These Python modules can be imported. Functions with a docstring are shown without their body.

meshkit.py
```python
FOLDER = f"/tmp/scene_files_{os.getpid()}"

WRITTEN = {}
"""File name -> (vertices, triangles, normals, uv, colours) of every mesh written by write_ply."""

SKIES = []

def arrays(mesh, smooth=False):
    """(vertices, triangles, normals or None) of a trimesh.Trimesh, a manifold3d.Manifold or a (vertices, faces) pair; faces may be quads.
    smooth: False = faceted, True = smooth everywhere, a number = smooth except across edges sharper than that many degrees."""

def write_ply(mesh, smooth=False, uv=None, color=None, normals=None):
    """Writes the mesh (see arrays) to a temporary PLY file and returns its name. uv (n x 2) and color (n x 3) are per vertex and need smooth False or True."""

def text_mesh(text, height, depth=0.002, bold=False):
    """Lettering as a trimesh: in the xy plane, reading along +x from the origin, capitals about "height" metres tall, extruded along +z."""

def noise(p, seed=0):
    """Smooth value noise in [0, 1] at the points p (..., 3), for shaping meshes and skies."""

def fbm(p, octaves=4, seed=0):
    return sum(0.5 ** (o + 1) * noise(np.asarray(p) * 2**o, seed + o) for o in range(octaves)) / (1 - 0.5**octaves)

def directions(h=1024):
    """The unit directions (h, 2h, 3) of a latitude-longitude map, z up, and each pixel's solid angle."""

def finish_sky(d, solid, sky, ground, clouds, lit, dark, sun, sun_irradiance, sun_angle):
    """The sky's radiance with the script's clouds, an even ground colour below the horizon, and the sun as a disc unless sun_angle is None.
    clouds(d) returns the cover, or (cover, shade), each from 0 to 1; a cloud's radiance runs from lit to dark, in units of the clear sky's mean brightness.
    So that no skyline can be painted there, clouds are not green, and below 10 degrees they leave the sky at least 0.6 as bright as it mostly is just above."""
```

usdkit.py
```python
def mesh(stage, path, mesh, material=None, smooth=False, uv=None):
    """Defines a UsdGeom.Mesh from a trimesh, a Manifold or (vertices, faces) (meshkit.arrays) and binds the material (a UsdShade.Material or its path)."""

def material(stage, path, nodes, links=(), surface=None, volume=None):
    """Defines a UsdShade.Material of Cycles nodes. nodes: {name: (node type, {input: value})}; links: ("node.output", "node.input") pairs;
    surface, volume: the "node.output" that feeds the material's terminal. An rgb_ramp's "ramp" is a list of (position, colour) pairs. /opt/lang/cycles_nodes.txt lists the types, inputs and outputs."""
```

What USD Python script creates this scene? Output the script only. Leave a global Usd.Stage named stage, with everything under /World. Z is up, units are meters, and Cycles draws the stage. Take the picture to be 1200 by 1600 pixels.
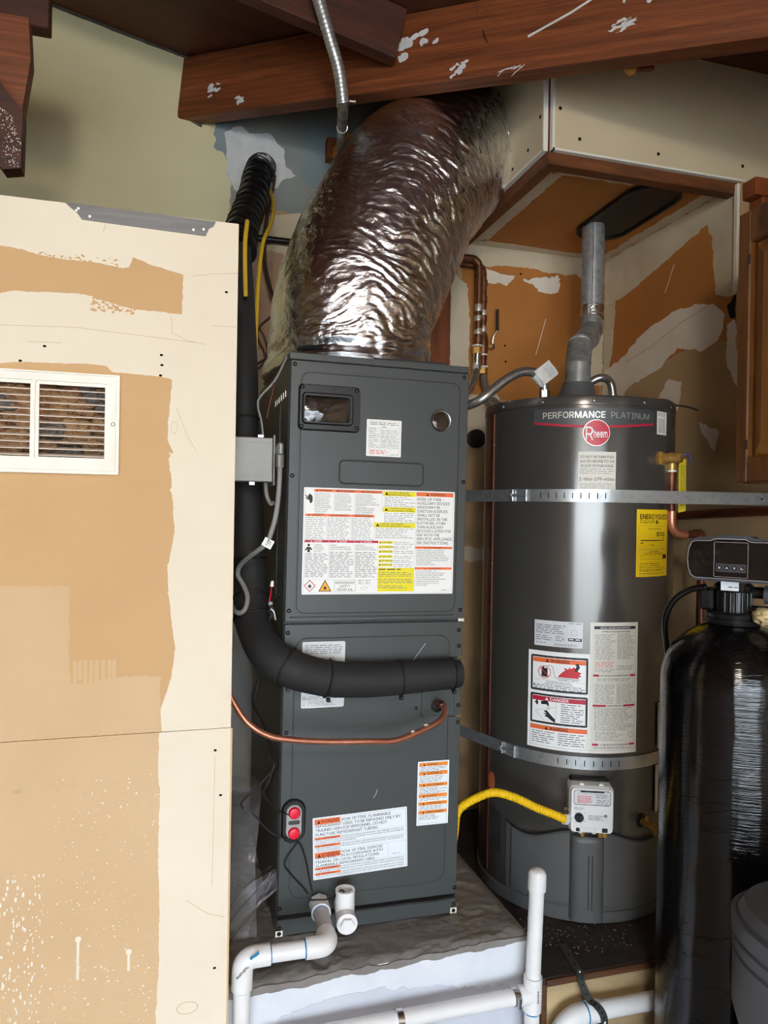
import math, numpy as np, trimesh, usdkit, meshkit, manifold3d
from shapely import Polygon, Point, affinity, unary_union
from shapely.geometry import box as sbox, LineString
from pxr import Usd, UsdGeom, UsdLux, UsdShade, Gf, Sdf

stage = Usd.Stage.CreateInMemory()
UsdGeom.SetStageUpAxis(stage, UsdGeom.Tokens.z)
UsdGeom.SetStageMetersPerUnit(stage, 1.0)
UsdGeom.Xform.Define(stage, '/World')
UsdGeom.Scope.Define(stage, '/World/Looks')
rng = np.random.default_rng(7)
PI = math.pi

# ------------------------------------------------------------------ camera, sky, exposure
yaw, pitch, roll = np.radians([15.997, -0.0935, 0.933])
_r = np.array([math.cos(yaw), -math.sin(yaw), 0]); _f = np.array([math.sin(yaw), math.cos(yaw), 0]); _u = np.array([0, 0, 1.0])
fw = _f * math.cos(pitch) + _u * math.sin(pitch); u2 = _u * math.cos(pitch) - _f * math.sin(pitch)
ri = _r * math.cos(roll) + u2 * math.sin(roll); up = u2 * math.cos(roll) - _r * math.sin(roll)
cam = UsdGeom.Camera.Define(stage, '/World/camera')
cam.CreateHorizontalApertureAttr(36.0); cam.CreateVerticalApertureAttr(48.0)
cam.CreateFocalLengthAttr(36.0 * 1138.33 / 1200)
cam.CreateClippingRangeAttr(Gf.Vec2f(0.02, 200))
cam.CreateExposureAttr(2.17)
cam.AddTransformOp().Set(Gf.Matrix4d(*ri, 0, *up, 0, *(-fw), 0, 0, 0, 1.6, 1))
dome = UsdLux.DomeLight.Define(stage, '/World/sky'); dome.CreateIntensityAttr(1.0); dome.CreateColorAttr(Gf.Vec3f(0.80, 0.90, 1.0))
# the garage's own ceiling lamp, behind the camera
lamp = UsdLux.SphereLight.Define(stage, '/World/ceiling_bulb'); lamp.CreateRadiusAttr(0.14); lamp.CreateIntensityAttr(23.0); lamp.CreateColorAttr(Gf.Vec3f(1.0, 0.90, 0.76))
lamp.AddTranslateOp().Set(Gf.Vec3d(-0.1, -1.0, 2.5))

# ------------------------------------------------------------------ materials
def s2l(r, g, b):
    c = np.array([r, g, b]) / 255.0
    return tuple(np.where(c < 0.04045, c / 12.92, ((c + 0.055) / 1.055) ** 2.4))
LOOK = {}
def mat(name, base, rough=0.5, metal=0.0, var=None, vscale=6, vmix=0.6, vstretch=(1, 1, 1), bump=0.0, bscale=60, bstretch=(1, 1, 1), bdist=0.002, coat=0.0, spec=0.5, space='object', rvar=0.0, detail=4, **extra):
    """principled surface; colour wanders between base and var by noise, fine relief by a second noise"""
    p = {'base_color': base, 'roughness': rough, 'metallic': metal, 'coat_weight': coat, 'specular_ior_level': spec, **extra}
    n = {'p': ('principled_bsdf', p), 'tc': ('texture_coordinate', {})}
    L = []
    if var is not None:
        n['m1'] = ('mapping', {'scale': vstretch}); n['n1'] = ('noise_texture', {'scale': vscale, 'detail': detail, 'roughness': 0.6})
        lo = 0.5 - 0.25 * (1.2 - vmix); hi = 0.5 + 0.25 * (1.2 - vmix)
        n['r1'] = ('rgb_ramp', {'ramp': [(max(0, lo - 0.1), base), (min(1, hi + 0.1), var)]})
        L += [('tc.%s' % space, 'm1.vector'), ('m1.vector', 'n1.vector'), ('n1.fac', 'r1.fac'), ('r1.color', 'p.base_color')]
        if rvar:
            n['rr'] = ('map_range', {'from_min': 0.3, 'from_max': 0.7, 'to_min': max(0, rough - rvar), 'to_max': rough + rvar})
            L += [('n1.fac', 'rr.value'), ('rr.result', 'p.roughness')]
    if bump:
        n['m2'] = ('mapping', {'scale': bstretch}); n['n2'] = ('noise_texture', {'scale': bscale, 'detail': 3})
        n['b'] = ('bump', {'strength': bump, 'distance': bdist})
        L += [('tc.%s' % space, 'm2.vector'), ('m2.vector', 'n2.vector'), ('n2.fac', 'b.height'), ('b.normal', 'p.normal')]
    LOOK[name] = usdkit.material(stage, '/World/Looks/' + name, n, L, surface='p.BSDF')
    return LOOK[name]
def wood(name, dark, light, stretch=(1.2, 14, 14), rough=0.6, scale=5, bump=0.25):
    n = {'tc': ('texture_coordinate', {}), 'm': ('mapping', {'scale': stretch}),
         'w': ('noise_texture', {'scale': scale, 'detail': 6, 'roughness': 0.65, 'distortion': 0.6}),
         'm2': ('mapping', {'scale': tuple(np.array(stretch) * 0.35)}), 'w2': ('noise_texture', {'scale': scale, 'detail': 2}),
         'r': ('rgb_ramp', {'ramp': [(0.25, dark), (0.75, light)]}), 'r2': ('rgb_ramp', {'ramp': [(0.3, (0.45, 0.42, 0.4)), (0.65, (1, 1, 1))]}),
         'mx': ('mix_color', {'blend_type': 'multiply', 'fac': 0.7}), 'b': ('bump', {'strength': bump, 'distance': 0.002}),
         'p': ('principled_bsdf', {'roughness': rough})}
    L = [('tc.object', 'm.vector'), ('tc.object', 'm2.vector'), ('m.vector', 'w.vector'), ('m2.vector', 'w2.vector'), ('w.fac', 'r.fac'), ('w2.fac', 'r2.fac'),
         ('r.color', 'mx.a'), ('r2.color', 'mx.b'), ('mx.result', 'p.base_color'), ('w.fac', 'b.height'), ('b.normal', 'p.normal')]
    LOOK[name] = usdkit.material(stage, '/World/Looks/' + name, n, L, surface='p.BSDF')
def clear(name, tint, gloss_rough=0.08, ior=1.45, bump=0.0, bscale=40):
    n = {'t': ('transparent_bsdf', {'color': tint}), 'g': ('glossy_bsdf', {'color': (1, 1, 1), 'roughness': gloss_rough}), 'f': ('fresnel', {'IOR': ior}), 'mx': ('mix_closure', {})}
    L = [('f.fac', 'mx.fac'), ('t.BSDF', 'mx.closure1'), ('g.BSDF', 'mx.closure2')]
    LOOK[name] = usdkit.material(stage, '/World/Looks/' + name, n, L, surface='mx.closure')

mat('tan_paper', s2l(211, 172, 124), 0.75, var=s2l(200, 160, 112), vscale=2.5, bump=0.25, bscale=220, bdist=0.0006, space='object')
mat('tan_paper_faded', s2l(214, 184, 145), 0.75, var=s2l(206, 172, 130), vscale=3, bump=0.2, bscale=220, bdist=0.0006)
mat('cream_mud', s2l(236, 226, 205), 0.7, var=s2l(229, 216, 194), vscale=3.5, bump=0.3, bscale=60, bdist=0.0008)
mat('orange_paper', s2l(196, 130, 62), 0.8, var=s2l(172, 108, 48), vscale=3, bump=0.25, bscale=160, bdist=0.0008)
mat('grey_mud', s2l(222, 210, 186), 0.75, var=s2l(198, 182, 152), vscale=6, bump=0.5, bscale=40, bdist=0.0015)
mat('taupe_paper', s2l(190, 160, 118), 0.75, var=s2l(172, 142, 102), vscale=4, bump=0.3, bscale=120, bdist=0.0006)
mat('white_mud', s2l(240, 233, 220), 0.7, var=s2l(224, 211, 190), vscale=7, bump=0.45, bscale=50, bdist=0.0012)
mat('yellow_paint', s2l(214, 207, 168), 0.55, var=s2l(204, 196, 156), vscale=3, bump=0.3, bscale=18, bdist=0.002)
mat('blue_grey_paint', s2l(128, 136, 138), 0.7, var=s2l(146, 146, 138), vscale=7, bump=0.4, bscale=40, bdist=0.001)
mat('blue_primer', s2l(132, 150, 156), 0.65, var=s2l(122, 134, 138), vscale=9)
mat('white_plaster', s2l(216, 216, 216), 0.7, var=s2l(192, 196, 200), vscale=14, bump=1.0, bscale=45, bdist=0.004)
mat('beige_paint', s2l(214, 200, 174), 0.7, var=s2l(196, 180, 152), vscale=4, bump=0.3, bscale=30, bdist=0.001)
mat('brown_patch', s2l(190, 158, 132), 0.75, var=s2l(176, 142, 116), vscale=5)
mat('grey_wallboard', s2l(206, 206, 204), 0.8, var=s2l(186, 184, 178), vscale=3)
mat('soffit_board', s2l(212, 196, 164), 0.75, var=s2l(200, 182, 150), vscale=2.5, bump=0.25, bscale=50, bdist=0.0008)
mat('gypsum', s2l(226, 222, 212), 0.85, bump=0.4, bscale=120, bdist=0.001)
mat('caulk_grey', s2l(92, 90, 86), 0.7, var=s2l(52, 48, 44), vscale=30)
mat('hole_black', s2l(14, 12, 11), 0.9)
mat('pencil', s2l(190, 168, 136), 0.9)
wood('beam_wood', s2l(82, 38, 17), s2l(156, 86, 44), stretch=(0.8, 24, 24), rough=0.55)
wood('dark_wood', s2l(46, 20, 10), s2l(92, 45, 24), stretch=(1.0, 14, 14))
wood('ceiling_wood', s2l(62, 30, 15), s2l(102, 54, 28), stretch=(1.0, 6, 6), scale=3)
wood('stud_wood', s2l(110, 50, 18), s2l(160, 84, 34), stretch=(14, 14, 1.0))
wood('trim_wood', s2l(84, 46, 20), s2l(140, 82, 40), stretch=(2, 2, 12))
wood('cabinet_wood', s2l(84, 48, 18), s2l(134, 84, 36), stretch=(9, 9, 0.9), rough=0.4)
wood('cabinet_panel_wood', s2l(128, 82, 30), s2l(176, 120, 52), stretch=(9, 9, 0.9), rough=0.38)
wood('plywood_face', s2l(176, 152, 112), s2l(206, 182, 140), stretch=(1.2, 9, 9), rough=0.6, scale=3)
wood('plywood_edge', s2l(70, 40, 22), s2l(120, 78, 46), stretch=(2, 4, 60))
mat('dirty_top', s2l(62, 54, 48), 0.85, var=s2l(36, 31, 28), vscale=9, bump=0.8, bscale=70, bdist=0.003)
mat('grit', s2l(140, 130, 118), 0.8)
mat('white_speck', s2l(225, 218, 208), 0.8)
mat('metal_plate', s2l(120, 120, 121), 0.5, 0.5, var=s2l(92, 92, 94), vscale=5, vstretch=(1, 1, 16))
mat('bright_nail', s2l(228, 222, 210), 0.35, 0.5)
mat('vent_white', s2l(242, 238, 228), 0.42, var=s2l(232, 226, 212), vscale=8, bump=0.08, bscale=160, bdist=0.0004)
mat('vent_slat', s2l(226, 212, 196), 0.5)
mat('insulation', s2l(226, 184, 138), 0.95, var=s2l(150, 104, 72), vscale=38, bump=1.0, bscale=90, bdist=0.01, detail=6)
mat('insulation_grey', s2l(160, 154, 146), 0.95, var=s2l(100, 98, 96), vscale=30, bump=1.0, bscale=90, bdist=0.01)
# air handler and machines
mat('slate_steel', s2l(67, 71, 71), 0.40, 0.0, var=s2l(63, 68, 69), vscale=2, bump=0.10, bscale=420, bdist=0.0006, spec=0.5)
mat('slate_edge', s2l(58, 60, 58), 0.4)
mat('black_plastic', s2l(26, 26, 27), 0.32)
mat('soft_black', s2l(18, 18, 18), 0.6)
mat('screw_steel', s2l(60, 60, 60), 0.35, 0.7)
mat('bright_steel', s2l(205, 205, 205), 0.25, 1.0)
mat('filter_mesh', s2l(78, 64, 52), 0.8, var=s2l(50, 42, 36), vscale=60)
clear('window_plastic', (0.72, 0.70, 0.68), 0.12, 1.5)
mat('clear_film', (0.62, 0.65, 0.72), 0.14, alpha=0.2)
clear('head_film', (0.94, 0.94, 0.95), 0.12, 1.35)
mat('label_white', s2l(244, 244, 242), 0.45)
mat('label_cream', s2l(232, 228, 218), 0.5)
mat('label_silver', s2l(216, 218, 220), 0.4)
mat('label_blue_white', s2l(235, 242, 248), 0.45)
mat('ink', s2l(34, 34, 36), 0.55)
mat('ink_grey', s2l(122, 122, 124), 0.55)
mat('ink_light', s2l(166, 168, 170), 0.55)
mat('ink_red', s2l(206, 66, 66), 0.55)
mat('orange_band', s2l(240, 112, 52), 0.5)
mat('amber_band', s2l(242, 140, 40), 0.5)
mat('yellow_band', s2l(240, 226, 30), 0.5)
mat('crimson_band', s2l(190, 30, 62), 0.5)
mat('red_print', s2l(206, 40, 50), 0.5)
mat('sign_yellow', s2l(246, 178, 40), 0.5)
mat('white_ink', s2l(244, 244, 244), 0.5)
mat('energy_yellow', s2l(252, 214, 10), 0.5)
mat('tag_yellow', s2l(214, 196, 40), 0.5)
mat('tank_steel', s2l(96, 93, 89), 0.21, 0.5, var=s2l(91, 89, 85), vscale=1.5, bump=0.03, bscale=9, bdist=0.004, coat=0.3, coat_roughness=0.10)
mat('tank_base', s2l(88, 88, 88), 0.42, 0.0, spec=0.5)
mat('badge_grey', s2l(84, 87, 88), 0.4, 0.3)
mat('badge_letter', s2l(226, 222, 214), 0.3, 0.4)
mat('badge_letter_soft', s2l(176, 174, 168), 0.3, 0.4)
mat('logo_red', s2l(204, 18, 52), 0.35)
mat('perforation', s2l(20, 20, 20), 0.7)
mat('galvanised', s2l(206, 208, 208), 0.36, 0.75, var=s2l(150, 154, 156), vscale=34, rvar=0.1, bump=0.15, bscale=40, bdist=0.001)
mat('vent_pipe', s2l(190, 192, 194), 0.4, 0.55, var=s2l(128, 130, 132), vscale=42, rvar=0.1, bump=0.12, bscale=70, bdist=0.001)
mat('vent_elbow', s2l(176, 176, 172), 0.45, 0.4, var=s2l(104, 104, 102), vscale=20, rvar=0.1)
mat('foil_tape', s2l(214, 214, 214), 0.2, 1.0, bump=0.8, bscale=60, bdist=0.004)
mat('black_sheet', s2l(36, 33, 31), 0.5, 0.3, var=s2l(24, 22, 21), vscale=8)
mat('copper_new', s2l(214, 150, 124), 0.36, 0.8, var=s2l(184, 116, 90), vscale=30)
mat('copper_old', s2l(142, 92, 60), 0.42, 0.6, var=s2l(84, 52, 36), vscale=40, vmix=0.8)
mat('copper_dark', s2l(118, 66, 46), 0.4, 0.55, var=s2l(78, 42, 30), vscale=26)
mat('solder', s2l(196, 190, 178), 0.45, 0.6)
mat('brass', s2l(226, 184, 104), 0.36, 0.6, var=s2l(176, 132, 62), vscale=40)
mat('braided', s2l(206, 204, 200), 0.30, 0.85, var=s2l(140, 138, 136), vscale=220)
mat('paper_tag', s2l(234, 232, 226), 0.6, var=s2l(206, 204, 198), vscale=50)
mat('pvc_white', s2l(240, 240, 240), 0.3, 0.0, var=s2l(228, 228, 230), vscale=8, spec=0.55)
mat('pvc_grey', s2l(206, 202, 204), 0.35, 0.0, var=s2l(186, 182, 184), vscale=14)
mat('pvc_cement', s2l(34, 128, 176), 0.35)
mat('hose_yellow', s2l(246, 200, 20), 0.38)
mat('cable_yellow', s2l(206, 168, 40), 0.45)
mat('foam_rubber', s2l(36, 36, 37), 0.72, var=s2l(32, 32, 33), vscale=10, bump=0.2, bscale=160, bdist=0.0008)
mat('tape_black', s2l(20, 20, 21), 0.3, bump=0.7, bscale=40, bdist=0.003)
mat('wire_black', s2l(22, 20, 20), 0.5)
mat('wire_brown', s2l(70, 44, 32), 0.5)
mat('wire_grey', s2l(140, 140, 140), 0.45)
mat('box_grey', s2l(142, 142, 139), 0.42, 0.3, var=s2l(126, 126, 123), vscale=12)
mat('red_cap', s2l(232, 30, 58), 0.35, bump=0.6, bscale=60, bdist=0.002)
mat('collar_grey', s2l(164, 164, 164), 0.5)
mat('valve_white', s2l(232, 232, 230), 0.35)
mat('black_gloss', s2l(12, 12, 14), 0.22, coat=0.3)
mat('purple_tie', s2l(84, 76, 130), 0.5)
mat('orange_sticker', s2l(206, 110, 60), 0.6)
mat('white_block', s2l(226, 230, 236), 0.6, var=s2l(208, 214, 224), vscale=9, vmix=0.5, bump=0.5, bscale=34, bdist=0.003)
mat('white_block_low', s2l(206, 210, 220), 0.6, var=s2l(196, 200, 212), vscale=6, bump=0.35, bscale=40, bdist=0.002)
mat('grey_top_paint', s2l(148, 144, 141), 0.30, var=s2l(116, 111, 108), vscale=9, bump=0.6, bscale=30, bdist=0.004)
mat('floor_concrete', s2l(150, 146, 140), 0.75, var=s2l(130, 126, 120), vscale=2)
mat('driveway', s2l(184, 183, 180), 0.9)
mat('drywall_tan', s2l(112, 86, 64), 0.8)
mat('drywall_dim', s2l(96, 74, 56), 0.8)
mat('header_dark', s2l(80, 60, 44), 0.8)
mat('bin_grey', s2l(78, 79, 85), 0.5, bump=0.08, bscale=200, bdist=0.0005)
mat('resin_black', s2l(15, 15, 17), 0.20, bump=0.0)
mat('spray_foam', s2l(196, 142, 58), 0.8, var=s2l(150, 96, 40), vscale=30, bump=0.8, bscale=60, bdist=0.006)
mat('cream_foam', s2l(222, 200, 150), 0.8, bump=0.8, bscale=60, bdist=0.006)
# crumpled foil jacket: mirror-like with fine creases
usdkit.material(stage, '/World/Looks/foil', {
    'tc': ('texture_coordinate', {}), 'n': ('noise_texture', {'scale': 30, 'detail': 6, 'roughness': 0.62, 'distortion': 1.6}), 'b': ('bump', {'strength': 0.55, 'distance': 0.006}),
    'v': ('voronoi_texture', {'scale': 38, 'feature': 'f1'}), 'b2': ('bump', {'strength': 0.3, 'distance': 0.004}),
    'p': ('principled_bsdf', {'metallic': 1.0, 'roughness': 0.17, 'base_color': (0.84, 0.86, 0.90)})},
    [('tc.object', 'n.vector'), ('tc.object', 'v.vector'), ('n.fac', 'b.height'), ('v.distance', 'b2.height'), ('b.normal', 'b2.normal'), ('b2.normal', 'p.normal')], surface='p.BSDF')
# filament-wound resin: fine helical threads in the gloss
usdkit.material(stage, '/World/Looks/wound_resin', {
    'tc': ('texture_coordinate', {}), 'm': ('mapping', {'scale': (6, 6, 260)}), 'n': ('noise_texture', {'scale': 1, 'detail': 3, 'roughness': 0.6}), 'b': ('bump', {'strength': 0.5, 'distance': 0.002}),
    'n3': ('noise_texture', {'scale': 9, 'detail': 2}), 'b2': ('bump', {'strength': 0.25, 'distance': 0.01}),
    'p': ('principled_bsdf', {'base_color': s2l(10, 10, 12), 'roughness': 0.11, 'specular_ior_level': 0.6})},
    [('tc.object', 'm.vector'), ('m.vector', 'n.vector'), ('n.fac', 'b.height'), ('tc.object', 'n3.vector'), ('n3.fac', 'b2.height'), ('b.normal', 'b2.normal'), ('b2.normal', 'p.normal')], surface='p.BSDF')

# ------------------------------------------------------------------ helpers
USED = {}
def numbered(parent, name):
    k = (parent, name); n = USED.get(k, 0); USED[k] = n + 1
    return name if n == 0 else '%s_%03d' % (name, n)
class Thing:
    def __init__(self, path, loc, local): self.path, self.loc, self.local = path, np.array(loc, float), local
def tag(prim, label=None, cat=None, group=None, kind=None):
    for k, v in (('label', label), ('category', cat), ('group', group), ('kind', kind)):
        if v: prim.SetCustomDataByKey(k, v)
def thing(name, label=None, cat=None, loc=(0, 0, 0), group=None, kind=None, matrix=None, local=False):
    """an Xform at the thing's base; parts are given in world coordinates unless local"""
    p = '/World/' + numbered('/World', name)
    x = UsdGeom.Xform.Define(stage, p)
    if matrix is not None: x.AddTransformOp().Set(Gf.Matrix4d(*np.asarray(matrix, float).T.ravel())); local = True
    else: x.AddTranslateOp().Set(Gf.Vec3d(*map(float, loc)))
    tag(x.GetPrim(), label, cat, group, kind)
    return Thing(p, loc, local)
def tm(m):
    if isinstance(m, manifold3d.Manifold):
        a = m.to_mesh(); return trimesh.Trimesh(np.array(a.vert_properties[:, :3]), np.array(a.tri_verts), process=False)
    if isinstance(m, (list, tuple)): return trimesh.util.concatenate([tm(x) for x in m])
    return m
def part(t, name, mesh, look, smooth=False, label=None, kind=None):
    mesh = tm(mesh).copy()
    if not t.local: mesh.apply_translation(-t.loc)
    path = t.path + '/' + numbered(t.path, name)
    m = usdkit.mesh(stage, path, mesh, '/World/Looks/' + look, smooth=smooth)
    tag(m.GetPrim(), label, None, None, kind)
    return Thing(path, t.loc, t.local)
def solo(name, mesh, look, label=None, cat=None, group=None, kind=None, smooth=False):
    mesh = tm(mesh).copy(); b = mesh.bounds; loc = [(b[0][0] + b[1][0]) / 2, (b[0][1] + b[1][1]) / 2, b[0][2]]
    mesh.apply_translation(-np.array(loc))
    path = '/World/' + numbered('/World', name)
    m = usdkit.mesh(stage, path, mesh, '/World/Looks/' + look, smooth=smooth)
    UsdGeom.Xformable(m.GetPrim()).AddTranslateOp().Set(Gf.Vec3d(*map(float, loc)))
    tag(m.GetPrim(), label, cat, group, kind)
    return m
def hull(pts): return manifold3d.Manifold.hull_points(np.asarray(pts, float).reshape(-1, 3).tolist())
def bx(x0, x1, y0, y1, z0, z1, c=0.0):
    """box with chamfered edges"""
    if c <= 0: return trimesh.creation.box(bounds=[(x0, y0, z0), (x1, y1, z1)])
    P = []
    for x, sx in ((x0, 1), (x1, -1)):
        for y, sy in ((y0, 1), (y1, -1)):
            for z, sz in ((z0, 1), (z1, -1)):
                P += [(x + sx * c, y + sy * c, z), (x + sx * c, y, z + sz * c), (x, y + sy * c, z + sz * c)]
    return tm(hull(P))
def mf(m):
    m = tm(m)
    return manifold3d.Manifold(manifold3d.Mesh(np.asarray(m.vertices, np.float32), np.asarray(m.faces, np.uint32)))
def cut(a, *bs):
    a = mf(a)
    for b in bs: a = a - mf(b)
    return tm(a)
def smooth_path(pts, n=12):
    """Catmull-Rom through the points"""
    p = np.asarray(pts, float)
    if len(p) < 3 or n < 2: return p
    q = np.vstack([2 * p[0] - p[1], p, 2 * p[-1] - p[-2]]); out = []
    for i in range(len(p) - 1):
        a, b, c, d = q[i:i + 4]
        for t in np.linspace(0, 1, n, endpoint=False):
            out.append(0.5 * (2 * b + (c - a) * t + (2 * a - 5 * b + 4 * c - d) * t * t + (3 * b - a - 3 * c + d) * t ** 3))
    return np.array(out + [p[-1]])
def frames(p):
    t = np.gradient(p, axis=0); t /= np.linalg.norm(t, axis=1, keepdims=True) + 1e-12
    a = np.cross(t[0], [0, 0, 1.0] if abs(t[0][2]) < 0.9 else [1.0, 0, 0]); a /= np.linalg.norm(a); A = []
    for i in range(len(p)):
        a = a - t[i] * (a @ t[i]); a /= np.linalg.norm(a); A.append(a)
    A = np.array(A); return t, A, np.cross(t, A)
def sweep(p, rad, sides=16, cap=True, flat=None):
    """a tube along the polyline p; rad is a number or one radius per point"""
    p = np.asarray(p, float); t, a, b = frames(p); rad = np.broadcast_to(rad, (len(p),))
    th = np.arange(sides) * 2 * PI / sides
    v = p[:, None] + rad[:, None, None] * (np.cos(th)[None, :, None] * a[:, None] + np.sin(th)[None, :, None] * b[:, None])
    i, j = np.meshgrid(np.arange(len(p) - 1), np.arange(sides), indexing='ij')
    f = np.stack([i * sides + j, i * sides + (j + 1) % sides, (i + 1) * sides + (j + 1) % sides, (i + 1) * sides + j], -1).reshape(-1, 4)
    V = v.reshape(-1, 3); F = np.vstack([f[:, [0, 1, 2]], f[:, [0, 2, 3]]])
    if cap:
        n = len(V); V = np.vstack([V, p[0], p[-1]]); k = np.arange(sides); e = (len(p) - 1) * sides
        F = np.vstack([F, np.stack([(k + 1) % sides, k, np.full(sides, n)], 1), np.stack([e + k, e + (k + 1) % sides, np.full(sides, n + 1)], 1)])
    m = trimesh.Trimesh(V, F, process=False)
    if m.volume < 0: m.invert()
    return m
def tube(pts, r, sides=14, n=12): return sweep(smooth_path(pts, n), r, sides)
def cyl(p0, p1, r, sides=24, r1=None):
    return sweep(np.array([p0, p1], float), [r, r if r1 is None else r1], sides)
def lathe(prof, center, axis=(0, 0, 1), sides=64):
    """prof: (radius, height) pairs from the bottom up along axis"""
    prof = np.asarray(prof, float); th = np.arange(sides) * 2 * PI / sides
    ax = np.asarray(axis, float); ax /= np.linalg.norm(ax)
    a = np.cross(ax, [0, 0, 1.0] if abs(ax[2]) < 0.9 else [1.0, 0, 0]); a /= np.linalg.norm(a); b = np.cross(ax, a)
    v = np.asarray(center) + prof[:, 1][:, None, None] * ax + prof[:, 0][:, None, None] * (np.cos(th)[None, :, None] * a + np.sin(th)[None, :, None] * b)
    n = len(prof); i, j = np.meshgrid(np.arange(n - 1), np.arange(sides), indexing='ij')
    f = np.stack([i * sides + j, i * sides + (j + 1) % sides, (i + 1) * sides + (j + 1) % sides, (i + 1) * sides + j], -1).reshape(-1, 4)
    m = trimesh.Trimesh(v.reshape(-1, 3), np.vstack([f[:, [0, 1, 2]], f[:, [0, 2, 3]]]), process=True)
    m.update_faces(m.nondegenerate_faces())
    if m.is_watertight and m.volume < 0: m.invert()
    return m
def extr(poly, d):
    """shapely polygon(s) in (u, v) extruded to w = 0..d"""
    gs = [g for g in getattr(poly, 'geoms', [poly]) if g.geom_type == 'Polygon' and g.area > 1e-9]
    return trimesh.util.concatenate([trimesh.creation.extrude_polygon(g, d, engine='earcut') for g in gs])
def to_y(m, y, out=-1):
    """(u, v, w) -> x = u, z = v, y = y - w: a plate on a wall that faces -y"""
    m = tm(m).copy(); v = m.vertices.copy()
    m.vertices = np.stack([v[:, 0], y + out * v[:, 2], v[:, 1]], 1)
    return m
def to_x(m, x, out=-1):
    """(u, v, w) -> y = u, z = v, x = x - w: a plate on a wall that faces -x"""
    m = tm(m).copy(); v = m.vertices.copy()
    m.vertices = np.stack([x + out * v[:, 2], v[:, 0], v[:, 1]], 1); m.invert()
    return m
def rough_poly(pts, amp=0.003, step=0.003, seed=1, freq=60.0, closed_edges=None):
    """a polygon whose edge is torn by noise, as brushed or trowelled patches have"""
    P = Polygon(pts); L = P.exterior.length; n = max(8, int(L / step))
    q = np.array([P.exterior.interpolate(i * L / n).coords[0] for i in range(n)])
    z = np.zeros(n) + seed * 3.7
    dx = meshkit.fbm(np.stack([q[:, 0] * freq, q[:, 1] * freq, z], 1), 3, seed) - 0.5
    dy = meshkit.fbm(np.stack([q[:, 0] * freq, q[:, 1] * freq, z + 9], 1), 3, seed + 5) - 0.5
    ex = meshkit.fbm(np.stack([q[:, 0] * 260, q[:, 1] * 260, z + 4], 1), 2, seed + 9) - 0.5; ey = meshkit.fbm(np.stack([q[:, 0] * 260, q[:, 1] * 260, z + 6], 1), 2, seed + 11) - 0.5
    return Polygon(q + 2 * amp * np.stack([dx, dy], 1) + min(amp, 0.004) * np.stack([ex, ey], 1)).buffer(0)
def rrect(u0, u1, v0, v1, r): return sbox(u0 + r, v0 + r, u1 - r, v1 - r).buffer(r, quad_segs=6)
def plate(poly, d, c):
    """convex polygon raised by d with its edge sloped in by c"""
    a = np.array(poly.exterior.coords); b = np.array(poly.buffer(-c, quad_segs=6).exterior.coords)
    return tm(hull(np.vstack([np.c_[a, np.zeros(len(a))], np.c_[b, np.full(len(b), d)]])))
GLYPH = {}
def glyph(c, bold):
    if (c, bold) not in GLYPH:
        m = meshkit.text_mesh(c, 1.0, 1.0, bold); GLYPH[c, bold] = (np.array(m.vertices), np.array(m.faces), m.bounds[0][0], m.bounds[1][0])
    return GLYPH[c, bold]
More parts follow.
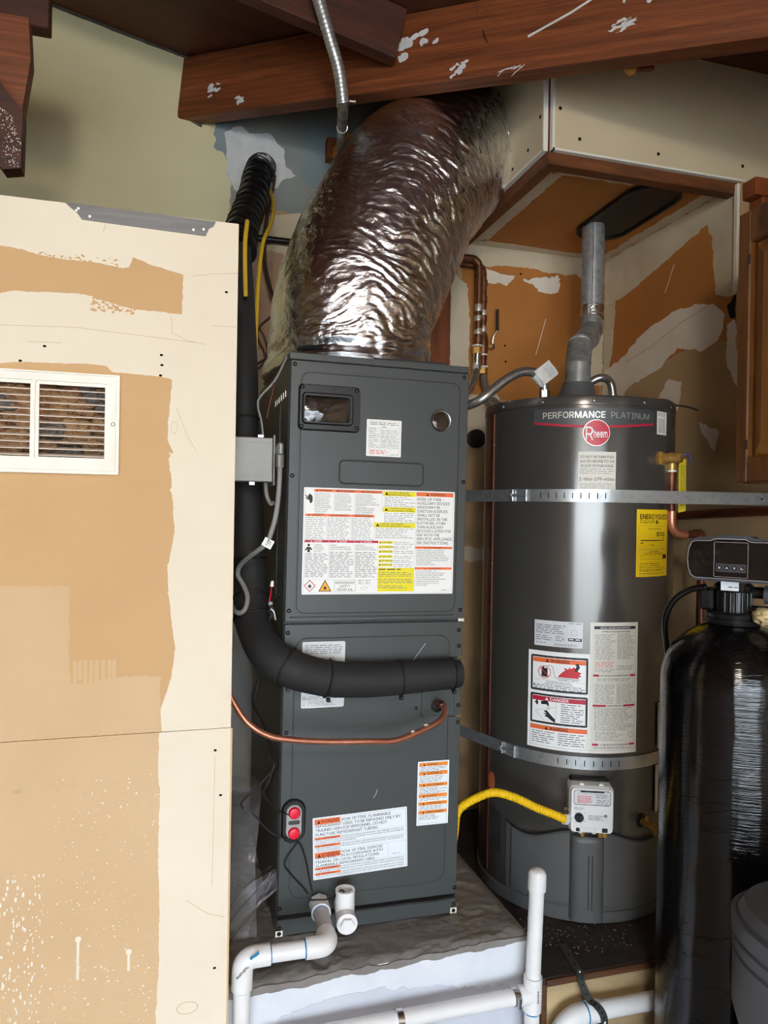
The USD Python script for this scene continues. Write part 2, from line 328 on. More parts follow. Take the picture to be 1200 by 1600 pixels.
def text(s, h, depth=0.0003, bold=False, w=None):
    """a line of lettering, glyph by glyph, capitals h tall; w squeezes or stretches it to that width"""
    V, F, x, n = [], [], 0.0, 0
    for c in s:
        if c == ' ': x += 0.36; continue
        v, f, a, b = glyph(c, bold); v = v + [x - a, 0, 0]; V.append(v); F.append(f + n); n += len(v); x += (b - a) + 0.13
    m = trimesh.Trimesh(np.vstack(V) * [h, h, depth], np.vstack(F), process=False)
    if w: m.apply_scale([w / m.extents[0], 1, 1])
    return m
class Sheet:
    """a printed label in (u, v) with v upward; blocks and letters per colour. emit() maps it onto its surface."""
    def __init__(self, w, h): self.w, self.h, self.b, self.t = w, h, {}, {}
    def U(self, a): return a * self.w
    def V(self, a): return (1 - a) * self.h
    def block(self, u0, u1, v0, v1, col, lift=0.00025):
        self.b.setdefault(col, []).append(('r', self.U(u0), self.U(u1), self.V(v1), self.V(v0), lift))
    def poly(self, pts, col, lift=0.0005):
        m = extr(Polygon([(self.U(a), self.V(b)) for a, b in pts]), 0.00015); m.apply_translation([0, 0, lift]); self.t.setdefault(col, []).append(m)
    def shape(self, pg, col, lift=0.0005):
        m = extr(pg, 0.00015); m.apply_translation([0, 0, lift]); self.t.setdefault(col, []).append(m)
    def line(self, u0, v0, u1, v1, col='ink_grey', th=0.0005):
        p = LineString([(self.U(u0), self.V(v0)), (self.U(u1), self.V(v1))]).buffer(th / 2, cap_style=2)
        self.shape(p, col, 0.0004)
    def frame(self, u0, u1, v0, v1, col='ink_grey', th=0.0006, r=0.0):
        a = sbox(self.U(u0), self.V(v1), self.U(u1), self.V(v0))
        if r: a = a.buffer(-r).buffer(r)
        self.shape(a.difference(a.buffer(-th)), col, 0.0004)
    def text(self, u, v, s, size, col='ink', bold=False, w=None, anchor='l'):
        """size: capital height as a part of the sheet's height; v is the base line"""
        m = text(s, size * self.h, 0.00015, bold, None if w is None else w * self.w)
        x = self.U(u) - (m.extents[0] / 2 if anchor == 'c' else 0)
        m.apply_translation([x, self.V(v), 0.0006]); self.t.setdefault(col, []).append(m)
    def words(self, u0, u1, v0, v1, pitch, col='ink_grey', fill=0.42, ragged=0.35, seed=0):
        """lines of print too small to read: a row of word-length dashes per line"""
        g = np.random.default_rng(seed + 11); v = v0; out = []
        P = pitch
        while v + P * fill < v1:
            u = u0; end = u1 - (u1 - u0) * ragged * g.random() ** 2
            while u < end:
                l = min((0.35 + g.random() * 1.1) * P * self.h / self.w * 3.2, end - u)
                out.append((self.U(u), self.V(v + P * (0.06 + fill * 0.8)), self.U(u + l), self.V(v + P * 0.06)))
                u += l + P * self.h / self.w * 0.7
            v += P
        V, F = [], []
        for a, b, c, d in out:
            k = len(V); V += [(a, b, 0.0006), (c, b, 0.0006), (c, d, 0.0006), (a, d, 0.0006)]; F += [(k, k + 1, k + 2), (k, k + 2, k + 3)]
        if V: self.t.setdefault(col, []).append(trimesh.Trimesh(V, F, process=False))
    def warn(self, u, v, size, col='ink'):
        """a small warning triangle, base at v"""
        k = size * self.h / self.w
        self.poly([(u, v), (u + k * 1.15, v), (u + k * 0.575, v - size)], col, 0.0006)
    def emit(self, t, name, place, back='label_white', r=0.002, nsub=1, label=None):
        bg = rrect(0, self.w, 0, self.h, r)
        if nsub == 1: base = extr(bg, 0.0003)
        else: base = self._strip(0, self.w, 0, self.h, 0.0003, nsub)
        p = part(t, name, place(base), back, label=label)
        for col, rs in self.b.items():
            for _, a, b, c, d, lift in rs:
                part(p, 'colour_band', place(self._strip(a, b, c, d, lift + 0.0001, max(1, int(nsub * (b - a) / self.w + 0.99)), lift)), col)
        for col, ms in self.t.items(): part(p, 'print', place(tm(ms)), col, kind='stuff' if len(ms) > 1 or len(ms[0].vertices) > 60 else None)
        return p
    def _strip(self, a, b, c, d, top, n, bottom=0.0):
        xs = np.linspace(a, b, n + 1); V, F = [], []
        for x in xs: V += [(x, c, bottom), (x, d, bottom), (x, d, top), (x, c, top)]
        for i in range(n):
            k = 4 * i
            for q in range(4):
                e = (q + 1) % 4; F += [(k + q, k + e, k + 4 + e), (k + q, k + 4 + e, k + 4 + q)]
        F += [(0, 2, 1), (0, 3, 2), (4 * n, 4 * n + 1, 4 * n + 2), (4 * n, 4 * n + 2, 4 * n + 3)]
        m = trimesh.Trimesh(V, F, process=False)
        if m.volume < 0: m.invert()
        return m
def screw(t, p, n, r, look='screw_steel', name='screw'):
    """a pan-head screw at p facing n with a socket in it"""
    p = np.asarray(p, float); n = np.asarray(n, float)
    h = lathe([(0, 0.0), (r, 0.0), (r * 0.98, r * 0.25), (r * 0.7, r * 0.55), (r * 0.45, r * 0.6), (r * 0.40, r * 0.3), (0, r * 0.3)], p, n, 12)
    part(t, name, h, look, smooth=40)

# ------------------------------------------------------------------ the setting
YB, XR = 2.5, 1.596           # back wall, right wall
# garage shell round the camera: floor, driveway, side wall, door wall with the open door
solo('floor', bx(-3.3, 1.7, -4.0, YB, -0.1, 0.0), 'floor_concrete', kind='structure')
solo('driveway', bx(-30, 30, -40, -4.0, -0.14, -0.02), 'driveway', label='pale concrete driveway outside the open garage door', kind='structure')
solo('wall_side', bx(-3.4, -3.3, -4.1, YB, 0, 3.9), 'drywall_tan', kind='structure')
w = cut(bx(-3.3, XR + 0.2, -4.12, -4.0, 0, 3.9), bx(-2.65, 1.15, -4.3, -3.9, -0.1, 2.2))
solo('wall_front', w, 'drywall_dim', kind='structure')
# roof sheathing: two planes that meet over the valley beam
def roof(poly, fz, th=0.03):
    p = np.array(poly, float); lo = np.c_[p, [fz(*q) for q in p]]; hi = lo + [0, 0, th]
    return tm(hull(np.vstack([lo, hi])))
zA = lambda x, y: 3.082 + 0.22 * (0.037 - x)
zB = lambda x, y: 3.082 + 0.22 * (0.037 - (2.54 - y))
ct = thing('ceiling', kind='structure')
part(ct, 'sheathing', roof([(-3.4, 2.62), (-0.08, 2.62), (XR + .22, 0.724), (XR + .22, -4.1), (-3.4, -4.1)], zA), 'ceiling_wood')
part(ct, 'sheathing', roof([(-0.08, 2.62), (XR + .22, 2.62), (XR + .22, 0.724)], zB), 'ceiling_wood')
# back wall: board over its whole face, then the coats that show on it
wb = thing('wall_back', kind='structure', loc=(0.2, YB, 0))
gable = Polygon([(-3.3, 0), (XR + .1, 0), (XR + .1, 3.08), (0.037, 3.082), (-3.3, 3.8)])
part(wb, 'drywall_panel', to_y(extr(gable, 0.1), YB, +1), 'taupe_paper')
def coat_y(t, pts, look, y=YB, lift=0.0008, amp=0.004, seed=1, name='coat', holes=None, freq=60.0):
    p = rough_poly(pts, amp, 0.006, seed, freq)
    if holes is not None: p = p.difference(holes)
    part(t, name, to_y(extr(p, lift), y), look)
coat_y(wb, [(-3.25, 1.2), (0.07, 1.2), (0.17, 2.35), (0.16, 2.62), (0.165, 2.72), (0.135, 2.80), (0.125, 3.06), (0.037, 3.075), (-3.25, 3.78)], 'yellow_paint', name='paint', amp=0.004, seed=3)
coat_y(wb, [(0.10, 2.615), (0.30, 2.625), (0.48, 2.60), (0.75, 2.62), (0.9, 2.7), (0.9, 3.06), (0.10, 3.06)], 'blue_grey_paint', lift=0.0005, name='paint', amp=0.008, seed=4)
coat_y(wb, [(0.108, 2.80), (0.16, 2.78), (0.175, 2.88), (0.30, 2.93), (0.30, 3.05), (0.108, 3.05)], 'blue_primer', lift=0.0009, name='primer', amp=0.01, seed=5)
coat_y(wb, [(0.40, 2.74), (0.46, 2.70), (0.50, 2.76), (0.48, 2.84), (0.53, 2.90), (0.44, 2.95), (0.405, 2.87)], 'blue_primer', lift=0.0009, name='primer', amp=0.015, seed=6)
coat_y(wb, [(0.14, 2.855), (0.15, 2.72), (0.19, 2.65), (0.27, 2.66), (0.335, 2.72), (0.385, 2.745), (0.345, 2.77), (0.335, 2.83), (0.30, 2.875), (0.24, 2.87), (0.18, 2.885)], 'white_plaster', lift=0.004, name='plaster_patch', amp=0.012, seed=7, freq=40)
coat_y(wb, [(0.14, 1.0), (0.62, 1.0), (0.62, 2.60), (0.40, 2.62), (0.30, 2.60), (0.165, 2.615)], 'beige_paint', lift=0.0006, name='paint', amp=0.008, seed=8)
coat_y(wb, [(0.235, 2.13), (0.275, 2.145), (0.325, 2.13), (0.345, 2.32), (0.325, 2.40), (0.345, 2.475), (0.24, 2.48)], 'brown_patch', lift=0.0010, name='bare_paper', amp=0.008, seed=9)
coat_y(wb, [(0.12, 0.3), (0.26, 0.3), (0.26, 1.30), (0.12, 1.30)], 'grey_wallboard', lift=0.0012, name='paint', amp=0.003, seed=10)
coat_y(wb, [(0.26, 1.75), (0.40, 1.75), (0.42, 1.95), (0.26, 1.97)], 'blue_grey_paint', lift=0.0009, name='paint', amp=0.006, seed=12)
coat_y(wb, [(1.03, 2.02), (1.58, 2.02), (1.58, 2.585), (1.00, 2.585), (1.00, 2.02)], 'orange_paper', lift=0.0004, name='bare_paper', amp=0.003, seed=13)
coat_y(wb, [(0.98, 2.59), (1.59, 2.59), (1.59, 2.10), (1.535, 2.10), (1.528, 2.30), (1.545, 2.42), (1.535, 2.49), (1.515, 2.505), (1.47, 2.52), (1.37, 2.515), (1.24, 2.525), (1.10, 2.515), (0.98, 2.50)], 'grey_mud', lift=0.0013, name='joint_compound', amp=0.010, seed=14, freq=45)
for k, pts in enumerate(([(1.09, 2.45), (1.18, 2.455), (1.215, 2.49), (1.09, 2.50)], [(1.25, 2.475), (1.34, 2.435), (1.40, 2.445), (1.405, 2.505), (1.33, 2.495), (1.30, 2.49)])):
    coat_y(wb, pts, 'white_mud', lift=0.0012, name='joint_compound', amp=0.018, seed=15 + k, freq=70)
coat_y(wb, [(0.958, 2.13), (1.03, 2.13), (1.035, 2.30), (1.02, 2.44), (0.97, 2.47), (0.958, 2.47)], 'beige_paint', lift=0.0014, name='joint_compound', amp=0.008, seed=18, freq=50)
coat_y(wb, [(0.90, 1.84), (1.14, 1.84), (1.14, 2.03), (0.90, 2.045)], 'beige_paint', lift=0.0013, name='joint_compound', amp=0.008, seed=19)
coat_y(wb, [(0.66, 1.42), (1.3, 1.42), (1.3, 1.47), (0.66, 1.47)], 'beige_paint', lift=0.0012, name='joint_compound', amp=0.012, seed=20)
for u, v in ((1.181, 2.166), (1.177, 2.225), (1.237, 2.50)):
    part(wb, 'nail_hole', to_y(extr(Point(u, v).buffer(0.004), 0.0008), YB - 0.0004), 'hole_black')
part(wb, 'scratch', to_y(extr(LineString([(1.305, 2.20), (1.345, 2.34)]).buffer(0.0012), 0.0006), YB - 0.0004), 'white_mud')
caulk = [LineString([(-2.0, 3.53), (0.03, 3.083)]), LineString([(0.030, 3.085), (0.034, 2.880), (0.062, 2.868)])]
for k, l in enumerate(caulk):
    q = np.array([l.interpolate(d).coords[0] for d in np.linspace(0, l.length, 140)]); w_ = 0.004 + 0.008 * meshkit.fbm(np.c_[q * 14, np.full(len(q), k)], 3, 4)
    pg = unary_union([Polygon([(q[i][0], q[i][1] + .01), (q[i + 1][0], q[i + 1][1] + .01), (q[i + 1][0], q[i + 1][1] - w_[i + 1]), (q[i][0], q[i][1] - w_[i])]) for i in range(len(q) - 1)]) if k == 0 else l.buffer(0.005)
    part(wb, 'caulk', to_y(extr(pg, 0.004), YB - 0.0005), 'caulk_grey')
solo('trim_1', bx(0.80, 0.955, YB - 0.0020 - 0.0055, YB - 0.0016, 0.5, 2.60, 0.002), 'stud_wood', kind='structure')
# right wall
wr = thing('wall_right', kind='structure', loc=(XR, 1, 0))
XN = 1.70
part(wr, 'drywall_panel', bx(XR, XN, 1.790, YB, 0, 3.1), 'taupe_paper')
part(wr, 'drywall_panel', bx(XN, XN + 0.1, -4.0, YB, 0, 3.1), 'taupe_paper')
def coat_x(pts, look, lift=0.0008, amp=0.004, seed=1, name='joint_compound', freq=60.0):
    part(wr, name, to_x(extr(rough_poly(pts, amp, 0.006, seed, freq), lift), XR), look)
coat_x([(2.5, 2.0), (1.80, 2.0), (1.80, 2.59), (2.5, 2.59)], 'orange_paper', 0.0004, 0.002, 31, 'bare_paper')
coat_x([(2.497, 2.587), (2.497, 2.40), (2.36, 2.415), (2.20, 2.45), (2.06, 2.485), (1.93, 2.515), (1.905, 2.46), (1.895, 2.36), (1.885, 2.28), (1.80, 2.26), (1.80, 2.587)], 'grey_mud', 0.0012, 0.010, 32, freq=45)
coat_x([(2.497, 2.40), (2.42, 2.41), (2.44, 2.20), (2.497, 2.10)], 'grey_mud', 0.0011, 0.006, 33)
coat_x([(2.497, 2.15), (2.36, 2.19), (2.25, 2.25), (2.08, 2.285), (1.97, 2.275), (1.885, 2.255), (1.84, 2.21), (1.87, 2.14), (1.95, 2.12), (2.06, 2.16), (2.14, 2.11), (2.25, 2.085), (2.33, 2.07), (2.38, 2.02), (2.42, 1.97), (2.497, 1.94)], 'white_mud', 0.0015, 0.010, 34, freq=40)
coat_x([(2.497, 2.05), (2.25, 2.10), (2.05, 2.14), (1.80, 2.13), (1.60, 2.13), (1.60, 1.2), (2.497, 1.2)], 'taupe_paper', 0.0006, 0.006, 35, 'bare_paper')
coat_x([(2.11, 2.06), (2.04, 2.04), (2.05, 1.95), (2.15, 1.93), (2.17, 1.98)], 'white_mud', 0.0013, 0.010, 36)
coat_x([(1.835, 2.18), (1.80, 2.19), (1.78, 1.97), (1.835, 2.06)], 'white_mud', 0.0013, 0.008, 37)
part(wr, 'joint_compound', to_x(extr(rough_poly([(1.785, 1.60), (1.28, 1.60), (1.28, 1.48), (1.785, 1.48)], 0.008, 0.006, 38), 0.0013), XN), 'cream_mud')
part(wr, 'joint_compound', to_y(extr(rough_poly([(1.63, 1.602), (1.698, 1.60), (1.698, 1.48), (1.62, 1.48), (1.633, 1.54)], 0.008, 0.005, 39), 0.001), 1.790), 'cream_mud')
coat_x([(1.95, 1.90), (1.86, 1.86), (1.88, 1.80), (1.93, 1.85)], 'white_mud', 0.0012, 0.014, 39)
part(wr, 'crack', to_x(extr(LineString([(2.35, 2.165), (2.2, 2.19), (2.05, 2.235), (1.97, 2.25), (1.90, 2.262)]).buffer(0.0011), 0.0004), XR - 0.0015), 'pencil')
part(wr, 'scratch', to_x(extr(LineString([(2.13, 2.36), (2.085, 2.44)]).buffer(0.0013), 0.0006), XR - 0.0004), 'white_mud')
part(wr, 'corner_bead', bx(XR - 0.010, XR, 1.790, 1.806, 2.26, 2.588, 0.002), 'white_mud')
part(wr, 'gap', to_x(extr(rough_poly([(1.836, 2.235), (1.80, 2.265), (1.80, 2.19), (1.822, 2.20)], 0.006, 0.004, 41), 0.001), XR - 0.0008), 'hole_black')
# soffit box over the heater
so = thing('soffit', kind='structure', loc=(1.28, 2.15, 2.588))
part(so, 'front_panel', bx(0.976, 1.697, 1.788, 1.801, 2.596, 3.02), 'soffit_board')
part(so, 'paper_edge', [bx(0.974, 1.697, 1.7875, 1.8012, 2.5925, 2.5985), bx(0.972, 0.980, 1.7875, 1.8012, 2.5925, 3.0)], 'gypsum')
side = to_x(extr(Polygon([(1.812, 2.602), (2.499, 2.602), (2.499, 3.06), (1.812, 2.92)]).difference(Point(2.285, 2.80).buffer(0.20)), 0.012), 0.969, -1)
part(so, 'side_panel', side, 'soffit_board')
part(so, 'paper_edge', [bx(0.956, 0.970, 1.808, 1.815, 2.598, 2.94), bx(0.956, 0.970, 1.81, 2.499, 2.597, 2.604)], 'gypsum')
part(so, 'frame_board', bx(0.970, 1.595, 1.8025, 1.842, 2.560, 2.60, 0.002), 'trim_wood')
part(so, 'frame_board', bx(0.970, 1.006, 1.843, 2.499, 2.562, 2.60, 0.002), 'trim_wood')
part(so, 'frame_board', bx(0.9715, 0.9775, 1.802, 1.811, 2.60, 2.95), 'stud_wood')
part(so, 'bottom_panel', cut(bx(1.006, XR, 1.842, 2.499, 2.588, 2.60), cyl((1.352, 2.19, 2.5), (1.352, 2.19, 2.7), 0.0395, 40)), 'orange_paper')
def coat_z(pts, look, seed, amp=0.008, lift=0.0009):
    m = extr(rough_poly(pts, amp, 0.006, seed, 45), lift); m.apply_translation([0, 0, 2.588 - lift]); part(so, 'joint_compound', m, look)
coat_z([(1.007, 1.843), (1.30, 1.843), (1.30, 1.90), (1.20, 1.90), (1.07, 1.905), (1.075, 2.44), (1.007, 2.499)], 'grey_mud', 51)
coat_z([(1.02, 2.498), (1.594, 2.498), (1.594, 2.455), (1.40, 2.46), (1.10, 2.45), (1.06, 2.44)], 'grey_mud', 52)
coat_z([(1.594, 2.46), (1.594, 1.843), (1.545, 1.843), (1.55, 2.2), (1.56, 2.46)], 'grey_mud', 53)
for u, v in ((0.995, 2.708), (1.056, 2.633), (1.309, 2.630), (1.600, 2.638)):
    part(so, 'screw_head', to_y(extr(Point(u, v).buffer(0.0048), 0.001), 1.788), 'hole_black')
for v, z in ((1.83, 2.70), (1.90, 2.64), (2.0, 2.63), (1.835, 2.86)):
    part(so, 'screw_head', to_x(extr(Point(v, z).buffer(0.0048), 0.001), 0.957), 'hole_black')
part(so, 'foam_blob', trimesh.creation.icosphere(2, 1).apply_scale([0.012, 0.018, 0.010]).apply_translation([1.03, 1.872, 2.583]), 'spray_foam', smooth=True)
# flue fire-stop plate under the soffit
fp = thing('flue_plate', 'black sheet metal slot plate round the flue under the soffit', 'flue plate', loc=(1.42, 2.02, 2.583))
slot = LineString([(1.40, 2.20), (1.395, 1.942)]).buffer(0.092)
ring = slot.difference(slot.buffer(-0.008))
m = extr(slot.difference(Point(1.352, 2.19).buffer(0.040)), 0.006); m.apply_translation([0, 0, 2.578]); part(fp, 'plate', m, 'black_sheet')
m = extr(ring, 0.008); m.apply_translation([0, 0, 2.572]); part(fp, 'rim', m, 'black_sheet')
# wood blocking right of the soffit
sb = thing('blocking', 'short reddish wood blocks stacked under the right end of the soffit', 'wood block', loc=(1.57, 1.76, 2.48))
part(sb, 'block', bx(1.600, 1.697, 1.735, 1.786, 2.535, 2.586, 0.002), 'stud_wood')
part(sb, 'block', bx(1.625, 1.697, 1.735, 1.786, 2.40, 2.532, 0.002), 'stud_wood')

# partition with the return grille, left
WL = 1.38
wl = thing('wall_left', kind='structure', loc=(-0.6, WL, 0))
hole = bx(-0.50, -0.113, 1.30, 1.60, 1.672, 1.818)
core = cut(bx(-1.6, 0.104, WL + 0.012, 1.49, 0, 2.126), bx(-0.505, -0.108, 1.3, 1.495, 1.668, 1.822))
part(wl, 'core', core, 'gypsum')
part(wl, 'drywall_panel', cut(bx(-1.6, 0.106, WL, WL + 0.012, 1.1925, 2.129), hole), 'tan_paper')
part(wl, 'drywall_panel', bx(-1.6, 0.109, WL, WL + 0.012, 0, 1.1915), 'tan_paper_faded')
def coat_l(pts, look, lift=0.0007, amp=0.003, seed=1, name='joint_compound', freq=60.0, holes=None, zmin=0.0, zmax=2.1285):
    p = rough_poly(pts, amp, 0.0015, seed, freq).intersection(sbox(-1.6, zmin, 0.1055, zmax))
    if holes is not None: p = p.difference(holes)
    for a, b in ((0, 1.1915), (1.1925, 3)):
        q = p.intersection(sbox(-2, a, 2, b))
        if q.area > 1e-6: part(wl, name, to_y(extr(q, lift), WL), look)
g2 = np.random.default_rng(3)
def nibble(n, x0, x1, z0, z1, r0, r1):
    return unary_union([affinity.rotate(affinity.scale(Point(g2.uniform(x0, x1), g2.uniform(z0, z1)).buffer(g2.uniform(r0, r1)), g2.uniform(0.6, 1.8), 0.7), g2.uniform(-40, 40)) for _ in range(n)])
top = [(-1.6, 2.135), (0.12, 2.135), (0.12, 2.02), (0.0075, 2.0245), (-0.0075, 2.027), (-0.042, 2.034), (-0.079, 2.046), (-0.086, 2.028), (-0.098, 2.024), (-0.141, 2.030), (-0.193, 2.030), (-0.234, 2.034), (-0.265, 2.041), (-0.6, 2.05), (-1.6, 2.05)]
coat_l(top, 'cream_mud', 0.0009, 0.0022, 61, holes=nibble(40, -0.26, -0.10, 2.026, 2.040, 0.001, 0.003))
mid = [(-1.6, 1.95), (-0.6, 1.955), (-0.293, 1.961), (-0.272, 1.967), (-0.233, 1.969), (-0.172, 1.973), (-0.145, 1.970), (-0.125, 1.963), (-0.095, 1.957), (-0.076, 1.953), (-0.043, 1.954), (0.007, 1.951), (0.0085, 2.03), (0.12, 2.03), (0.12, 1.60),
       (0.12, 1.50), (0.12, 1.18), (-0.017, 1.18), (-0.020, 1.231), (-0.002, 1.289), (0.0035, 1.347), (-0.005, 1.405), (-0.012, 1.487), (0.0, 1.557), (-0.003, 1.58), (-0.005, 1.64), (-0.003, 1.696), (-0.015, 1.722), (-0.015, 1.754), (-0.0105, 1.812), (-0.009, 1.833), (-0.03, 1.836), (-0.068, 1.838), (-0.11, 1.838), (-0.122, 1.849), (-0.159, 1.851), (-0.211, 1.847), (-0.252, 1.847), (-0.292, 1.842), (-0.6, 1.842), (-1.6, 1.84)]
coat_l(mid, 'cream_mud', 0.0008, 0.0022, 62, zmin=1.1925, holes=nibble(70, -0.145, -0.075, 1.945, 1.972, 0.0012, 0.004))
coat_l([(-0.022, 1.20), (0.12, 1.20), (0.12, 0), (-0.02, 0), (-0.0195, 0.66), (-0.016, 0.777), (-0.017, 0.894), (-0.021, 0.987), (-0.018, 1.069), (-0.023, 1.127)], 'cream_mud', 0.0008, 0.0022, 63, zmax=1.1915)
for k, (z0, z1, w0) in enumerate(((1.61, 1.70, 0.007), (1.44, 1.5, 0.004))):
    coat_l([(-0.012, z1), (0.0, z1), (0.0, z0), (-0.012 + w0, z0)], 'cream_mud', 0.0007, 0.004, 65 + k, freq=140)
coat_l([(-1.2, 1.461), (-0.30, 1.461), (-0.177, 1.460), (-0.175, 1.319), (-0.170, 1.285), (-0.10, 1.295), (-0.02, 1.293), (-0.02, 1.1925), (-1.2, 1.1925)], 'tan_paper_faded', 0.0003, 0.004, 67, name='faded_paper')
# drips where the faded wash ran
g3 = np.random.default_rng(5)
drips = unary_union([LineString([(x, 1.325), (x + g3.uniform(-.001, .001), 1.325 - l)]).buffer(0.0032) for x, l in ((-0.165, .043), (-0.157, .03), (-0.148, .035), (-0.138, .055), (-0.129, .058), (-0.118, .055), (-0.108, .03), (-0.1, .04))])
part(wl, 'drip', to_y(extr(drips, 0.0004), WL), 'tan_paper_faded')
# specks and runs of pale splatter on the lower panel
blobs = []
for _ in range(420):
    x = -0.29 + 0.27 * g3.random() ** 0.9; z = 0.62 + 0.5 * g3.random() ** 0.8
    if z > 0.95 and x < -0.2: continue
    blobs.append(Point(x, z).buffer(0.0006 + 0.0012 * g3.random() ** 3, quad_segs=2))
for _ in range(420): blobs.append(affinity.scale(Point(-0.36 + 0.13 * g3.random() ** 1.6 + 0.02, 0.64 + 0.32 * g3.random()).buffer(0.0010 + 0.0016 * g3.random() ** 2, quad_segs=2), 0.8, 1.8))
part(wl, 'speckle', to_y(extr(unary_union(blobs), 0.0004), WL), 'label_cream', kind='stuff')
for x, z0, z1 in ((-0.153, 0.765, 0.835), (-0.068, 0.768, 0.80), (0.012, 0.655, 0.75)):
    part(wl, 'paint_run', to_y(extr(unary_union([LineString([(x, z0), (x, z1)]).buffer(0.0022), Point(x, z1).buffer(0.005)]), 0.0005), WL), 'white_mud')
# pencil lines, hairline cracks
for k, pts in enumerate(([(-0.5, 1.90), (-0.293, 1.907), (-0.171, 1.913), (-0.015, 1.905), (0.036, 1.902)], [(0.023, 2.023), (0.06, 2.031), (0.105, 2.037)], [(-0.012, 1.946), (-0.010, 1.917), (0.015, 1.905), (0.05, 1.90)], [(0.06, 1.936), (0.105, 1.937)], [(0.078, 1.14), (0.076, 0.9)], [(-0.045, 1.722), (-0.03, 1.705), (-0.02, 1.70)], [(0.0, 1.78), (0.02, 1.73), (0.035, 1.705)], [(-0.12, 2.12), (-0.13, 2.085)], [(-0.25, 1.882), (-0.195, 1.884)], [(0.03, 0.88), (0.07, 0.85), (0.1, 0.84)])):
    part(wl, 'crack', to_y(extr(LineString(pts).buffer(0.00032), 0.0002), WL - 0.0009), 'pencil')
part(wl, 'stain_ring', to_y(extr(affinity.scale(Point(0.035, 0.682).buffer(0.016), 1.2, 0.7).difference(affinity.scale(Point(0.035, 0.682).buffer(0.015), 1.2, 0.7)), 0.0003), WL - 0.0008), 'pencil')
part(wl, 'stain_ring', to_y(extr(affinity.scale(Point(-0.004, 1.745).buffer(0.011), 0.55, 1).difference(affinity.scale(Point(-0.004, 1.745).buffer(0.0103), 0.55, 1)), 0.0003), WL - 0.0008), 'pencil')
for u, v in ((-0.222, 1.876), (-0.028, 1.875), (-0.027, 1.857), (-0.029, 1.838), (0.078, 1.152), (0.089, 1.068), (0.083, 0.748), (-0.26, 1.848), (0.085, 2.0)):
    part(wl, 'nail_hole', to_y(extr(affinity.scale(Point(u, v).buffer(0.0026), 1.1, 0.8), 0.0004), WL - 0.0009), 'hole_black')
part(wl, 'nail_hole', to_y(extr(affinity.scale(Point(-0.255, 1.105).buffer(0.004), 1.6, 0.8), 0.0004), WL - 0.0002), 'pencil')
# galvanised nail plate along its top
np_ = thing('nail_plate', 'grey metal nail plate with cut corners along the top edge of the patched wall', 'metal plate', loc=(-0.06, WL, 2.10))
pl = Polygon([(-0.193, 2.1290), (0.064, 2.1270), (0.060, 2.118), (0.052, 2.113), (0.046, 2.0985), (-0.165, 2.1025), (-0.172, 2.112), (-0.182, 2.120)])
part(np_, 'plate', to_y(extr(pl, 0.0016), WL - 0.0010), 'metal_plate')
for u, v in ((-0.1745, 2.117), (-0.1525, 2.1095), (0.0245, 2.1075), (0.0425, 2.1105), (-0.171, 2.121)):
    part(np_, 'nail', to_y(lathe([(0, 0), (0.0028, 0), (0.0022, 0.0008), (0, 0.001)], (u, v, 0), sides=12), WL - 0.0026), 'bright_nail')
# return-air grille
gr = thing('return_grille', 'white louvred return air grille in the patched drywall', 'vent grille', loc=(-0.3, WL, 1.656))
go = rrect(-0.53, -0.0975, 1.656, 1.832, 0.002)
ops = [sbox(-0.2285, 1.684, -0.122, 1.8095), sbox(-0.349, 1.684, -0.2425, 1.8095), sbox(-0.4695, 1.684, -0.363, 1.8095)]
fr = go
for o in ops: fr = fr.difference(o)
part(gr, 'frame', to_y(extr(fr, 0.006), WL), 'vent_white')
part(gr, 'raised_face', to_y(extr(fr.buffer(-0.006).intersection(rrect(-0.524, -0.1035, 1.662, 1.826, 0.002)), 0.003), WL - 0.006), 'vent_white')
rim = go.difference(go.buffer(-0.0028)); part(gr, 'rim', to_y(extr(rim, 0.003), WL - 0.006), 'vent_white')
for o in ops:
    x0, z0, x1, z1 = o.bounds
    for k in range(11):
        zc = z1 - (k + 0.62) * (z1 - z0) / 11
        m = bx(x0 - 0.002, x1 + 0.002, -0.008, 0.010, -0.0007, 0.0007)
        m.apply_transform(trimesh.transformations.rotation_matrix(math.radians(13), [1, 0, 0])); m.apply_translation([0, WL + 0.0045, zc])
        part(gr, 'louvre', m, 'vent_slat')
screw(gr, (-0.108, WL - 0.009, 1.745), (0, -1, 0), 0.004, 'bright_nail')
# brown insulation behind it
g4 = np.random.default_rng(9); lumps = []; lumps2 = []
for _ in range(190):
    m = trimesh.creation.icosphere(2, 1.0); r = g4.uniform(0.008, 0.022)
    d = meshkit.fbm(m.vertices * 2.2 + g4.uniform(0, 50, 3), 3) - 0.5
    m.vertices *= (1 + 0.9 * d)[:, None]; m.apply_scale([r * g4.uniform(1, 2.0), r, r * 0.75])
    m.apply_translation([g4.uniform(-0.49, -0.125), g4.uniform(1.435, 1.465), g4.uniform(1.685, 1.81)])
    (lumps2 if (g4.random() < 0.07 or (m.centroid[0] < -0.19 and m.centroid[0] > -0.23 and m.centroid[2] < 1.75)) else lumps).append(m)
iv = thing('insulation_fill', 'crumbled brown and grey insulation behind the return grille louvres', 'insulation', loc=(-0.3, 1.46, 1.672), kind='stuff')
part(iv, 'brown_fill', lumps + [bx(-0.503, -0.11, 1.465, 1.485, 1.670, 1.820)], 'insulation', smooth=True); part(iv, 'grey_fill', lumps2, 'insulation_grey', smooth=True)

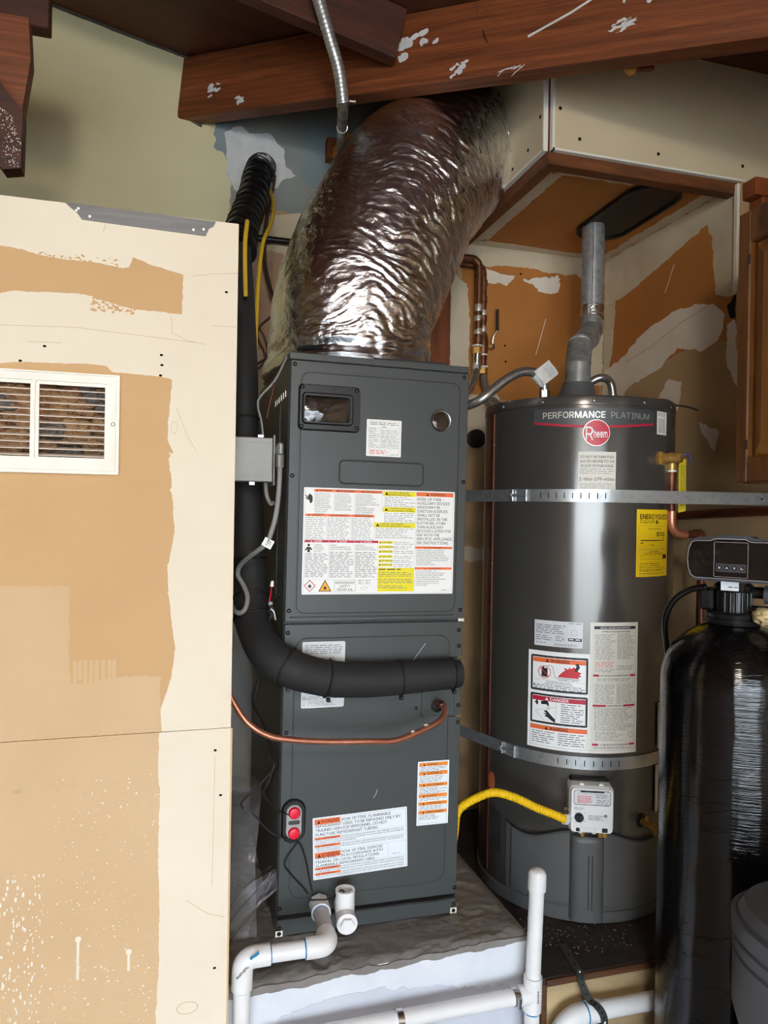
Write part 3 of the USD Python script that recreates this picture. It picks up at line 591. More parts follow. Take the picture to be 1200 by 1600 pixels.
# raised block that carries the air handler
def slab(x0, x1, y0, y1, z, fn, nx, ny, zb):
    X, Y = np.meshgrid(np.linspace(0, 1, nx), np.linspace(0, 1, ny), indexing='ij')
    return X, Y
pk = thing('plinth', 'white painted concrete plinth with grey trowelled top under the air handler', 'plinth', loc=(0.45, 1.9, 0))
fl = Polygon([(0.112, 1.463), (0.784, 1.497), (0.768, 1.95), (0.76, 2.499), (0.112, 2.499)])
m = extr(fl, 0.640); part(pk, 'block', m, 'white_block')
nx, ny = 150, 200
X, Y = np.meshgrid(np.linspace(0.112, 0.785, nx), np.linspace(0, 1, ny), indexing='ij')
yf = 1.463 + (X - 0.112) * 0.0506; Yw = yf - 0.004 + Y ** 1.4 * (2.499 - yf)
xr = 0.787 - 0.02 * np.clip((Yw - 1.49) / 0.9, 0, 1); Xw = 0.112 + (X - 0.112) / 0.673 * (xr - 0.112)
P3 = np.stack([Xw * 16, Yw * 22, 0 * X], -1)
rid = np.abs(meshkit.fbm(P3, 4, 3) - 0.5)
e = np.minimum(np.clip((Yw - yf) / 0.02, 0, 1), np.clip((xr - Xw) / 0.02, 0, 1))
Z = 0.6455 + 0.004 * meshkit.fbm(np.stack([Xw * 7, Yw * 7, 0 * X], -1), 3, 8) + 0.034 * (0.16 - rid) * np.clip(1.4 * meshkit.noise(np.stack([Xw * 9, Yw * 9, 0 * X], -1), 4), 0, 1) - 0.006 * (1 - e) ** 2
lip = 0.012 * meshkit.fbm(np.stack([Xw * 30, 0 * X, 0 * X], -1), 3, 12)
V = np.stack([Xw, Yw, Z], -1); Vb = V.copy(); Vb[..., 2] = 0.636
def grid_solid(V, Vb):
    a, b = V.shape[:2]; n = a * b; i, j = np.meshgrid(np.arange(a - 1), np.arange(b - 1), indexing='ij'); i = i.ravel(); j = j.ravel()
    q = np.stack([i * b + j, (i + 1) * b + j, (i + 1) * b + j + 1, i * b + j + 1], 1); F = [q[:, [0, 1, 2]], q[:, [0, 2, 3]], q[:, [0, 2, 1]] + n, q[:, [0, 3, 2]] + n]
    rim = [k * b for k in range(a)] + [(a - 1) * b + k for k in range(1, b)] + [k * b + b - 1 for k in range(a - 2, -1, -1)] + [k for k in range(b - 2, 0, -1)]
    r = np.array(rim); s = np.roll(r, -1); F += [np.stack([s, r, r + n], 1), np.stack([s, r + n, s + n], 1)]
    m = trimesh.Trimesh(np.vstack([V.reshape(-1, 3), Vb.reshape(-1, 3)]), np.vstack(F), process=False)
    if m.volume < 0: m.invert()
    return m
Vb[:, 0, 2] -= lip[:, 0]
part(pk, 'trowelled_top', grid_solid(V, Vb), 'grey_top_paint', smooth=50)
lowcoat = rough_poly([(0.115, 0.0), (0.782, 0.0), (0.782, 0.525), (0.6, 0.56), (0.42, 0.59), (0.30, 0.585), (0.22, 0.575), (0.19, 0.54), (0.115, 0.53)], 0.012, 0.006, 71, 60)
m = extr(lowcoat, 0.0008); vv = m.vertices.copy(); m.vertices = np.stack([vv[:, 0], 1.463 + (vv[:, 0] - 0.112) * 0.0506 - vv[:, 2], vv[:, 1]], 1); m.fix_normals()
part(pk, 'coat', m, 'white_block_low')

# wooden stand of the water heater
st = thing('heater_stand', 'low wooden stand with dirty dark top and beige plywood front under the water heater', 'stand', loc=(1.2, 2.0, 0))
part(st, 'top_board', bx(0.792, 1.592, 1.545, 2.497, 0.482, 0.5, 0.002), 'dirty_top')
part(st, 'top_edge', bx(0.858, 1.592, 1.535, 1.545, 0.484, 0.499, 0.002), 'plywood_edge')
part(st, 'front_board', bx(0.868, 1.592, 1.553, 1.572, 0.0, 0.481, 0.001), 'plywood_face')
part(st, 'side_board', bx(0.852, 0.867, 1.550, 2.497, 0.0, 0.481, 0.001), 'plywood_edge')
gg = []
for _ in range(130):
    m = trimesh.creation.icosphere(0, g4.uniform(0.0007, 0.0020)); a = g4.uniform(0, 1); m.apply_translation([0.86 + 0.30 * a + g4.normal(0, .03), 1.60 + 0.12 * g4.random() + 0.25 * max(0, .4 - a), 0.5018]); gg.append(m)
solo('grit', gg, 'grit', 'pale crumbs of debris on the dark stand before the heater', 'debris', kind='stuff')

# ------------------------------------------------------------------ roof timbers
def oriented(origin, xdir, zhint=(0, 0, 1)):
    x = np.asarray(xdir, float); x /= np.linalg.norm(x); y = np.cross(zhint, x); y /= np.linalg.norm(y); z = np.cross(x, y)
    M = np.eye(4); M[:3, 0], M[:3, 1], M[:3, 2], M[:3, 3] = x, y, z, origin
    return M
def toM(t, M): return t
bm = thing('roof_beam', 'thick reddish brown roof beam running across the top with white plaster smears', 'beam', matrix=oriented((0.045, 2.485, 3.072), (1, -1, -0.204)))
L = 2.35
part(bm, 'timber', bx(-0.03, L, -0.03, 0.03, -0.196, 0.0, 0.004), 'beam_wood')
gB = np.random.default_rng(21); sm = []
for cx_, cz, sx, sz, n in ((1.56, -0.075, 0.05, 0.016, 12), (1.44, -0.04, 0.03, 0.034, 11), (1.57, -0.025, 0.05, 0.014, 9), (0.99, -0.165, 0.025, 0.020, 8), (0.24, -0.17, 0.03, 0.014, 8), (0.12, -0.12, 0.03, 0.02, 6), (1.40, -0.125, 0.05, 0.010, 9), (0.84, -0.08, 0.06, 0.03, 9), (1.12, -0.19, 0.05, 0.004, 6)):
    for _ in range(n):
        c = (cx_ + gB.normal(0, sx * .5), cz + gB.normal(0, sz * .5))
        sm.append(rough_poly(affinity.rotate(affinity.scale(Point(c).buffer(1, quad_segs=4), sx * gB.uniform(.15, .5), sz * gB.uniform(.12, .4)), gB.uniform(-10, 40)).exterior.coords, 0.006, 0.003, int(gB.integers(1, 99)), 120))
sm.append(LineString([(1.17, -0.115), (1.27, -0.075), (1.33, -0.045)]).buffer(0.003))
S = unary_union(sm)
m = extr(S, 0.0008); v = m.vertices.copy(); m.vertices = np.stack([v[:, 0], -0.030 - v[:, 2], v[:, 1]], 1); m.fix_normals()
part(bm, 'plaster_smear', m, 'white_plaster')
for a, b in (((1.06, -0.115), (1.045, -0.085)), ((1.02, -0.03), (1.02, -0.015))):
    part(bm, 'nail', cyl((a[0], -0.033, a[1]), (b[0], -0.038, b[1]), 0.0018, 8), 'wire_brown')
rf = thing('rafter', 'dark rafter butting the roof beam from the left above the conduit', 'rafter', matrix=oriented((-1.6, 1.905, 3.082 + 0.22 * 1.637 - 0.003), (1, 0, -0.22)))
part(rf, 'timber', cut(bx(0, 2.30, -0.022, 0.022, -0.142, 0.0, 0.003), bx(2.235, 2.5, -0.1, 0.1, -0.3, 0.1).apply_transform(trimesh.transformations.rotation_matrix(0, [0, 1, 0]))), 'dark_wood')
for k, (x0, x1, y, zt, h, cutang, lab) in enumerate(((-1.5, -0.275, 1.72, 2.78, 0.16, 0, 'dark wooden rafter tail at the top left corner, uppermost of three'), (-1.5, -0.298, 1.64, 2.585, 0.115, 38, 'reddish brown rafter end with an angled cut in the top left corner'), (-1.5, -0.302, 1.597, 2.45, 0.10, 62, 'dark wooden brace with white specks below the angled rafter end at left'))):
    t = thing('rafter_end', lab, 'rafter', loc=(x1, y, zt - h), group='rafter ends in the top left corner')
    m = bx(x0, x1, y - 0.02, y + 0.02, zt - h, zt, 0.002)
    if cutang:
        c = bx(0, 0.6, -0.1, 0.1, -0.6, 0.6); c.apply_transform(trimesh.transformations.rotation_matrix(math.radians(cutang - 10), [0, 1, 0])); c.apply_translation([x1 - 0.05, y, zt - h])
        m = cut(m, bx(x1 - 0.0, x1 + 1, y - 1, y + 1, zt - 1, zt + 1))
        if k == 2: m = to_y(extr(Polygon([(-0.46, 2.55), (-0.352, 2.440), (-0.300, 2.372), (-0.302, 2.262), (-0.334, 2.255), (-0.46, 2.42)]), 0.04), y + 0.02)
        else:
            w_ = Polygon([(x0, zt), (x1 - 0.002, zt), (x1 + 0.003, zt - 0.085), (x1 - 0.014, zt - h - 0.09), (x1 - 0.09, zt - h), (x0, zt - h)]); m = to_y(extr(w_, 0.04), y + 0.02)
    part(t, 'timber', m, 'dark_wood' if k != 1 else 'beam_wood')
    if k == 2:
        sp = [trimesh.creation.icosphere(0, g4.uniform(.0006, .0016)).apply_translation((lambda a, b: [-0.335 + 0.033 * a - 0.03 * max(0, b - .5), y - 0.0203, 2.262 + 0.13 * b - 0.035 * a * b])(g4.random(), g4.random())) for _ in range(150)]
        part(t, 'paint_specks', sp, 'white_speck', kind='stuff')

# ------------------------------------------------------------------ air handler (local frame: x right, z up, front at y = 0)
ca, sa = math.cos(math.radians(0.5)), math.sin(math.radians(0.5))
AM = np.array([[ca, 0, sa, 0.228], [0, 1, 0, 1.60], [-sa, 0, ca, 0.6565], [0, 0, 0, 1]])
ah = thing('air_handler', 'tall slate grey air handler cabinet with warning labels on the white plinth', 'air handler', matrix=AM)
AW, AH_, AD = 0.424, 1.288, 0.60
part(ah, 'casing', bx(0, AW, 0.012, AD, 0, AH_ - 0.004, 0.003), 'slate_steel')
part(ah, 'top_flange', [bx(-0.001, AW + 0.001, 0.004, 0.02, AH_ - 0.012, AH_ + 0.003, 0.001), bx(-0.001, 0.012, 0.02, AD, AH_ - 0.012, AH_ + 0.002), bx(AW - 0.012, AW + 0.001, 0.02, AD, AH_ - 0.012, AH_ + 0.002)], 'slate_steel')
part(ah, 'top_rail', tube([(0.20, 0.035, AH_ + 0.008), (0.30, 0.033, AH_ + 0.009), (0.372, 0.032, AH_ + 0.0085), (0.379, 0.032, AH_ + 0.004), (0.380, 0.032, AH_ - 0.004)], 0.0042, 10, 6), 'slate_edge', smooth=40)
def A(m, y=0.0): return to_y(m, y)
win = rrect(0.030, 0.134, 1.137, 1.195, 0.006)
door = bx(0.001, AW - 0.001, 0.0, 0.012, 0.6945, AH_ - 0.014, 0.002)
dcut = [A(extr(win, 0.05), 0.04), cyl((0.354, -0.02, 1.158), (0.354, 0.05, 1.158), 0.0235, 40)]
dr = part(ah, 'access_door', cut(door, *dcut), 'slate_steel')
inset = rrect(0.024, 0.402, 0.712, 1.25, 0.02)
face = cut(A(plate(inset, 0.0022, 0.003), 0.0), *dcut)
part(ah, 'door_panel_relief', face, 'slate_steel')
groove = rrect(0.114, 0.315, 1.003, 1.058, 0.012)
part(ah, 'handle_recess', A(plate(groove, 0.0028, 0.0035), -0.0022), 'slate_steel')
rg = groove.buffer(0.0022).difference(groove.buffer(-0.0002)); part(ah, 'recess_line', A(extr(rg, 0.0004), -0.0022), 'slate_edge')
rg = inset.difference(inset.buffer(-0.0016)); part(ah, 'panel_line', A(extr(rg, 0.0003), -0.0022), 'slate_edge')
# sight window: black bezel, film bulging over a brown mesh
bz = rrect(0.019, 0.160, 1.119, 1.222, 0.010)
bez = cut(tm([A(plate(bz, 0.009, 0.003), -0.002)]), A(extr(rrect(0.030, 0.136, 1.137, 1.197, 0.008), 0.05), 0.02))
sw = part(ah, 'sight_window', bez, 'black_plastic')
st2 = cut(A(plate(rrect(0.026, 0.142, 1.132, 1.203, 0.010), 0.005, 0.003), -0.011), A(extr(rrect(0.031, 0.134, 1.138, 1.195, 0.006), 0.05), 0.02))
part(sw, 'inner_rim', st2, 'black_plastic')
n1, n2 = 26, 18
gx, gz = np.meshgrid(np.linspace(0.0305, 0.1345, n1), np.linspace(1.1375, 1.1955, n2), indexing='ij')
bul = 0.004 * np.sin(PI * (gx - 0.0305) / 0.104) * np.sin(PI * (gz - 1.1375) / 0.058) + 0.003 * (meshkit.fbm(np.stack([gx * 40, gz * 55, 0 * gx], -1), 2, 3) - 0.5)
F_ = np.stack([gx, -0.008 - bul, gz], -1); G_ = F_.copy(); G_[..., 1] += 0.0006
part(sw, 'clear_film', grid_solid(F_, G_), 'window_plastic', smooth=True)
part(sw, 'filter_mesh', bx(0.0305, 0.1345, 0.009, 0.0115, 1.1375, 1.1955), 'filter_mesh')
for u, v in ((0.026, 1.2135), (0.149, 1.2125), (0.1505, 1.129), (0.026, 1.1275)): screw(sw, (u, -0.0105, v), (0, -1, 0), 0.0048, 'black_plastic')
pr = part(ah, 'peephole', lathe([(0.0215, -0.002), (0.0245, -0.0005), (0.0255, 0.003), (0.0235, 0.0055), (0.0215, 0.0045), (0.0205, -0.002)], (0.354, -0.002, 1.158), (0, -1, 0), 40), 'bright_steel', smooth=40)
part(pr, 'clear_cap', lathe([(0, -0.001), (0.0215, -0.001), (0.0215, 0.003), (0.015, 0.0048), (0, 0.0055)], (0.354, -0.002, 1.158), (0, -1, 0), 40), 'window_plastic', smooth=30)
part(pr, 'backing', cyl((0.354, 0.006, 1.158), (0.354, 0.008, 1.158), 0.0215), 'filter_mesh')
# lower panels
cp = cut(bx(0.001, AW - 0.001, 0.0, 0.012, 0.047, 0.690, 0.002), bx(0.372, 0.45, -0.01, 0.006, 0.6045, 0.6065), bx(0.36, 0.45, -0.01, 0.006, 0.4655, 0.4675))
part(ah, 'coil_panel', cp, 'slate_steel')
part(ah, 'seam_rail', bx(0.012, 0.40, -0.003, 0.0, 0.704, 0.7065, 0.0008), 'slate_steel')
part(ah, 'panel_relief', A(plate(rrect(0.024, 0.392, 0.08, 0.660, 0.03), 0.0016, 0.003), 0.0), 'slate_steel')
part(ah, 'door_latch', [bx(0.41, AW + 0.001, -0.0015, 0.01, 0.690, 0.6965)], 'bright_nail')
part(ah, 'copper_shim', bx(0.412, AW, -0.001, 0.004, 0.6045, 0.6062), 'brass'); part(ah, 'copper_shim', bx(0.41, AW, -0.001, 0.004, 0.4655, 0.4672), 'brass')
fpn = part(ah, 'filter_panel', bx(0.001, AW - 0.001, 0.002, 0.012, 0.001, 0.0365, 0.0015), 'slate_steel')
part(ah, 'filter_slot', bx(0.002, AW - 0.002, 0.008, 0.0125, 0.0365, 0.047), 'hole_black')
lip = smooth_path([(0.10, -0.002, 0.0405), (0.22, -0.0045, 0.0405), (0.30, -0.004, 0.041), (0.36, -0.006, 0.0405), (0.415, -0.004, 0.0415)], 8)
part(ah, 'slot_gasket', sweep(lip, 0.0022, 8), 'soft_black')
for u, v in ((0.010, 1.264), (0.411, 1.264), (0.010, 1.018), (0.415, 1.018), (0.010, 0.720), (0.415, 0.717), (0.009, 0.671), (0.413, 0.669), (0.414, 0.632), (0.414, 0.579), (0.416, 0.492), (0.416, 0.452), (0.011, 0.451), (0.006, 0.064), (0.417, 0.062), (0.006, 0.020), (0.417, 0.023)):
    screw(ah, (u, -0.0005, v), (0, -1, 0), 0.0048)
for u in (0.006, 0.417): part(ah, 'corner_hole_rim', A(extr(sbox(u - .008, 0.001, u + .008, 0.014), 0.0006), 0.0015), 'white_speck')
for u in (0.006, 0.417): part(ah, 'corner_hole', A(extr(Point(u, 0.0075).buffer(0.0045), 0.0004), 0.0007), 'hole_black')
for k in range(6): part(ah, 'side_slot', bx(-0.0012, 0.0005, 0.06 + 0.035 * k, 0.064 + 0.035 * k, 1.20, 1.214), 'bright_nail')
part(ah, 'side_relief', to_x(plate(rrect(0.12, 0.56, 0.72, 1.20, 0.04), 0.0016, 0.003), 0.0, 1) if False else bx(-0.0016, 0.001, 0.14, 0.56, 0.74, 1.19, 0.0008), 'slate_steel')
# suction plate, gland
part(ah, 'line_plate', A(plate(rrect(0.323, 0.405, 0.470, 0.555, 0.003), 0.0022, 0.0015), -0.0014), 'slate_steel')
part(ah, 'gland', lathe([(0, 0), (0.0145, 0), (0.0145, 0.003), (0.011, 0.006), (0.008, 0.0062), (0.008, 0.002), (0, 0.002)], (0.362, -0.003, 0.494), (0, -1, 0), 32), 'soft_black', smooth=40)
screw(ah, (0.311, -0.001, 0.490), (0, -1, 0), 0.0042)
# red capped service ports in an oval collar
pt_ = part(ah, 'port_collar', A(plate(LineString([(0.0315, 0.2335), (0.0315, 0.278)]).buffer(0.0275), 0.006, 0.004), -0.0006), 'soft_black')
part(pt_, 'port_plate', A(plate(LineString([(0.0315, 0.2350), (0.0315, 0.276)]).buffer(0.0175), 0.003, 0.001), -0.0066), 'collar_grey')
part(pt_, 'port_slot', A(extr(rrect(0.019, 0.044, 0.2505, 0.2595, 0.003), 0.0008), -0.0094), 'slate_edge')
for v in (0.277, 0.2325):
    part(pt_, 'red_cap', lathe([(0, 0), (0.0128, 0), (0.0128, 0.006), (0.011, 0.0085), (0.006, 0.0095), (0, 0.0095)], (0.0315, -0.009, v), (0, -1, 0), 28), 'red_cap', smooth=40)
for pts in ([(0.214, 0.292), (0.220, 0.300), (0.222, 0.309)], [(0.33, 0.64), (0.30, 0.60)]):
    part(ah, 'scuff', A(extr(LineString(pts).buffer(0.0009), 0.0003), -0.0015), 'ink_light')

# ---- its labels
WARN = 'WARNING'
def put(u0, u1, v0, v1, y=-0.0024, skew=0.0):
    def f(m):
        m = tm(m).copy(); p = m.vertices.copy(); w, h = u1 - u0, v1 - v0
        m.vertices = np.stack([u0 + p[:, 0], np.full(len(p), y) - p[:, 2], v0 + p[:, 1] + skew * p[:, 0]], 1); m.fix_normals() if len(m.faces) < 40 else None
        return m
    return Sheet(u1 - u0, v1 - v0), f
# small white chart
S, f = put(0.176, 0.2585, 1.069, 1.1525)
S.frame(0.05, 0.95, 0.04, 0.96, 'ink_light', 0.0004); S.words(0.1, 0.9, 0.07, 0.16, 0.048, 'ink_grey', 0.5, 0.1, 1); S.words(0.42, 0.56, 0.185, 0.21, 0.05, 'ink_grey')
for v in (0.22, 0.27, 0.32, 0.46, 0.58, 0.70, 0.77): S.line(0.05, v, 0.95 if v in (.22, .46, .58, .70) else 0.4, v, 'ink_light', 0.0003)
S.words(0.07, 0.37, 0.235, 0.77, 0.05, 'ink_light', 0.45, 0.5, 2); S.words(0.41, 0.93, 0.27, 0.79, 0.04, 'ink_light', 0.45, 0.15, 3); S.line(0.39, 0.22, 0.39, 0.80, 'ink_light', 0.0003); S.line(0.05, 0.80, 0.95, 0.80, 'ink_light', 0.0003); S.line(0.68, 0.80, 0.68, 0.96, 'ink_light', 0.0003)
S.words(0.08, 0.62, 0.83, 0.94, 0.042, 'ink_red', 0.5, 0.3, 4)
S.words(0.70, 0.93, 0.93, 0.95, 0.04, 'ink_light')
S.emit(ah, 'chart_label', f, 'label_white', label='small white chart label on the upper door')
# big multilingual warning label
S, f = put(0.0365, 0.3935, 0.7555, 0.9935)
S.frame(0.010, 0.990, 0.012, 0.988, 'ink_light', 0.0004)
cols = ((0.065, 0.19, 'WARNING', ['RISK OF ELECTRIC', 'SHOCK. CAN CAUSE', 'INJURY OR DEATH:', 'DISCONNECT ALL', 'REMOTE ELECTRIC', 'POWER SUPPLIES', 'BEFORE SERVICING.', 'THIS COMPARTMENT', 'MUST BE CLOSED', 'EXCEPT WHEN', 'SERVICING.']),
        (0.192, 0.325, 'AVERTISSEMENT', ['DANGER DE CHOC', 'ELECTRIQUE OU DE', 'MORT. COUPEZ TOUT', 'LE COURANT AVANT', 'TOUT ENTRETIEN OU', 'REPARATION. LE', 'COMPARTIMENT DOIT', 'RESTER CLOS SAUF', 'PENDANT ENTRETIEN']),
        (0.327, 0.505, 'ADVERTENCIA', ['PELIGRO DE CHOQUE', 'ELECTRICO O MUERTE:', 'DESCONECTE TODAS LAS', 'FUENTES DE ENERGIA', 'ELECTRICA ANTES DE DAR', 'MANTENIMIENTO O SERVICIO.', 'TECNICO: EL', 'COMPARTIMENTO DEBE', 'PERMANECER CERRADO', 'EXCEPTO DURANTE EL', 'MANTENIMIENTO']))
for a, b, hd, lines in cols:
    S.block(a, b, 0.012, 0.038, 'orange_band'); S.text((a + b) / 2 + 0.008, 0.034, hd, 0.017, 'ink', anchor='c'); S.warn((a + b) / 2 - 0.05, 0.034, 0.016)
    for k, s in enumerate(lines): S.text(a + 0.004, 0.062 + 0.0185 * k, s, 0.0118, 'ink_grey')
    S.line(b, 0.012, b, 0.24, 'ink_light', 0.0003)
# striking hand pictogram
S.poly([(0.022, 0.10), (0.034, 0.06), (0.044, 0.065), (0.052, 0.075), (0.056, 0.10), (0.054, 0.135), (0.044, 0.15), (0.036, 0.135), (0.037, 0.12), (0.026, 0.115)], 'ink')
S.shape(LineString([(S.U(0.010), S.V(0.075)), (S.U(0.022), S.V(0.085)), (S.U(0.014), S.V(0.10)), (S.U(0.024), S.V(0.112))]).buffer(0.0008), 'ink')
for a, b, hd in ((0.012, 0.145, 'WARNING'), (0.147, 0.30, 'ADVERTENCIA'), (0.302, 0.455, 'AVERTISSEMENT')):
    S.block(a, b, 0.245, 0.268, 'orange_band'); S.text((a + b) / 2 + 0.008, 0.264, hd, 0.015, 'ink', anchor='c'); S.warn((a + b) / 2 - 0.05, 0.264, 0.014)
    S.words(a + 0.004, b - 0.004, 0.278, 0.485, 0.0165, 'ink_light', 0.45, 0.2, int(a * 100))
    S.line(b, 0.268, b, 0.49, 'ink_light', 0.0003)
for a, b, v, t1, t2 in ((0.51, 0.73, 0.012, 'CAUTION - INSTALLER', 'BEFORE OPERATING UNIT'), (0.51, 0.73, 0.165, 'ATTENTION - INSTALLEUR', "AVANT D'OPERER L'APPAREIL"), (0.455, 0.73, 0.315, 'ATENCION - INSTALADOR', 'ANTES DE FUNCIONAR LA UNIDAD')):
    S.block(a, b, v, v + 0.047, 'yellow_band'); S.warn(a + 0.012, v + 0.037, 0.030); S.text(a + 0.035, v + 0.021, t1, 0.014, 'ink', False); S.text(a + 0.035, v + 0.042, t2, 0.014, 'ink', False)
    S.words(a + 0.01, b - 0.005, v + 0.055, v + 0.145, 0.0165, 'ink_light', 0.45, 0.4, int(v * 90) + 5)
    S.line(a, v + 0.15, b, v + 0.15, 'ink_light', 0.0003)
S.block(0.735, 0.99, 0.012, 0.052, 'orange_band'); S.warn(0.80, 0.046, 0.026); S.text(0.83, 0.045, 'WARNING', 0.024, 'ink')
for k, s in enumerate(['RISK OF FIRE -', 'AUXILIARY DEVICES', 'WHICH MAY BE', 'IGNITION SOURCES', 'SHALL NOT BE', 'INSTALLED IN THE', 'DUCTWORK, OTHER', 'THAN AUXILIARY', 'DEVICES LISTED FOR', 'USE WITH THE', 'SPECIFIC APPLIANCE.', 'SEE INSTRUCTIONS.']): S.text(0.742, 0.094 + 0.0385 * k, s, 0.0265, 'ink', w=0.0131 * len(s))
S.block(0.735, 0.99, 0.54, 0.562, 'orange_band'); S.text(0.87, 0.559, 'AVERTISSEMENT', 0.014, 'ink', anchor='c'); S.warn(0.80, 0.559, 0.014)
for k, s in enumerate(["RISQUE D'INCENDIE - LES APPAREILS", 'AUXILIAIRES QUI PEUVENT ETRE UNE', "SOURCE D'ALLUMAGE, AUTRES QUE LES", 'APPAREILS AUXILIAIRES CERTIFIES POUR', "UTILISATION AVEC L'APPAREIL SPECIFIQUE,", 'NE DOIVENT PAS ETRE INSTALLES DANS LE', 'SYSTEME DE GAINES.', 'VOIR LES INSTRUCTIONS.']): S.text(0.742, 0.584 + 0.0195 * k, s, 0.0122, 'ink_grey', w=0.235 * len(s) / 40)
S.block(0.735, 0.99, 0.742, 0.764, 'orange_band'); S.text(0.87, 0.761, 'ADVERTENCIA', 0.014, 'ink', anchor='c'); S.warn(0.80, 0.761, 0.014)
for k, s in enumerate(['RIESGO DE INCENDIO - LOS', 'DISPOSITIVOS AUXILIARES QUE PUEDAN', 'SER FUENTES DE IGNICION NO DEBEN', 'INSTALARSE EN LOS CONDUCTOS,', 'EXCEPTO LOS DISPOSITIVOS AUXILIARES', 'ENUMERADOS PARA USAR CON EL', 'APARATO ESPECIFICO. VEA LAS', 'INSTRUCCIONES.']): S.text(0.742, 0.786 + 0.0195 * k, s, 0.0122, 'ink_grey', w=0.235 * len(s) / 40)
for a, b, hd, ls in ((0.012, 0.165, 'DANGER', ['CARBON', 'MONOXIDE', 'POISONING', 'HAZARD']), (0.167, 0.33, 'DANGER', ['RISQUE', "D'EMPOISONNEMENT AU", 'MONOXYDE DE CARBONE']), (0.332, 0.485, 'PELIGRO', ['RIESGO DE', 'INTOXICACION POR', 'MONOXIDO DE CARBONO'])):
    S.block(a, b, 0.49, 0.512, 'crimson_band'); S.text((a + b) / 2 + 0.008, 0.509, hd, 0.014, 'white_ink', anchor='c'); S.warn((a + b) / 2 - 0.04, 0.509, 0.013, 'white_ink')
    for k, s in enumerate(ls): S.text(a + (0.06 if a < 0.1 else 0.006), 0.542 + 0.0195 * k, s, 0.0125, 'ink_grey')
    S.words(a + 0.004, b - 0.004, 0.615 if a < .1 else 0.60, 0.845, 0.0165, 'ink_grey', 0.42, 0.2, int(a * 100) + 3)
    S.line(b, 0.512, b, 0.855, 'ink_light', 0.0003)
S.shape(Point(S.U(0.038), S.V(0.538)).buffer(0.0028), 'ink'); S.poly([(0.014, 0.585), (0.028, 0.555), (0.048, 0.555), (0.062, 0.58), (0.056, 0.585), (0.046, 0.575), (0.046, 0.605), (0.03, 0.605), (0.03, 0.575), (0.02, 0.59)], 'ink')
for k, (v, s) in enumerate(((0.492, 'CAUTION'), (0.536, 'ATTENTION'), (0.58, 'ATENCION'), (0.628, 'CAUTION'), (0.668, 'ATTENTION'), (0.708, 'ATENCION'))):
    S.block(0.488, 0.583, v, v + 0.024, 'yellow_band'); S.warn(0.494, v + 0.020, 0.015); S.text(0.512, v + 0.020, s, 0.0145, 'ink'); S.words(0.59, 0.725, v + 0.006, v + 0.036, 0.0165, 'ink_light', 0.45, 0.3, k + 40)
    S.line(0.485, v + 0.040, 0.73, v + 0.040, 'ink_light', 0.0002)
S.block(0.487, 0.731, 0.748, 0.975, 'yellow_band'); S.words(0.493, 0.64, 0.757, 0.775, 0.022, 'ink', 0.5, 0.1, 60); S.words(0.493, 0.722, 0.79, 0.835, 0.0165, 'ink_grey', 0.42, 0.2, 61); S.words(0.493, 0.722, 0.855, 0.905, 0.0165, 'ink_grey', 0.42, 0.2, 62); S.words(0.493, 0.70, 0.92, 0.945, 0.0165, 'ink_grey', 0.42, 0.3, 63)
S.line(0.01, 0.858, 0.487, 0.858, 'ink_light', 0.0003); S.line(0.733, 0.01, 0.733, 0.985, 'ink_light', 0.0003)
def diamond(S, cx, cy, r, col, th):
    k = S.h / S.w; a = Polygon([(S.U(cx - r * k), S.V(cy)), (S.U(cx), S.V(cy - r)), (S.U(cx + r * k), S.V(cy)), (S.U(cx), S.V(cy + r))]); S.shape(a.difference(a.buffer(-th)), col)
def flame(S, cx, cy, r, col='ink'):
    k = S.h / S.w; S.poly([(cx + dx * r * k, cy + dy * r) for dx, dy in ((-0.35, 0.5), (-0.55, 0.1), (-0.3, -0.35), (-0.2, -0.05), (0.0, -0.7), (0.15, -0.2), (0.35, -0.3), (0.55, 0.15), (0.35, 0.5))], col, 0.0007)
    S.poly([(cx - 0.5 * r * k, cy + 0.68 * r), (cx + 0.5 * r * k, cy + 0.68 * r), (cx + 0.5 * r * k, cy + 0.58 * r), (cx - 0.5 * r * k, cy + 0.58 * r)], col, 0.0007)
diamond(S, 0.05, 0.918, 0.056, 'crimson_band', 0.0015); flame(S, 0.05, 0.918, 0.03)
tri = Polygon([(S.U(0.105), S.V(0.972)), (S.U(0.147), S.V(0.862)), (S.U(0.189), S.V(0.972))]); S.shape(tri, 'ink', 0.0004); S.shape(tri.buffer(-0.0016), 'sign_yellow', 0.0006); flame(S, 0.147, 0.935, 0.028)
S.frame(0.205, 0.345, 0.872, 0.972, 'ink_grey', 0.0005)
for k, s in enumerate(('REFRIGERANT', 'SAFETY', 'GROUP A2L')): S.text(0.275, 0.902 + 0.031 * k, s, 0.021, 'ink', anchor='c')
for cx_, cy_ in ((0.378, 0.885), (0.425, 0.885)):
    a = sbox(S.U(cx_ - 0.016), S.V(cy_ + 0.02), S.U(cx_ + 0.016), S.V(cy_ - 0.02)); S.shape(a.difference(a.buffer(-0.0005)), 'ink_grey'); S.line(cx_, cy_ - 0.02, cx_, cy_ + 0.02, 'ink_grey', 0.0005); S.words(cx_ - 0.012, cx_ - 0.003, cy_ - 0.014, cy_ + 0.014, 0.011, 'ink_grey')
a = Polygon([(S.U(0.375), S.V(0.945)), (S.U(0.395), S.V(0.925)), (S.U(0.425), S.V(0.935)), (S.U(0.405), S.V(0.958))]); S.shape(a.difference(a.buffer(-0.0005)), 'ink_grey')
S.words(0.92, 0.975, 0.962, 0.975, 0.02, 'ink_light')
S.emit(ah, 'warning_label', f, 'label_white', label='large white multilingual warning label on the upper door')
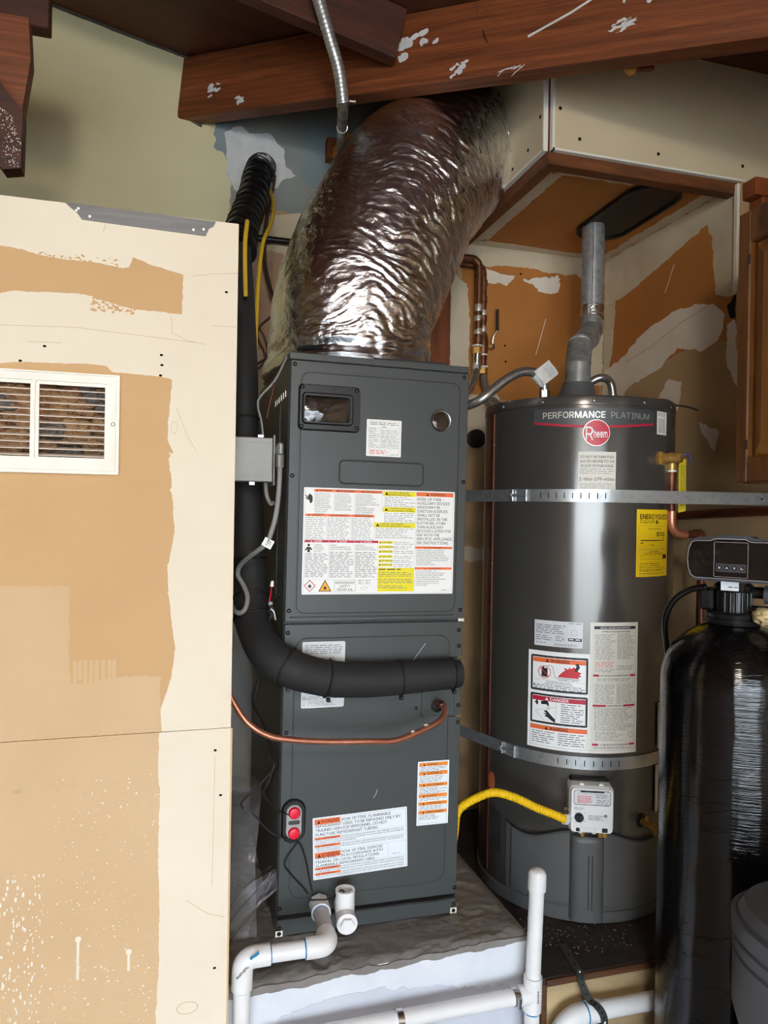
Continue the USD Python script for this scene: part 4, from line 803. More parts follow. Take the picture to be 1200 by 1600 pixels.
# rating plate behind the pipe
S, f = put(0.0415, 0.139, 0.503, 0.6505, -0.0018)
for k, (v0, v1) in enumerate(((0.05, 0.20), (0.24, 0.44))): S.words(0.06, 0.94, v0, v1, 0.030, 'ink_grey', 0.45, 0.2, 70 + k)
for v in (0.13, 0.22, 0.25, 0.28, 0.31, 0.34, 0.37, 0.40): S.line(0.03, v, 0.97, v, 'ink_light', 0.0002)
for u in (0.4, 0.55, 0.63, 0.72, 0.8, 0.9): S.line(u, 0.22, u, 0.44, 'ink_light', 0.0002)
S.words(0.04, 0.9, 0.60, 0.70, 0.026, 'ink_grey', 0.45, 0.3, 73); S.words(0.12, 0.95, 0.72, 0.76, 0.02, 'ink_light', 0.45, 0.1, 74)
diamond(S, 0.07, 0.85, 0.035, 'ink', 0.0006); flame(S, 0.07, 0.85, 0.016)
S.text(0.17, 0.845, 'REFRIGERANT', 0.020, 'ink_grey'); S.text(0.12, 0.875, 'SAFETY GROUP A2L', 0.020, 'ink_grey'); S.words(0.5, 0.82, 0.80, 0.88, 0.026, 'ink_light', 0.5, 0.3, 75); S.words(0.15, 0.8, 0.90, 0.985, 0.026, 'ink_light', 0.45, 0.3, 76)
S.shape(Point(S.U(0.06), S.V(0.925)).buffer(0.0034).difference(Point(S.U(0.06), S.V(0.925)).buffer(0.0028)), 'ink_grey'); S.words(0.03, 0.1, 0.95, 0.99, 0.02, 'ink_light')
S.emit(ah, 'rating_plate', f, 'label_silver', r=0.004, label='silver rating plate partly behind the black pipe')
# narrow column of warnings
S, f = put(0.3185, 0.3965, 0.217, 0.3655, -0.0018)
S.frame(0.05, 0.95, 0.022, 0.978, 'ink_light', 0.0004)
for k, (v, s, n) in enumerate(((0.025, 'WARNING', 0.115), (0.165, 'ADVERTENCIA', 0.135), (0.345, 'AVERTISSEMENT', 0.125), (0.515, 'WARNING', 0.072), (0.635, 'ADVERTENCIA', 0.09), (0.77, 'AVERTISSEMENT', 0.115))):
    S.block(0.05, 0.95, v, v + 0.052, 'amber_band'); S.warn(0.17, v + 0.046, 0.034); S.text(0.29, v + 0.040, s, 0.026, 'ink_red' if False else 'ink')
    S.words(0.08, 0.93 if k < 5 else 0.70, v + 0.064, v + 0.064 + n - 0.02, 0.0225, 'ink_grey', 0.42, 0.35, 80 + k)
S.emit(ah, 'warning_strip', f, 'label_blue_white', label='narrow white label with six orange warning bands')
# tilted refrigerant label
S, f = put(0.0765, 0.297, 0.1225, 0.261, -0.0018, skew=0.0)
ang = math.radians(2.0)
g0 = f
def f(m, g0=g0):
    m = g0(m); m.apply_translation([-0.187, 0, -0.192]); m.apply_transform(trimesh.transformations.rotation_matrix(-ang, [0, 1, 0])); m.apply_translation([0.187, 0, 0.192]); return m
S.frame(0.014, 0.986, 0.022, 0.978, 'ink_light', 0.0004)
for v in (0.315, 0.435, 0.555, 0.80, 0.885): S.line(0.014, v, 0.986, v, 'ink_light', 0.0003)
for v, h in ((0.03, 0.085), (0.57, 0.085)): S.block(0.02, 0.285, v, v + h, 'orange_band'); S.warn(0.045, v + h - 0.018, 0.05); S.text(0.085, v + h - 0.022, 'WARNING', 0.048, 'ink', w=0.185)
for k, (s, u) in enumerate((('RISK OF FIRE. FLAMMABLE', 0.30), ('REFRIGERANT USED. TO BE REPAIRED ONLY BY', 0.03), ('TRAINED SERVICE PERSONNEL. DO NOT', 0.03), ('PUNCTURE REFRIGERANT TUBING', 0.03))): S.text(u, 0.095 + 0.068 * k, s, 0.044, 'ink', w=(0.52, 0.90, 0.75, 0.65)[k])
for k, (s, u) in enumerate((('RISK OF FIRE. DISPOSE', 0.30), ('OFPROPERLY IN ACCORDANCE WITH', 0.03), ('FEDERAL OR LOCAL REGULATIONS.', 0.03), ('FLAMMABLE REFRIGERANT USED.', 0.03))): S.text(u, 0.63 - 0.012 + 0.060 * k, s, 0.040, 'ink', w=(0.43, 0.70, 0.67, 0.62)[k])
for k, (v, s, a_, b_) in enumerate(((0.325, 'AVERTISSEMENT', "RISQUE D'INCENDIE. REFRIGERANT INFLAMMABLE UTILISE. LES", 'REPARATIONS DOIVENT ETRE CONFIEES UNIQUEMENT A DU PERSONNEL DE SERVICE FORME. NE'), (0.445, 'ADVERTENCIA', 'RIESGO DE INCENDIO. REFRIGERANTE INFLAMABLE UTILIZADO. PARA', 'SER REPARADO SOLO POR PERSONAL DE SERVICIO CAPACITADO. NO PERFORE LA'), (0.81, 'AVERTISSEMENT', "RISQUE D'INCENDIE. ELIMINER CORRECTEMENT CONFORMEMENT A", 'LA REGLEMENTATION FEDERALE OU LOCALE. REFRIGERANT INFLAMMABLE UTILISE.'), (0.895, 'ADVERTENCIA', 'RIESGO DE INCENDIO. DESECHE APROPIADAMENTE DE ACUERDO', 'CON LAS REGULACIONES FEDERALES O LOCALES. REFRIGERANTE INFLAMABLE USADO.'))):
    S.block(0.02, 0.285, v, v + 0.036, 'orange_band'); S.warn(0.05, v + 0.031, 0.022); S.text(0.09, v + 0.031, s, 0.023, 'ink')
    S.text(0.30, v + 0.031, a_, 0.022, 'ink_grey', w=0.66); S.text(0.03, v + 0.066, b_, 0.022, 'ink_grey', w=0.93)
    if k < 2: S.text(0.03, v + 0.100, ('PAS PERCER LA TUYAUTERIE DU REFRIGERANT.', 'TUBERIA DE REFRIGERANTE.')[k], 0.022, 'ink_grey')
S.line(0.79, 0.56, 0.79, 0.80, 'ink_light', 0.0003); S.words(0.83, 0.92, 0.745, 0.76, 0.03, 'ink_light')
S.emit(ah, 'refrigerant_label', f, 'label_blue_white', label='tilted bluish white fire risk label on the lower panel')

# ------------------------------------------------------------------ foil flexible duct
dp = smooth_path([(0.446, 1.93, 1.932), (0.447, 1.93, 2.02), (0.462, 1.935, 2.15), (0.540, 1.965, 2.345), (0.675, 2.055, 2.575), (0.830, 2.18, 2.725), (0.985, 2.285, 2.80)], 24)
Ld = np.r_[0, np.cumsum(np.linalg.norm(np.diff(dp, axis=0), axis=1))]
ns, nt = 430, 300
sv = np.linspace(0, Ld[-1], ns); P = np.stack([np.interp(sv, Ld, dp[:, k]) for k in range(3)], 1)
for k in range(3): P[:, k] = np.convolve(np.pad(P[:, k], 8, 'edge'), np.ones(17) / 17, 'valid')
P[0] = dp[0]
t_, a_, b_ = frames(P); th = np.arange(nt) * 2 * PI / nt
S_, T_ = np.meshgrid(sv, th, indexing='ij')
R0 = np.interp(sv, [0, 0.02, 0.06, 0.12, 0.25, 0.7, 0.95, Ld[-1]], [0.205, 0.228, 0.222, 0.214, 0.219, 0.221, 0.206, 0.186])[:, None]
q = np.stack([np.cos(T_), np.sin(T_), 0 * T_], -1)
warp = meshkit.fbm(np.stack([q[..., 0] * 1.6, q[..., 1] * 1.6, S_ * 6], -1), 3, 31) - 0.5
rg1 = 1 - np.abs(2 * meshkit.fbm(np.stack([q[..., 0] * 1.7, q[..., 1] * 1.7, S_ * 34 + 7 * warp + 2.2 * q[..., 0] - 1.6 * q[..., 1]], -1), 2, 32) - 1)
rg2 = 1 - np.abs(2 * meshkit.fbm(np.stack([q[..., 0] * 2.3 + 2 * warp, q[..., 1] * 2.3, S_ * 70 + 9 * warp + 3 * q[..., 0]], -1), 3, 33) - 1)
rg3 = meshkit.fbm(np.stack([q[..., 0] * 9, q[..., 1] * 9, S_ * 110], -1), 3, 34) - 0.5
big = meshkit.fbm(np.stack([q[..., 0] * 1.2, q[..., 1] * 1.2, S_ * 5], -1), 2, 35) - 0.5
rib = 0.5 + 0.5 * np.cos(2 * PI * S_ / 0.062)
face_ = V0 = np.clip(0.5 + 0.5 * (np.cos(T_)[..., None] * a_[:, None] + np.sin(T_)[..., None] * b_[:, None]) @ np.array([0.86, -0.42, -0.28]), 0, 1)
cr = 0.35 + 0.65 * np.clip((face_ - 0.35) / 0.5, 0, 1)
Rr = R0 + 0.009 * cr * (rg1 - 0.7) + 0.0085 * cr * (rg2 - 0.7) + 0.003 * cr * rg3 + 0.026 * big + 0.0012 * rib
# pinched ring where the jacket is tied at the bottom
tie = np.exp(-((S_ - 0.065) / 0.012) ** 2); Rr -= 0.010 * tie
V = P[:, None] + Rr[..., None] * (np.cos(T_)[..., None] * a_[:, None] + np.sin(T_)[..., None] * b_[:, None])
V[..., 2] = np.maximum(V[..., 2], 1.9465)
i, j = np.meshgrid(np.arange(ns - 1), np.arange(nt), indexing='ij')
fq = np.stack([i * nt + j, i * nt + (j + 1) % nt, (i + 1) * nt + (j + 1) % nt, (i + 1) * nt + j], -1).reshape(-1, 4)
dm = trimesh.Trimesh(V.reshape(-1, 3), np.vstack([fq[:, [0, 1, 2]], fq[:, [0, 2, 3]]]), process=False)
nrm = np.cross(V[201, 10] - V[200, 10], V[200, 11] - V[200, 10])
if nrm @ (V[200, 10] - P[200]) < 0: dm.invert()
du = thing('foil_duct', 'crumpled silver foil flexible duct curving up from the air handler', 'duct', loc=(0.446, 1.93, 1.945))
part(du, 'foil_jacket', dm, 'foil', smooth=True)
fl1 = []
gF = np.random.default_rng(17)
for k in range(9):     # loose tape flaps at the soffit collar
    a0 = 2.2 + 0.45 * k; c = np.array([0.955, 2.285, 2.80]) + 0.19 * np.array([0, math.cos(a0), math.sin(a0)])
    m = trimesh.creation.icosphere(3, 1.0); m.vertices *= (1 + 0.7 * (meshkit.fbm(m.vertices * 2.5 + k * 7, 3) - 0.5))[:, None]; m.apply_scale([0.016, 0.030, 0.030]); m.apply_translation(c); fl1.append(m)
part(du, 'tape_collar', fl1, 'foil', smooth=True)
part(du, 'tape_slit', sweep(smooth_path([(0.278, 1.800, 1.993), (0.295, 1.772, 1.996), (0.33, 1.742, 1.997), (0.345, 1.735, 2.0)], 6), [0.002] * 3 + [0.004] * 12 + [0.002] * 4, 8), 'hole_black')
base = []
thb = np.linspace(0, 2 * PI, 160, endpoint=False)
sk = []
for kk, (rr, zz) in enumerate(((0.190, 1.9445), (0.245, 1.9455), (0.240, 1.953), (0.222, 1.962), (0.205, 1.975))):
    w_ = 0.010 * (meshkit.fbm(np.stack([np.cos(thb) * 5, np.sin(thb) * 5, 0 * thb + kk * .7], 1), 3, 77) - 0.5)
    sx = np.sign(np.cos(thb)) * np.abs(np.cos(thb)) ** 0.7; sy = np.sign(np.sin(thb)) * np.abs(np.sin(thb)) ** 0.7
    sk.append(np.stack([0.446 + (rr * 0.91 + w_) * sx, 1.915 + (rr * 1.12 + w_) * sy, zz + 0.3 * w_ * (kk > 1)], 1))
sk = np.array(sk); n_ = 160; i, j = np.meshgrid(np.arange(4), np.arange(n_), indexing='ij')
fq = np.stack([i * n_ + j, i * n_ + (j + 1) % n_, (i + 1) * n_ + (j + 1) % n_, (i + 1) * n_ + j], -1).reshape(-1, 4)
part(du, 'tape_skirt', trimesh.Trimesh(sk.reshape(-1, 3), np.vstack([fq[:, [0, 1, 2]], fq[:, [0, 2, 3]]]), process=False), 'foil', smooth=True)
part(du, 'tie_strap', sweep(np.array([(0.446 + 0.196 * math.cos(t), 1.93 + 0.200 * math.sin(t), 1.985) for t in np.linspace(0, 2 * PI, 90)]), 0.004, 6), 'foil')

# ------------------------------------------------------------------ water heater
TC = np.array([1.181, 1.986]); TR = 0.28
wh = thing('water_heater', 'tall grey cylindrical gas water heater with red round badge in the corner', 'water heater', loc=(TC[0], TC[1], 0.5))
C3 = (TC[0], TC[1], 0)
part(wh, 'jacket', lathe([(0, 0.53), (TR, 0.53), (TR, 1.893), (TR - 0.0015, 1.8945), (TR - 0.0015, 1.896), (0, 1.896)], C3, sides=160), 'tank_steel', smooth=30)
part(wh, 'top_cap', lathe([(0, 1.896), (TR + 0.0012, 1.896), (TR + 0.0012, 1.914), (TR - 0.002, 1.920), (TR - 0.012, 1.9215), (TR - 0.018, 1.917), (0, 1.917)], C3, sides=160), 'tank_steel', smooth=30)
part(wh, 'base_ring', lathe([(0, 0.5), (TR - 0.004, 0.5), (TR + 0.003, 0.504), (TR + 0.004, 0.535), (TR - 0.001, 0.54), (0, 0.54)], C3, sides=160), 'tank_base', smooth=30)
def pol(th, z, r=TR): a = math.radians(th); return np.array([TC[0] + r * math.cos(a), TC[1] + r * math.sin(a), z])
def nrm_(th): a = math.radians(th); return np.array([math.cos(a), math.sin(a), 0])
def on_tank(th0, z0, r=TR + 0.0004):
    """maps a sheet's (u, v, w) to the jacket: u runs to growing angle from th0"""
    def f(m):
        m = tm(m).copy()
        if len(m.edges_unique_length) and m.edges_unique_length.max() > 0.016: m = trimesh.Trimesh(*trimesh.remesh.subdivide_to_size(m.vertices, m.faces, 0.013), process=False)
        p = m.vertices; a = math.radians(th0) + p[:, 0] / TR; rr = r + p[:, 2]
        m.vertices = np.stack([TC[0] + rr * np.cos(a), TC[1] + rr * np.sin(a), z0 + p[:, 1]], 1)
        return m
    return f
ARC = TR * PI / 180
for th in (-112, -140, -82, -56, -168): screw(wh, pol(th, 1.905, TR + 0.001), nrm_(th), 0.004, 'bright_steel')
for z in (1.80, 1.45): screw(wh, pol(-178, z), nrm_(-178), 0.004, 'bright_steel')
part(wh, 'jacket_seam', bx(TC[0] - TR - 0.003, TC[0] - TR + 0.002, TC[1] - 0.012, TC[1] + 0.01, 0.55, 1.89), 'copper_dark')
# name band and badge
S = Sheet(70 * ARC, 0.056); f = on_tank(-145, 1.832)
bp = [(0.0, 0.06)] + [(k / 24, 0.06 - 0.0 * math.sin(PI * k / 24)) for k in range(25)] + [(1, 0.62)] + [(1 - k / 24, 0.62 + 0.34 * math.sin(PI * k / 24)) for k in range(1, 24)] + [(0, 0.62)]
def curved_band(pts_top, pts_bot, lift, th):
    V, F = [], []
    n = len(pts_top)
    for (u, a), (_, b) in zip(pts_top, pts_bot): V += [(S.U(u), S.V(a), lift), (S.U(u), S.V(b), lift), (S.U(u), S.V(a), lift + th), (S.U(u), S.V(b), lift + th)]
    for i in range(n - 1):
        k = 4 * i; F += [(k + 2, k + 3, k + 7), (k + 2, k + 7, k + 6), (k, k + 4, k + 5), (k, k + 5, k + 1), (k, k + 2, k + 6), (k, k + 6, k + 4), (k + 1, k + 5, k + 7), (k + 1, k + 7, k + 3)]
    F += [(0, 1, 3), (0, 3, 2), (4 * n - 4, 4 * n - 1, 4 * n - 3), (4 * n - 4, 4 * n - 2, 4 * n - 1)]
    m = trimesh.Trimesh(V, F, process=False); m.invert() if m.volume < 0 else None
    return m
us = np.linspace(0, 1, 41)
nb = part(wh, 'name_band', f(curved_band([(u, 0.04) for u in us], [(u, 0.66 + 0.22 * math.sin(PI * u)) for u in us], 0, 0.0005)), 'badge_grey', label='dark grey curved name band below the top cap')
part(nb, 'red_line', f(curved_band([(u, 0.66 + 0.22 * math.sin(PI * u)) for u in us], [(u, 0.76 + 0.24 * math.sin(PI * u)) for u in us], 0, 0.0006)), 'crimson_band')
m = text('PERFORMANCE', 0.0165, 0.0003, True, w=0.166); m.apply_translation([0.026, S.V(0.51), 0.0006]); part(nb, 'lettering', f(m), 'badge_letter', kind='stuff')
m = text('PLATINUM', 0.0158, 0.0003, False, w=0.118); m.apply_translation([0.2075, S.V(0.51), 0.0006]); part(nb, 'lettering', f(m), 'badge_letter_soft', kind='stuff')
S2 = Sheet(0.0, 0.0); f2 = on_tank(-110.4, 1.8185, TR + 0.0012)
def disc(r, d, lift=0.0):
    m = lathe([(0, 0), (r, 0), (r - 0.0005, d), (0, d)], (0, 0, lift), sides=64); return m
bd = part(wh, 'badge', f2(trimesh.Trimesh(*trimesh.remesh.subdivide(*(lambda q: (q.vertices, q.faces))(disc(0.0362, 0.0012))))), 'badge_letter', label='round red name badge with white rim')
rd = []
for rr in np.linspace(0, 0.0338, 9): pass
from shapely.geometry import MultiPolygon
def gridded(pg, step=0.006):
    x0, y0, x1, y1 = pg.bounds; out = []
    for x in np.arange(x0, x1, step):
        q = pg.intersection(sbox(x, y0, x + step, y1)); 
        if q.area > 1e-10: out.append(extr(q, 0.0004))
    return tm(out)
m = gridded(Point(0, 0).buffer(0.0338, quad_segs=16)); m.apply_translation([0, 0, 0.0014]); part(bd, 'red_face', f2(m), 'logo_red')
m = text('R', 0.036, 0.0004, False, w=0.020); m.apply_translation([-0.0285, -0.0195, 0.0021]); m2 = text('heem', 0.0200, 0.0004, True, w=0.036); m2.apply_translation([-0.0075, -0.0125, 0.0021])
part(bd, 'lettering', f2(tm([m, m2])), 'white_ink', kind='stuff')
# return notice
S = Sheet(20.4 * ARC, 0.102); f = on_tank(-119.8, 1.666)
for k, s in enumerate(('DO NOT RETURN THIS', 'WATER HEATER TO THE', 'PLACE OF PURCHASE')): S.text(0.5, 0.17 + 0.118 * k, s, 0.066, 'ink', w=(0.90, 0.93, 0.86)[k], anchor='l' if False else 'c') if False else S.text(0.5 - (0.90, 0.93, 0.86)[k] / 2, 0.17 + 0.118 * k, s, 0.066, 'ink', w=(0.90, 0.93, 0.86)[k])
S.words(0.04, 0.96, 0.45, 0.60, 0.052, 'ink_light', 0.4, 0.1, 101); S.text(0.03, 0.76, '1-866-279-4566', 0.075, 'ink', w=0.94); S.words(0.05, 0.95, 0.84, 0.98, 0.05, 'ink_light', 0.4, 0.1, 102)
S.emit(wh, 'return_notice', f, 'label_cream', nsub=12, label='cream notice label below the round badge')
S = Sheet(10 * ARC, 0.064); f = on_tank(-71.6, 1.8225)
for k in range(9): S.line(0.14 + 0.08 * k, 0.30, 0.14 + 0.08 * k, 0.92, 'ink_grey', 0.0012 if k % 2 else 0.0018)
S.words(0.08, 0.92, 0.05, 0.25, 0.06, 'ink_grey', 0.5, 0.2, 103); S.emit(wh, 'barcode_label', f, 'label_cream', nsub=6, label='narrow barcode label near the top right edge')
# yellow energy guide
S = Sheet(28 * ARC, 0.184); f = on_tank(-86, 1.4315)
S.text(0.08, 0.145, 'ENERGYGUIDE', 0.072, 'ink', True, w=0.90); S.poly([(0.55, 0.15), (0.57, 0.15), (0.57, 0.185), (0.60, 0.185), (0.56, 0.225), (0.52, 0.185), (0.55, 0.185)], 'ink')
S.words(0.08, 0.9, 0.165, 0.21, 0.026, 'ink', 0.4, 0.5, 111); S.frame(0.05, 0.95, 0.245, 0.585, 'ink_grey', 0.0005); S.text(0.30, 0.295, 'Estimated Yearly Energy Cost', 0.016, 'ink', w=0.42); S.text(0.56, 0.395, '$320', 0.056, 'ink', True, w=0.30)
S.block(0.10, 0.84, 0.455, 0.467, 'ink'); S.poly([(0.80, 0.415), (0.84, 0.415), (0.82, 0.455)], 'ink'); S.words(0.1, 0.18, 0.49, 0.505, 0.03, 'ink'); S.text(0.36, 0.535, 'Cost Range', 0.014, 'ink')
S.frame(0.05, 0.95, 0.60, 0.97, 'ink_grey', 0.0004); S.text(0.36, 0.635, 'First Hour Rating', 0.020, 'ink'); S.words(0.2, 0.8, 0.648, 0.67, 0.024, 'ink', 0.4); S.frame(0.12, 0.95, 0.675, 0.74, 'ink', 0.0005); S.block(0.80, 0.95, 0.678, 0.738, 'ink'); S.words(0.15, 0.75, 0.70, 0.715, 0.03, 'ink', 0.6, 0.0, 112)
for k, v in enumerate((0.80, 0.83, 0.86, 0.89, 0.91, 0.945)): S.words(0.08, 0.93, v, v + 0.012, 0.02, 'ink', 0.45, 0.4, 113 + k)
S.emit(wh, 'energy_label', f, 'energy_yellow', nsub=14, label='bright yellow energy cost label at the right side')
# specification plate and instructions
S = Sheet(26.8 * ARC, 0.070); f = on_tank(-142.6, 1.238)
S.words(0.03, 0.66, 0.16, 0.55, 0.075, 'ink_grey', 0.5, 0.2, 121); S.words(0.03, 0.42, 0.58, 0.80, 0.075, 'ink_grey', 0.5, 0.3, 122); S.words(0.45, 0.68, 0.58, 0.8, 0.075, 'ink_grey', 0.5, 0.3, 123); S.words(0.72, 0.96, 0.05, 0.1, 0.07, 'ink_grey')
S.shape(Point(S.U(0.83), S.V(0.42)).buffer(0.0085).difference(Point(S.U(0.83), S.V(0.42)).buffer(0.0078)), 'ink_grey'); S.text(0.775, 0.47, 'ASME', 0.06, 'ink_grey', w=0.11) if False else None
S.block(0.71, 0.98, 0.63, 0.74, 'ink'); S.text(0.73, 0.72, 'ATHR', 0.06, 'white_ink', True, w=0.10) if False else S.words(0.73, 0.95, 0.655, 0.71, 0.08, 'white_ink', 0.6, 0.0, 124)
S.line(0.69, 0.1, 0.69, 0.85, 'ink_light', 0.0003); S.line(0.02, 0.56, 0.69, 0.56, 'ink_light', 0.0003)
for k in range(26): S.line(0.43 + 0.018 * k, 0.86, 0.43 + 0.018 * k, 0.96, 'ink', (0.0004, 0.0009, 0.0006)[k % 3])
S.words(0.04, 0.25, 0.86, 0.95, 0.07, 'ink_grey', 0.5, 0.2, 125)
S.emit(wh, 'specification_plate', f, 'label_silver', nsub=14, label='silver specification plate above the warning label')
S = Sheet(34 * ARC, 0.266); f = on_tank(-146, 0.958)
for a, b, col, hd, hc in ((0.045, 0.41, 'orange_band', 'WARNING', 'ink'), (0.44, 0.745, 'crimson_band', 'DANGER', 'white_ink')):
    S.frame(0.05, 0.98, a, b, 'ink', 0.0052, 0.004); S.block(0.085, 0.95, a + 0.026, a + 0.072, col); S.text(0.38, a + 0.064, hd, 0.030, hc, True, w=0.30); S.warn(0.30, a + 0.064, 0.032, hc)
S.block(0.05, 0.98, 0.765, 0.81, 'orange_band'); S.text(0.38, 0.803, 'WARNING', 0.030, 'ink', True, w=0.30); S.warn(0.30, 0.803, 0.032); S.frame(0.05, 0.98, 0.765, 0.975, 'ink_grey', 0.0005)
S.words(0.08, 0.47, 0.825, 0.95, 0.022, 'ink_grey', 0.45, 0.3, 131); S.words(0.52, 0.95, 0.825, 0.95, 0.022, 'ink_grey', 0.45, 0.3, 132)
# no petrol can, with flames and a fleeing figure
S.poly([(0.235, 0.175), (0.335, 0.175), (0.335, 0.262), (0.235, 0.262)], 'ink', 0.0005); S.poly([(0.25, 0.16), (0.28, 0.16), (0.28, 0.176), (0.25, 0.176)], 'ink', 0.0005)
cc = Point(S.U(0.285), S.V(0.215)).buffer(0.0175); S.shape(cc.difference(cc.buffer(-0.0017)), 'red_print', 0.0008); S.shape(LineString([(S.U(0.285) - 0.011, S.V(0.215) + 0.011), (S.U(0.285) + 0.011, S.V(0.215) - 0.011)]).buffer(0.001), 'red_print', 0.0008)
S.shape(LineString([(S.U(0.32), S.V(0.17)), (S.U(0.35), S.V(0.14)), (S.U(0.42), S.V(0.15)), (S.U(0.44), S.V(0.22)), (S.U(0.46), S.V(0.262)), (S.U(0.85), S.V(0.268))]).buffer(0.0006), 'ink_grey')
S.poly([(0.50, 0.252), (0.56, 0.21), (0.62, 0.18), (0.60, 0.15), (0.66, 0.17), (0.70, 0.14), (0.70, 0.165), (0.76, 0.14), (0.80, 0.17), (0.84, 0.19), (0.88, 0.20), (0.84, 0.215), (0.88, 0.235), (0.82, 0.24), (0.84, 0.256)], 'red_print')
S.poly([(0.77, 0.165), (0.80, 0.13), (0.775, 0.12), (0.81, 0.10), (0.84, 0.115), (0.87, 0.105), (0.875, 0.13), (0.85, 0.14), (0.835, 0.16), (0.81, 0.18), (0.78, 0.19)], 'ink'); S.shape(Point(S.U(0.855), S.V(0.125)).buffer(0.003), 'label_white', 0.0008)
S.text(0.50, 0.285, 'Flammable Vapors', 0.014, 'ink', w=0.32); S.line(0.09, 0.295, 0.95, 0.295, 'ink_grey', 0.0004); S.text(0.32, 0.318, 'FIRE AND EXPLOSION HAZARD', 0.013, 'ink', w=0.40); S.text(0.29, 0.336, 'Can result in serious injury or death.', 0.013, 'ink', w=0.46)
S.words(0.10, 0.93, 0.345, 0.395, 0.018, 'ink_grey', 0.5, 0.1, 133); S.warn(0.09, 0.358, 0.018)
# hot tap over a hand
for x, y in ((0.145, 0.535), (0.175, 0.535), (0.165, 0.52), (0.165, 0.55)): S.shape(Point(S.U(x), S.V(y)).buffer(0.0026), 'ink')
S.poly([(0.23, 0.52), (0.30, 0.51), (0.34, 0.505), (0.36, 0.53), (0.37, 0.555), (0.34, 0.56), (0.33, 0.545), (0.24, 0.55)], 'ink')
for k in range(3): S.line(0.35 + 0.012 * k, 0.565, 0.34 + 0.016 * k, 0.60, 'ink_grey', 0.0006)
S.poly([(0.28, 0.615), (0.33, 0.605), (0.36, 0.625), (0.40, 0.65), (0.47, 0.69), (0.47, 0.725), (0.40, 0.70), (0.34, 0.675), (0.29, 0.665), (0.33, 0.65), (0.27, 0.64), (0.33, 0.635)], 'ink')
S.line(0.14, 0.62, 0.48, 0.565, 'ink_grey', 0.0005); S.line(0.14, 0.62, 0.30, 0.72, 'ink_grey', 0.0005); S.line(0.485, 0.515, 0.485, 0.735, 'ink_grey', 0.0005)
S.words(0.56, 0.93, 0.525, 0.725, 0.022, 'ink_grey', 0.45, 0.4, 134)
S.emit(wh, 'hazard_label', f, 'label_white', nsub=18, label='white hazard label with fire and scald pictures')
S = Sheet(28 * ARC, 0.352); f = on_tank(-112, 0.958)
S.frame(0.07, 0.95, 0.028, 0.975, 'ink_light', 0.0005); S.block(0.08, 0.94, 0.03, 0.052, 'ink'); S.text(0.20, 0.047, 'INSTALLATION AND OPERATION DETAILS', 0.011, 'white_ink', True, w=0.62)
S.text(0.22, 0.075, 'AUTOMATIC STORAGE WATER HEATERS', 0.010, 'ink', True, w=0.60)
S.words(0.10, 0.50, 0.09, 0.29, 0.0095, 'ink_grey', 0.42, 0.3, 141); S.words(0.54, 0.92, 0.085, 0.28, 0.0095, 'ink_grey', 0.42, 0.3, 142); S.words(0.10, 0.50, 0.30, 0.345, 0.0095, 'ink_red', 0.42, 0.2, 143); S.words(0.10, 0.5, 0.355, 0.38, 0.0095, 'ink_grey'); S.words(0.54, 0.92, 0.33, 0.37, 0.0095, 'ink_grey')
S.line(0.07, 0.385, 0.95, 0.385, 'ink_light', 0.0004)
for v, s in ((0.398, 'FOR YOUR SAFETY READ BEFORE OPERATING'), (0.628, 'LIGHTING INSTRUCTIONS'), (0.925, 'TO TURN OFF GAS TO THE APPLIANCE')):
    k = 0.12 if len(s) > 30 else 0.26
    S.block(0.07, 0.07 + k, v, v + 0.016, 'crimson_band'); S.block(0.95 - k, 0.95, v, v + 0.016, 'crimson_band'); S.text(0.09 + k, v + 0.013, s, 0.010, 'ink', True, w=0.84 - 2 * k)
S.frame(0.13, 0.89, 0.425, 0.46, 'ink_grey', 0.0004); S.words(0.15, 0.87, 0.431, 0.455, 0.0105, 'ink_grey'); S.words(0.10, 0.50, 0.472, 0.62, 0.0095, 'ink_grey', 0.42, 0.3, 144); S.words(0.54, 0.92, 0.472, 0.62, 0.0095, 'ink_grey', 0.42, 0.3, 145)
S.words(0.10, 0.92, 0.652, 0.83, 0.0105, 'ink_grey', 0.42, 0.35, 146); S.words(0.12, 0.75, 0.835, 0.91, 0.0105, 'ink_grey', 0.42, 0.35, 147); S.words(0.10, 0.90, 0.948, 0.97, 0.0105, 'ink_grey', 0.42, 0.3, 148)
cc = Point(S.U(0.86), S.V(0.86)).buffer(0.0075); S.shape(cc.difference(cc.buffer(-0.0008)), 'ink')
S.emit(wh, 'instruction_label', f, 'label_cream', nsub=14, label='tall instruction label with crimson headings')
# orange sticker and intake mesh on the left flank
S = Sheet(10 * ARC, 0.055); f = on_tank(-178.5, 0.79); m = extr(affinity.scale(Point(0.022, 0.025).buffer(0.02), 0.8, 1.4), 0.0004); part(wh, 'orange_sticker', f(m), 'orange_sticker')
holes = []
for i_ in range(9):
    for j_ in range(22):
        p0 = pol(-176.5 + 1.45 * i_, 0.628 + 0.0052 * j_ + 0.0026 * (i_ % 2), TR + 0.0002)
        holes.append(cyl(p0, p0 + 0.0008 * nrm_(-176.5 + 1.45 * i_), 0.0021, 6))
part(wh, 'air_intake', holes, 'perforation', kind='stuff')
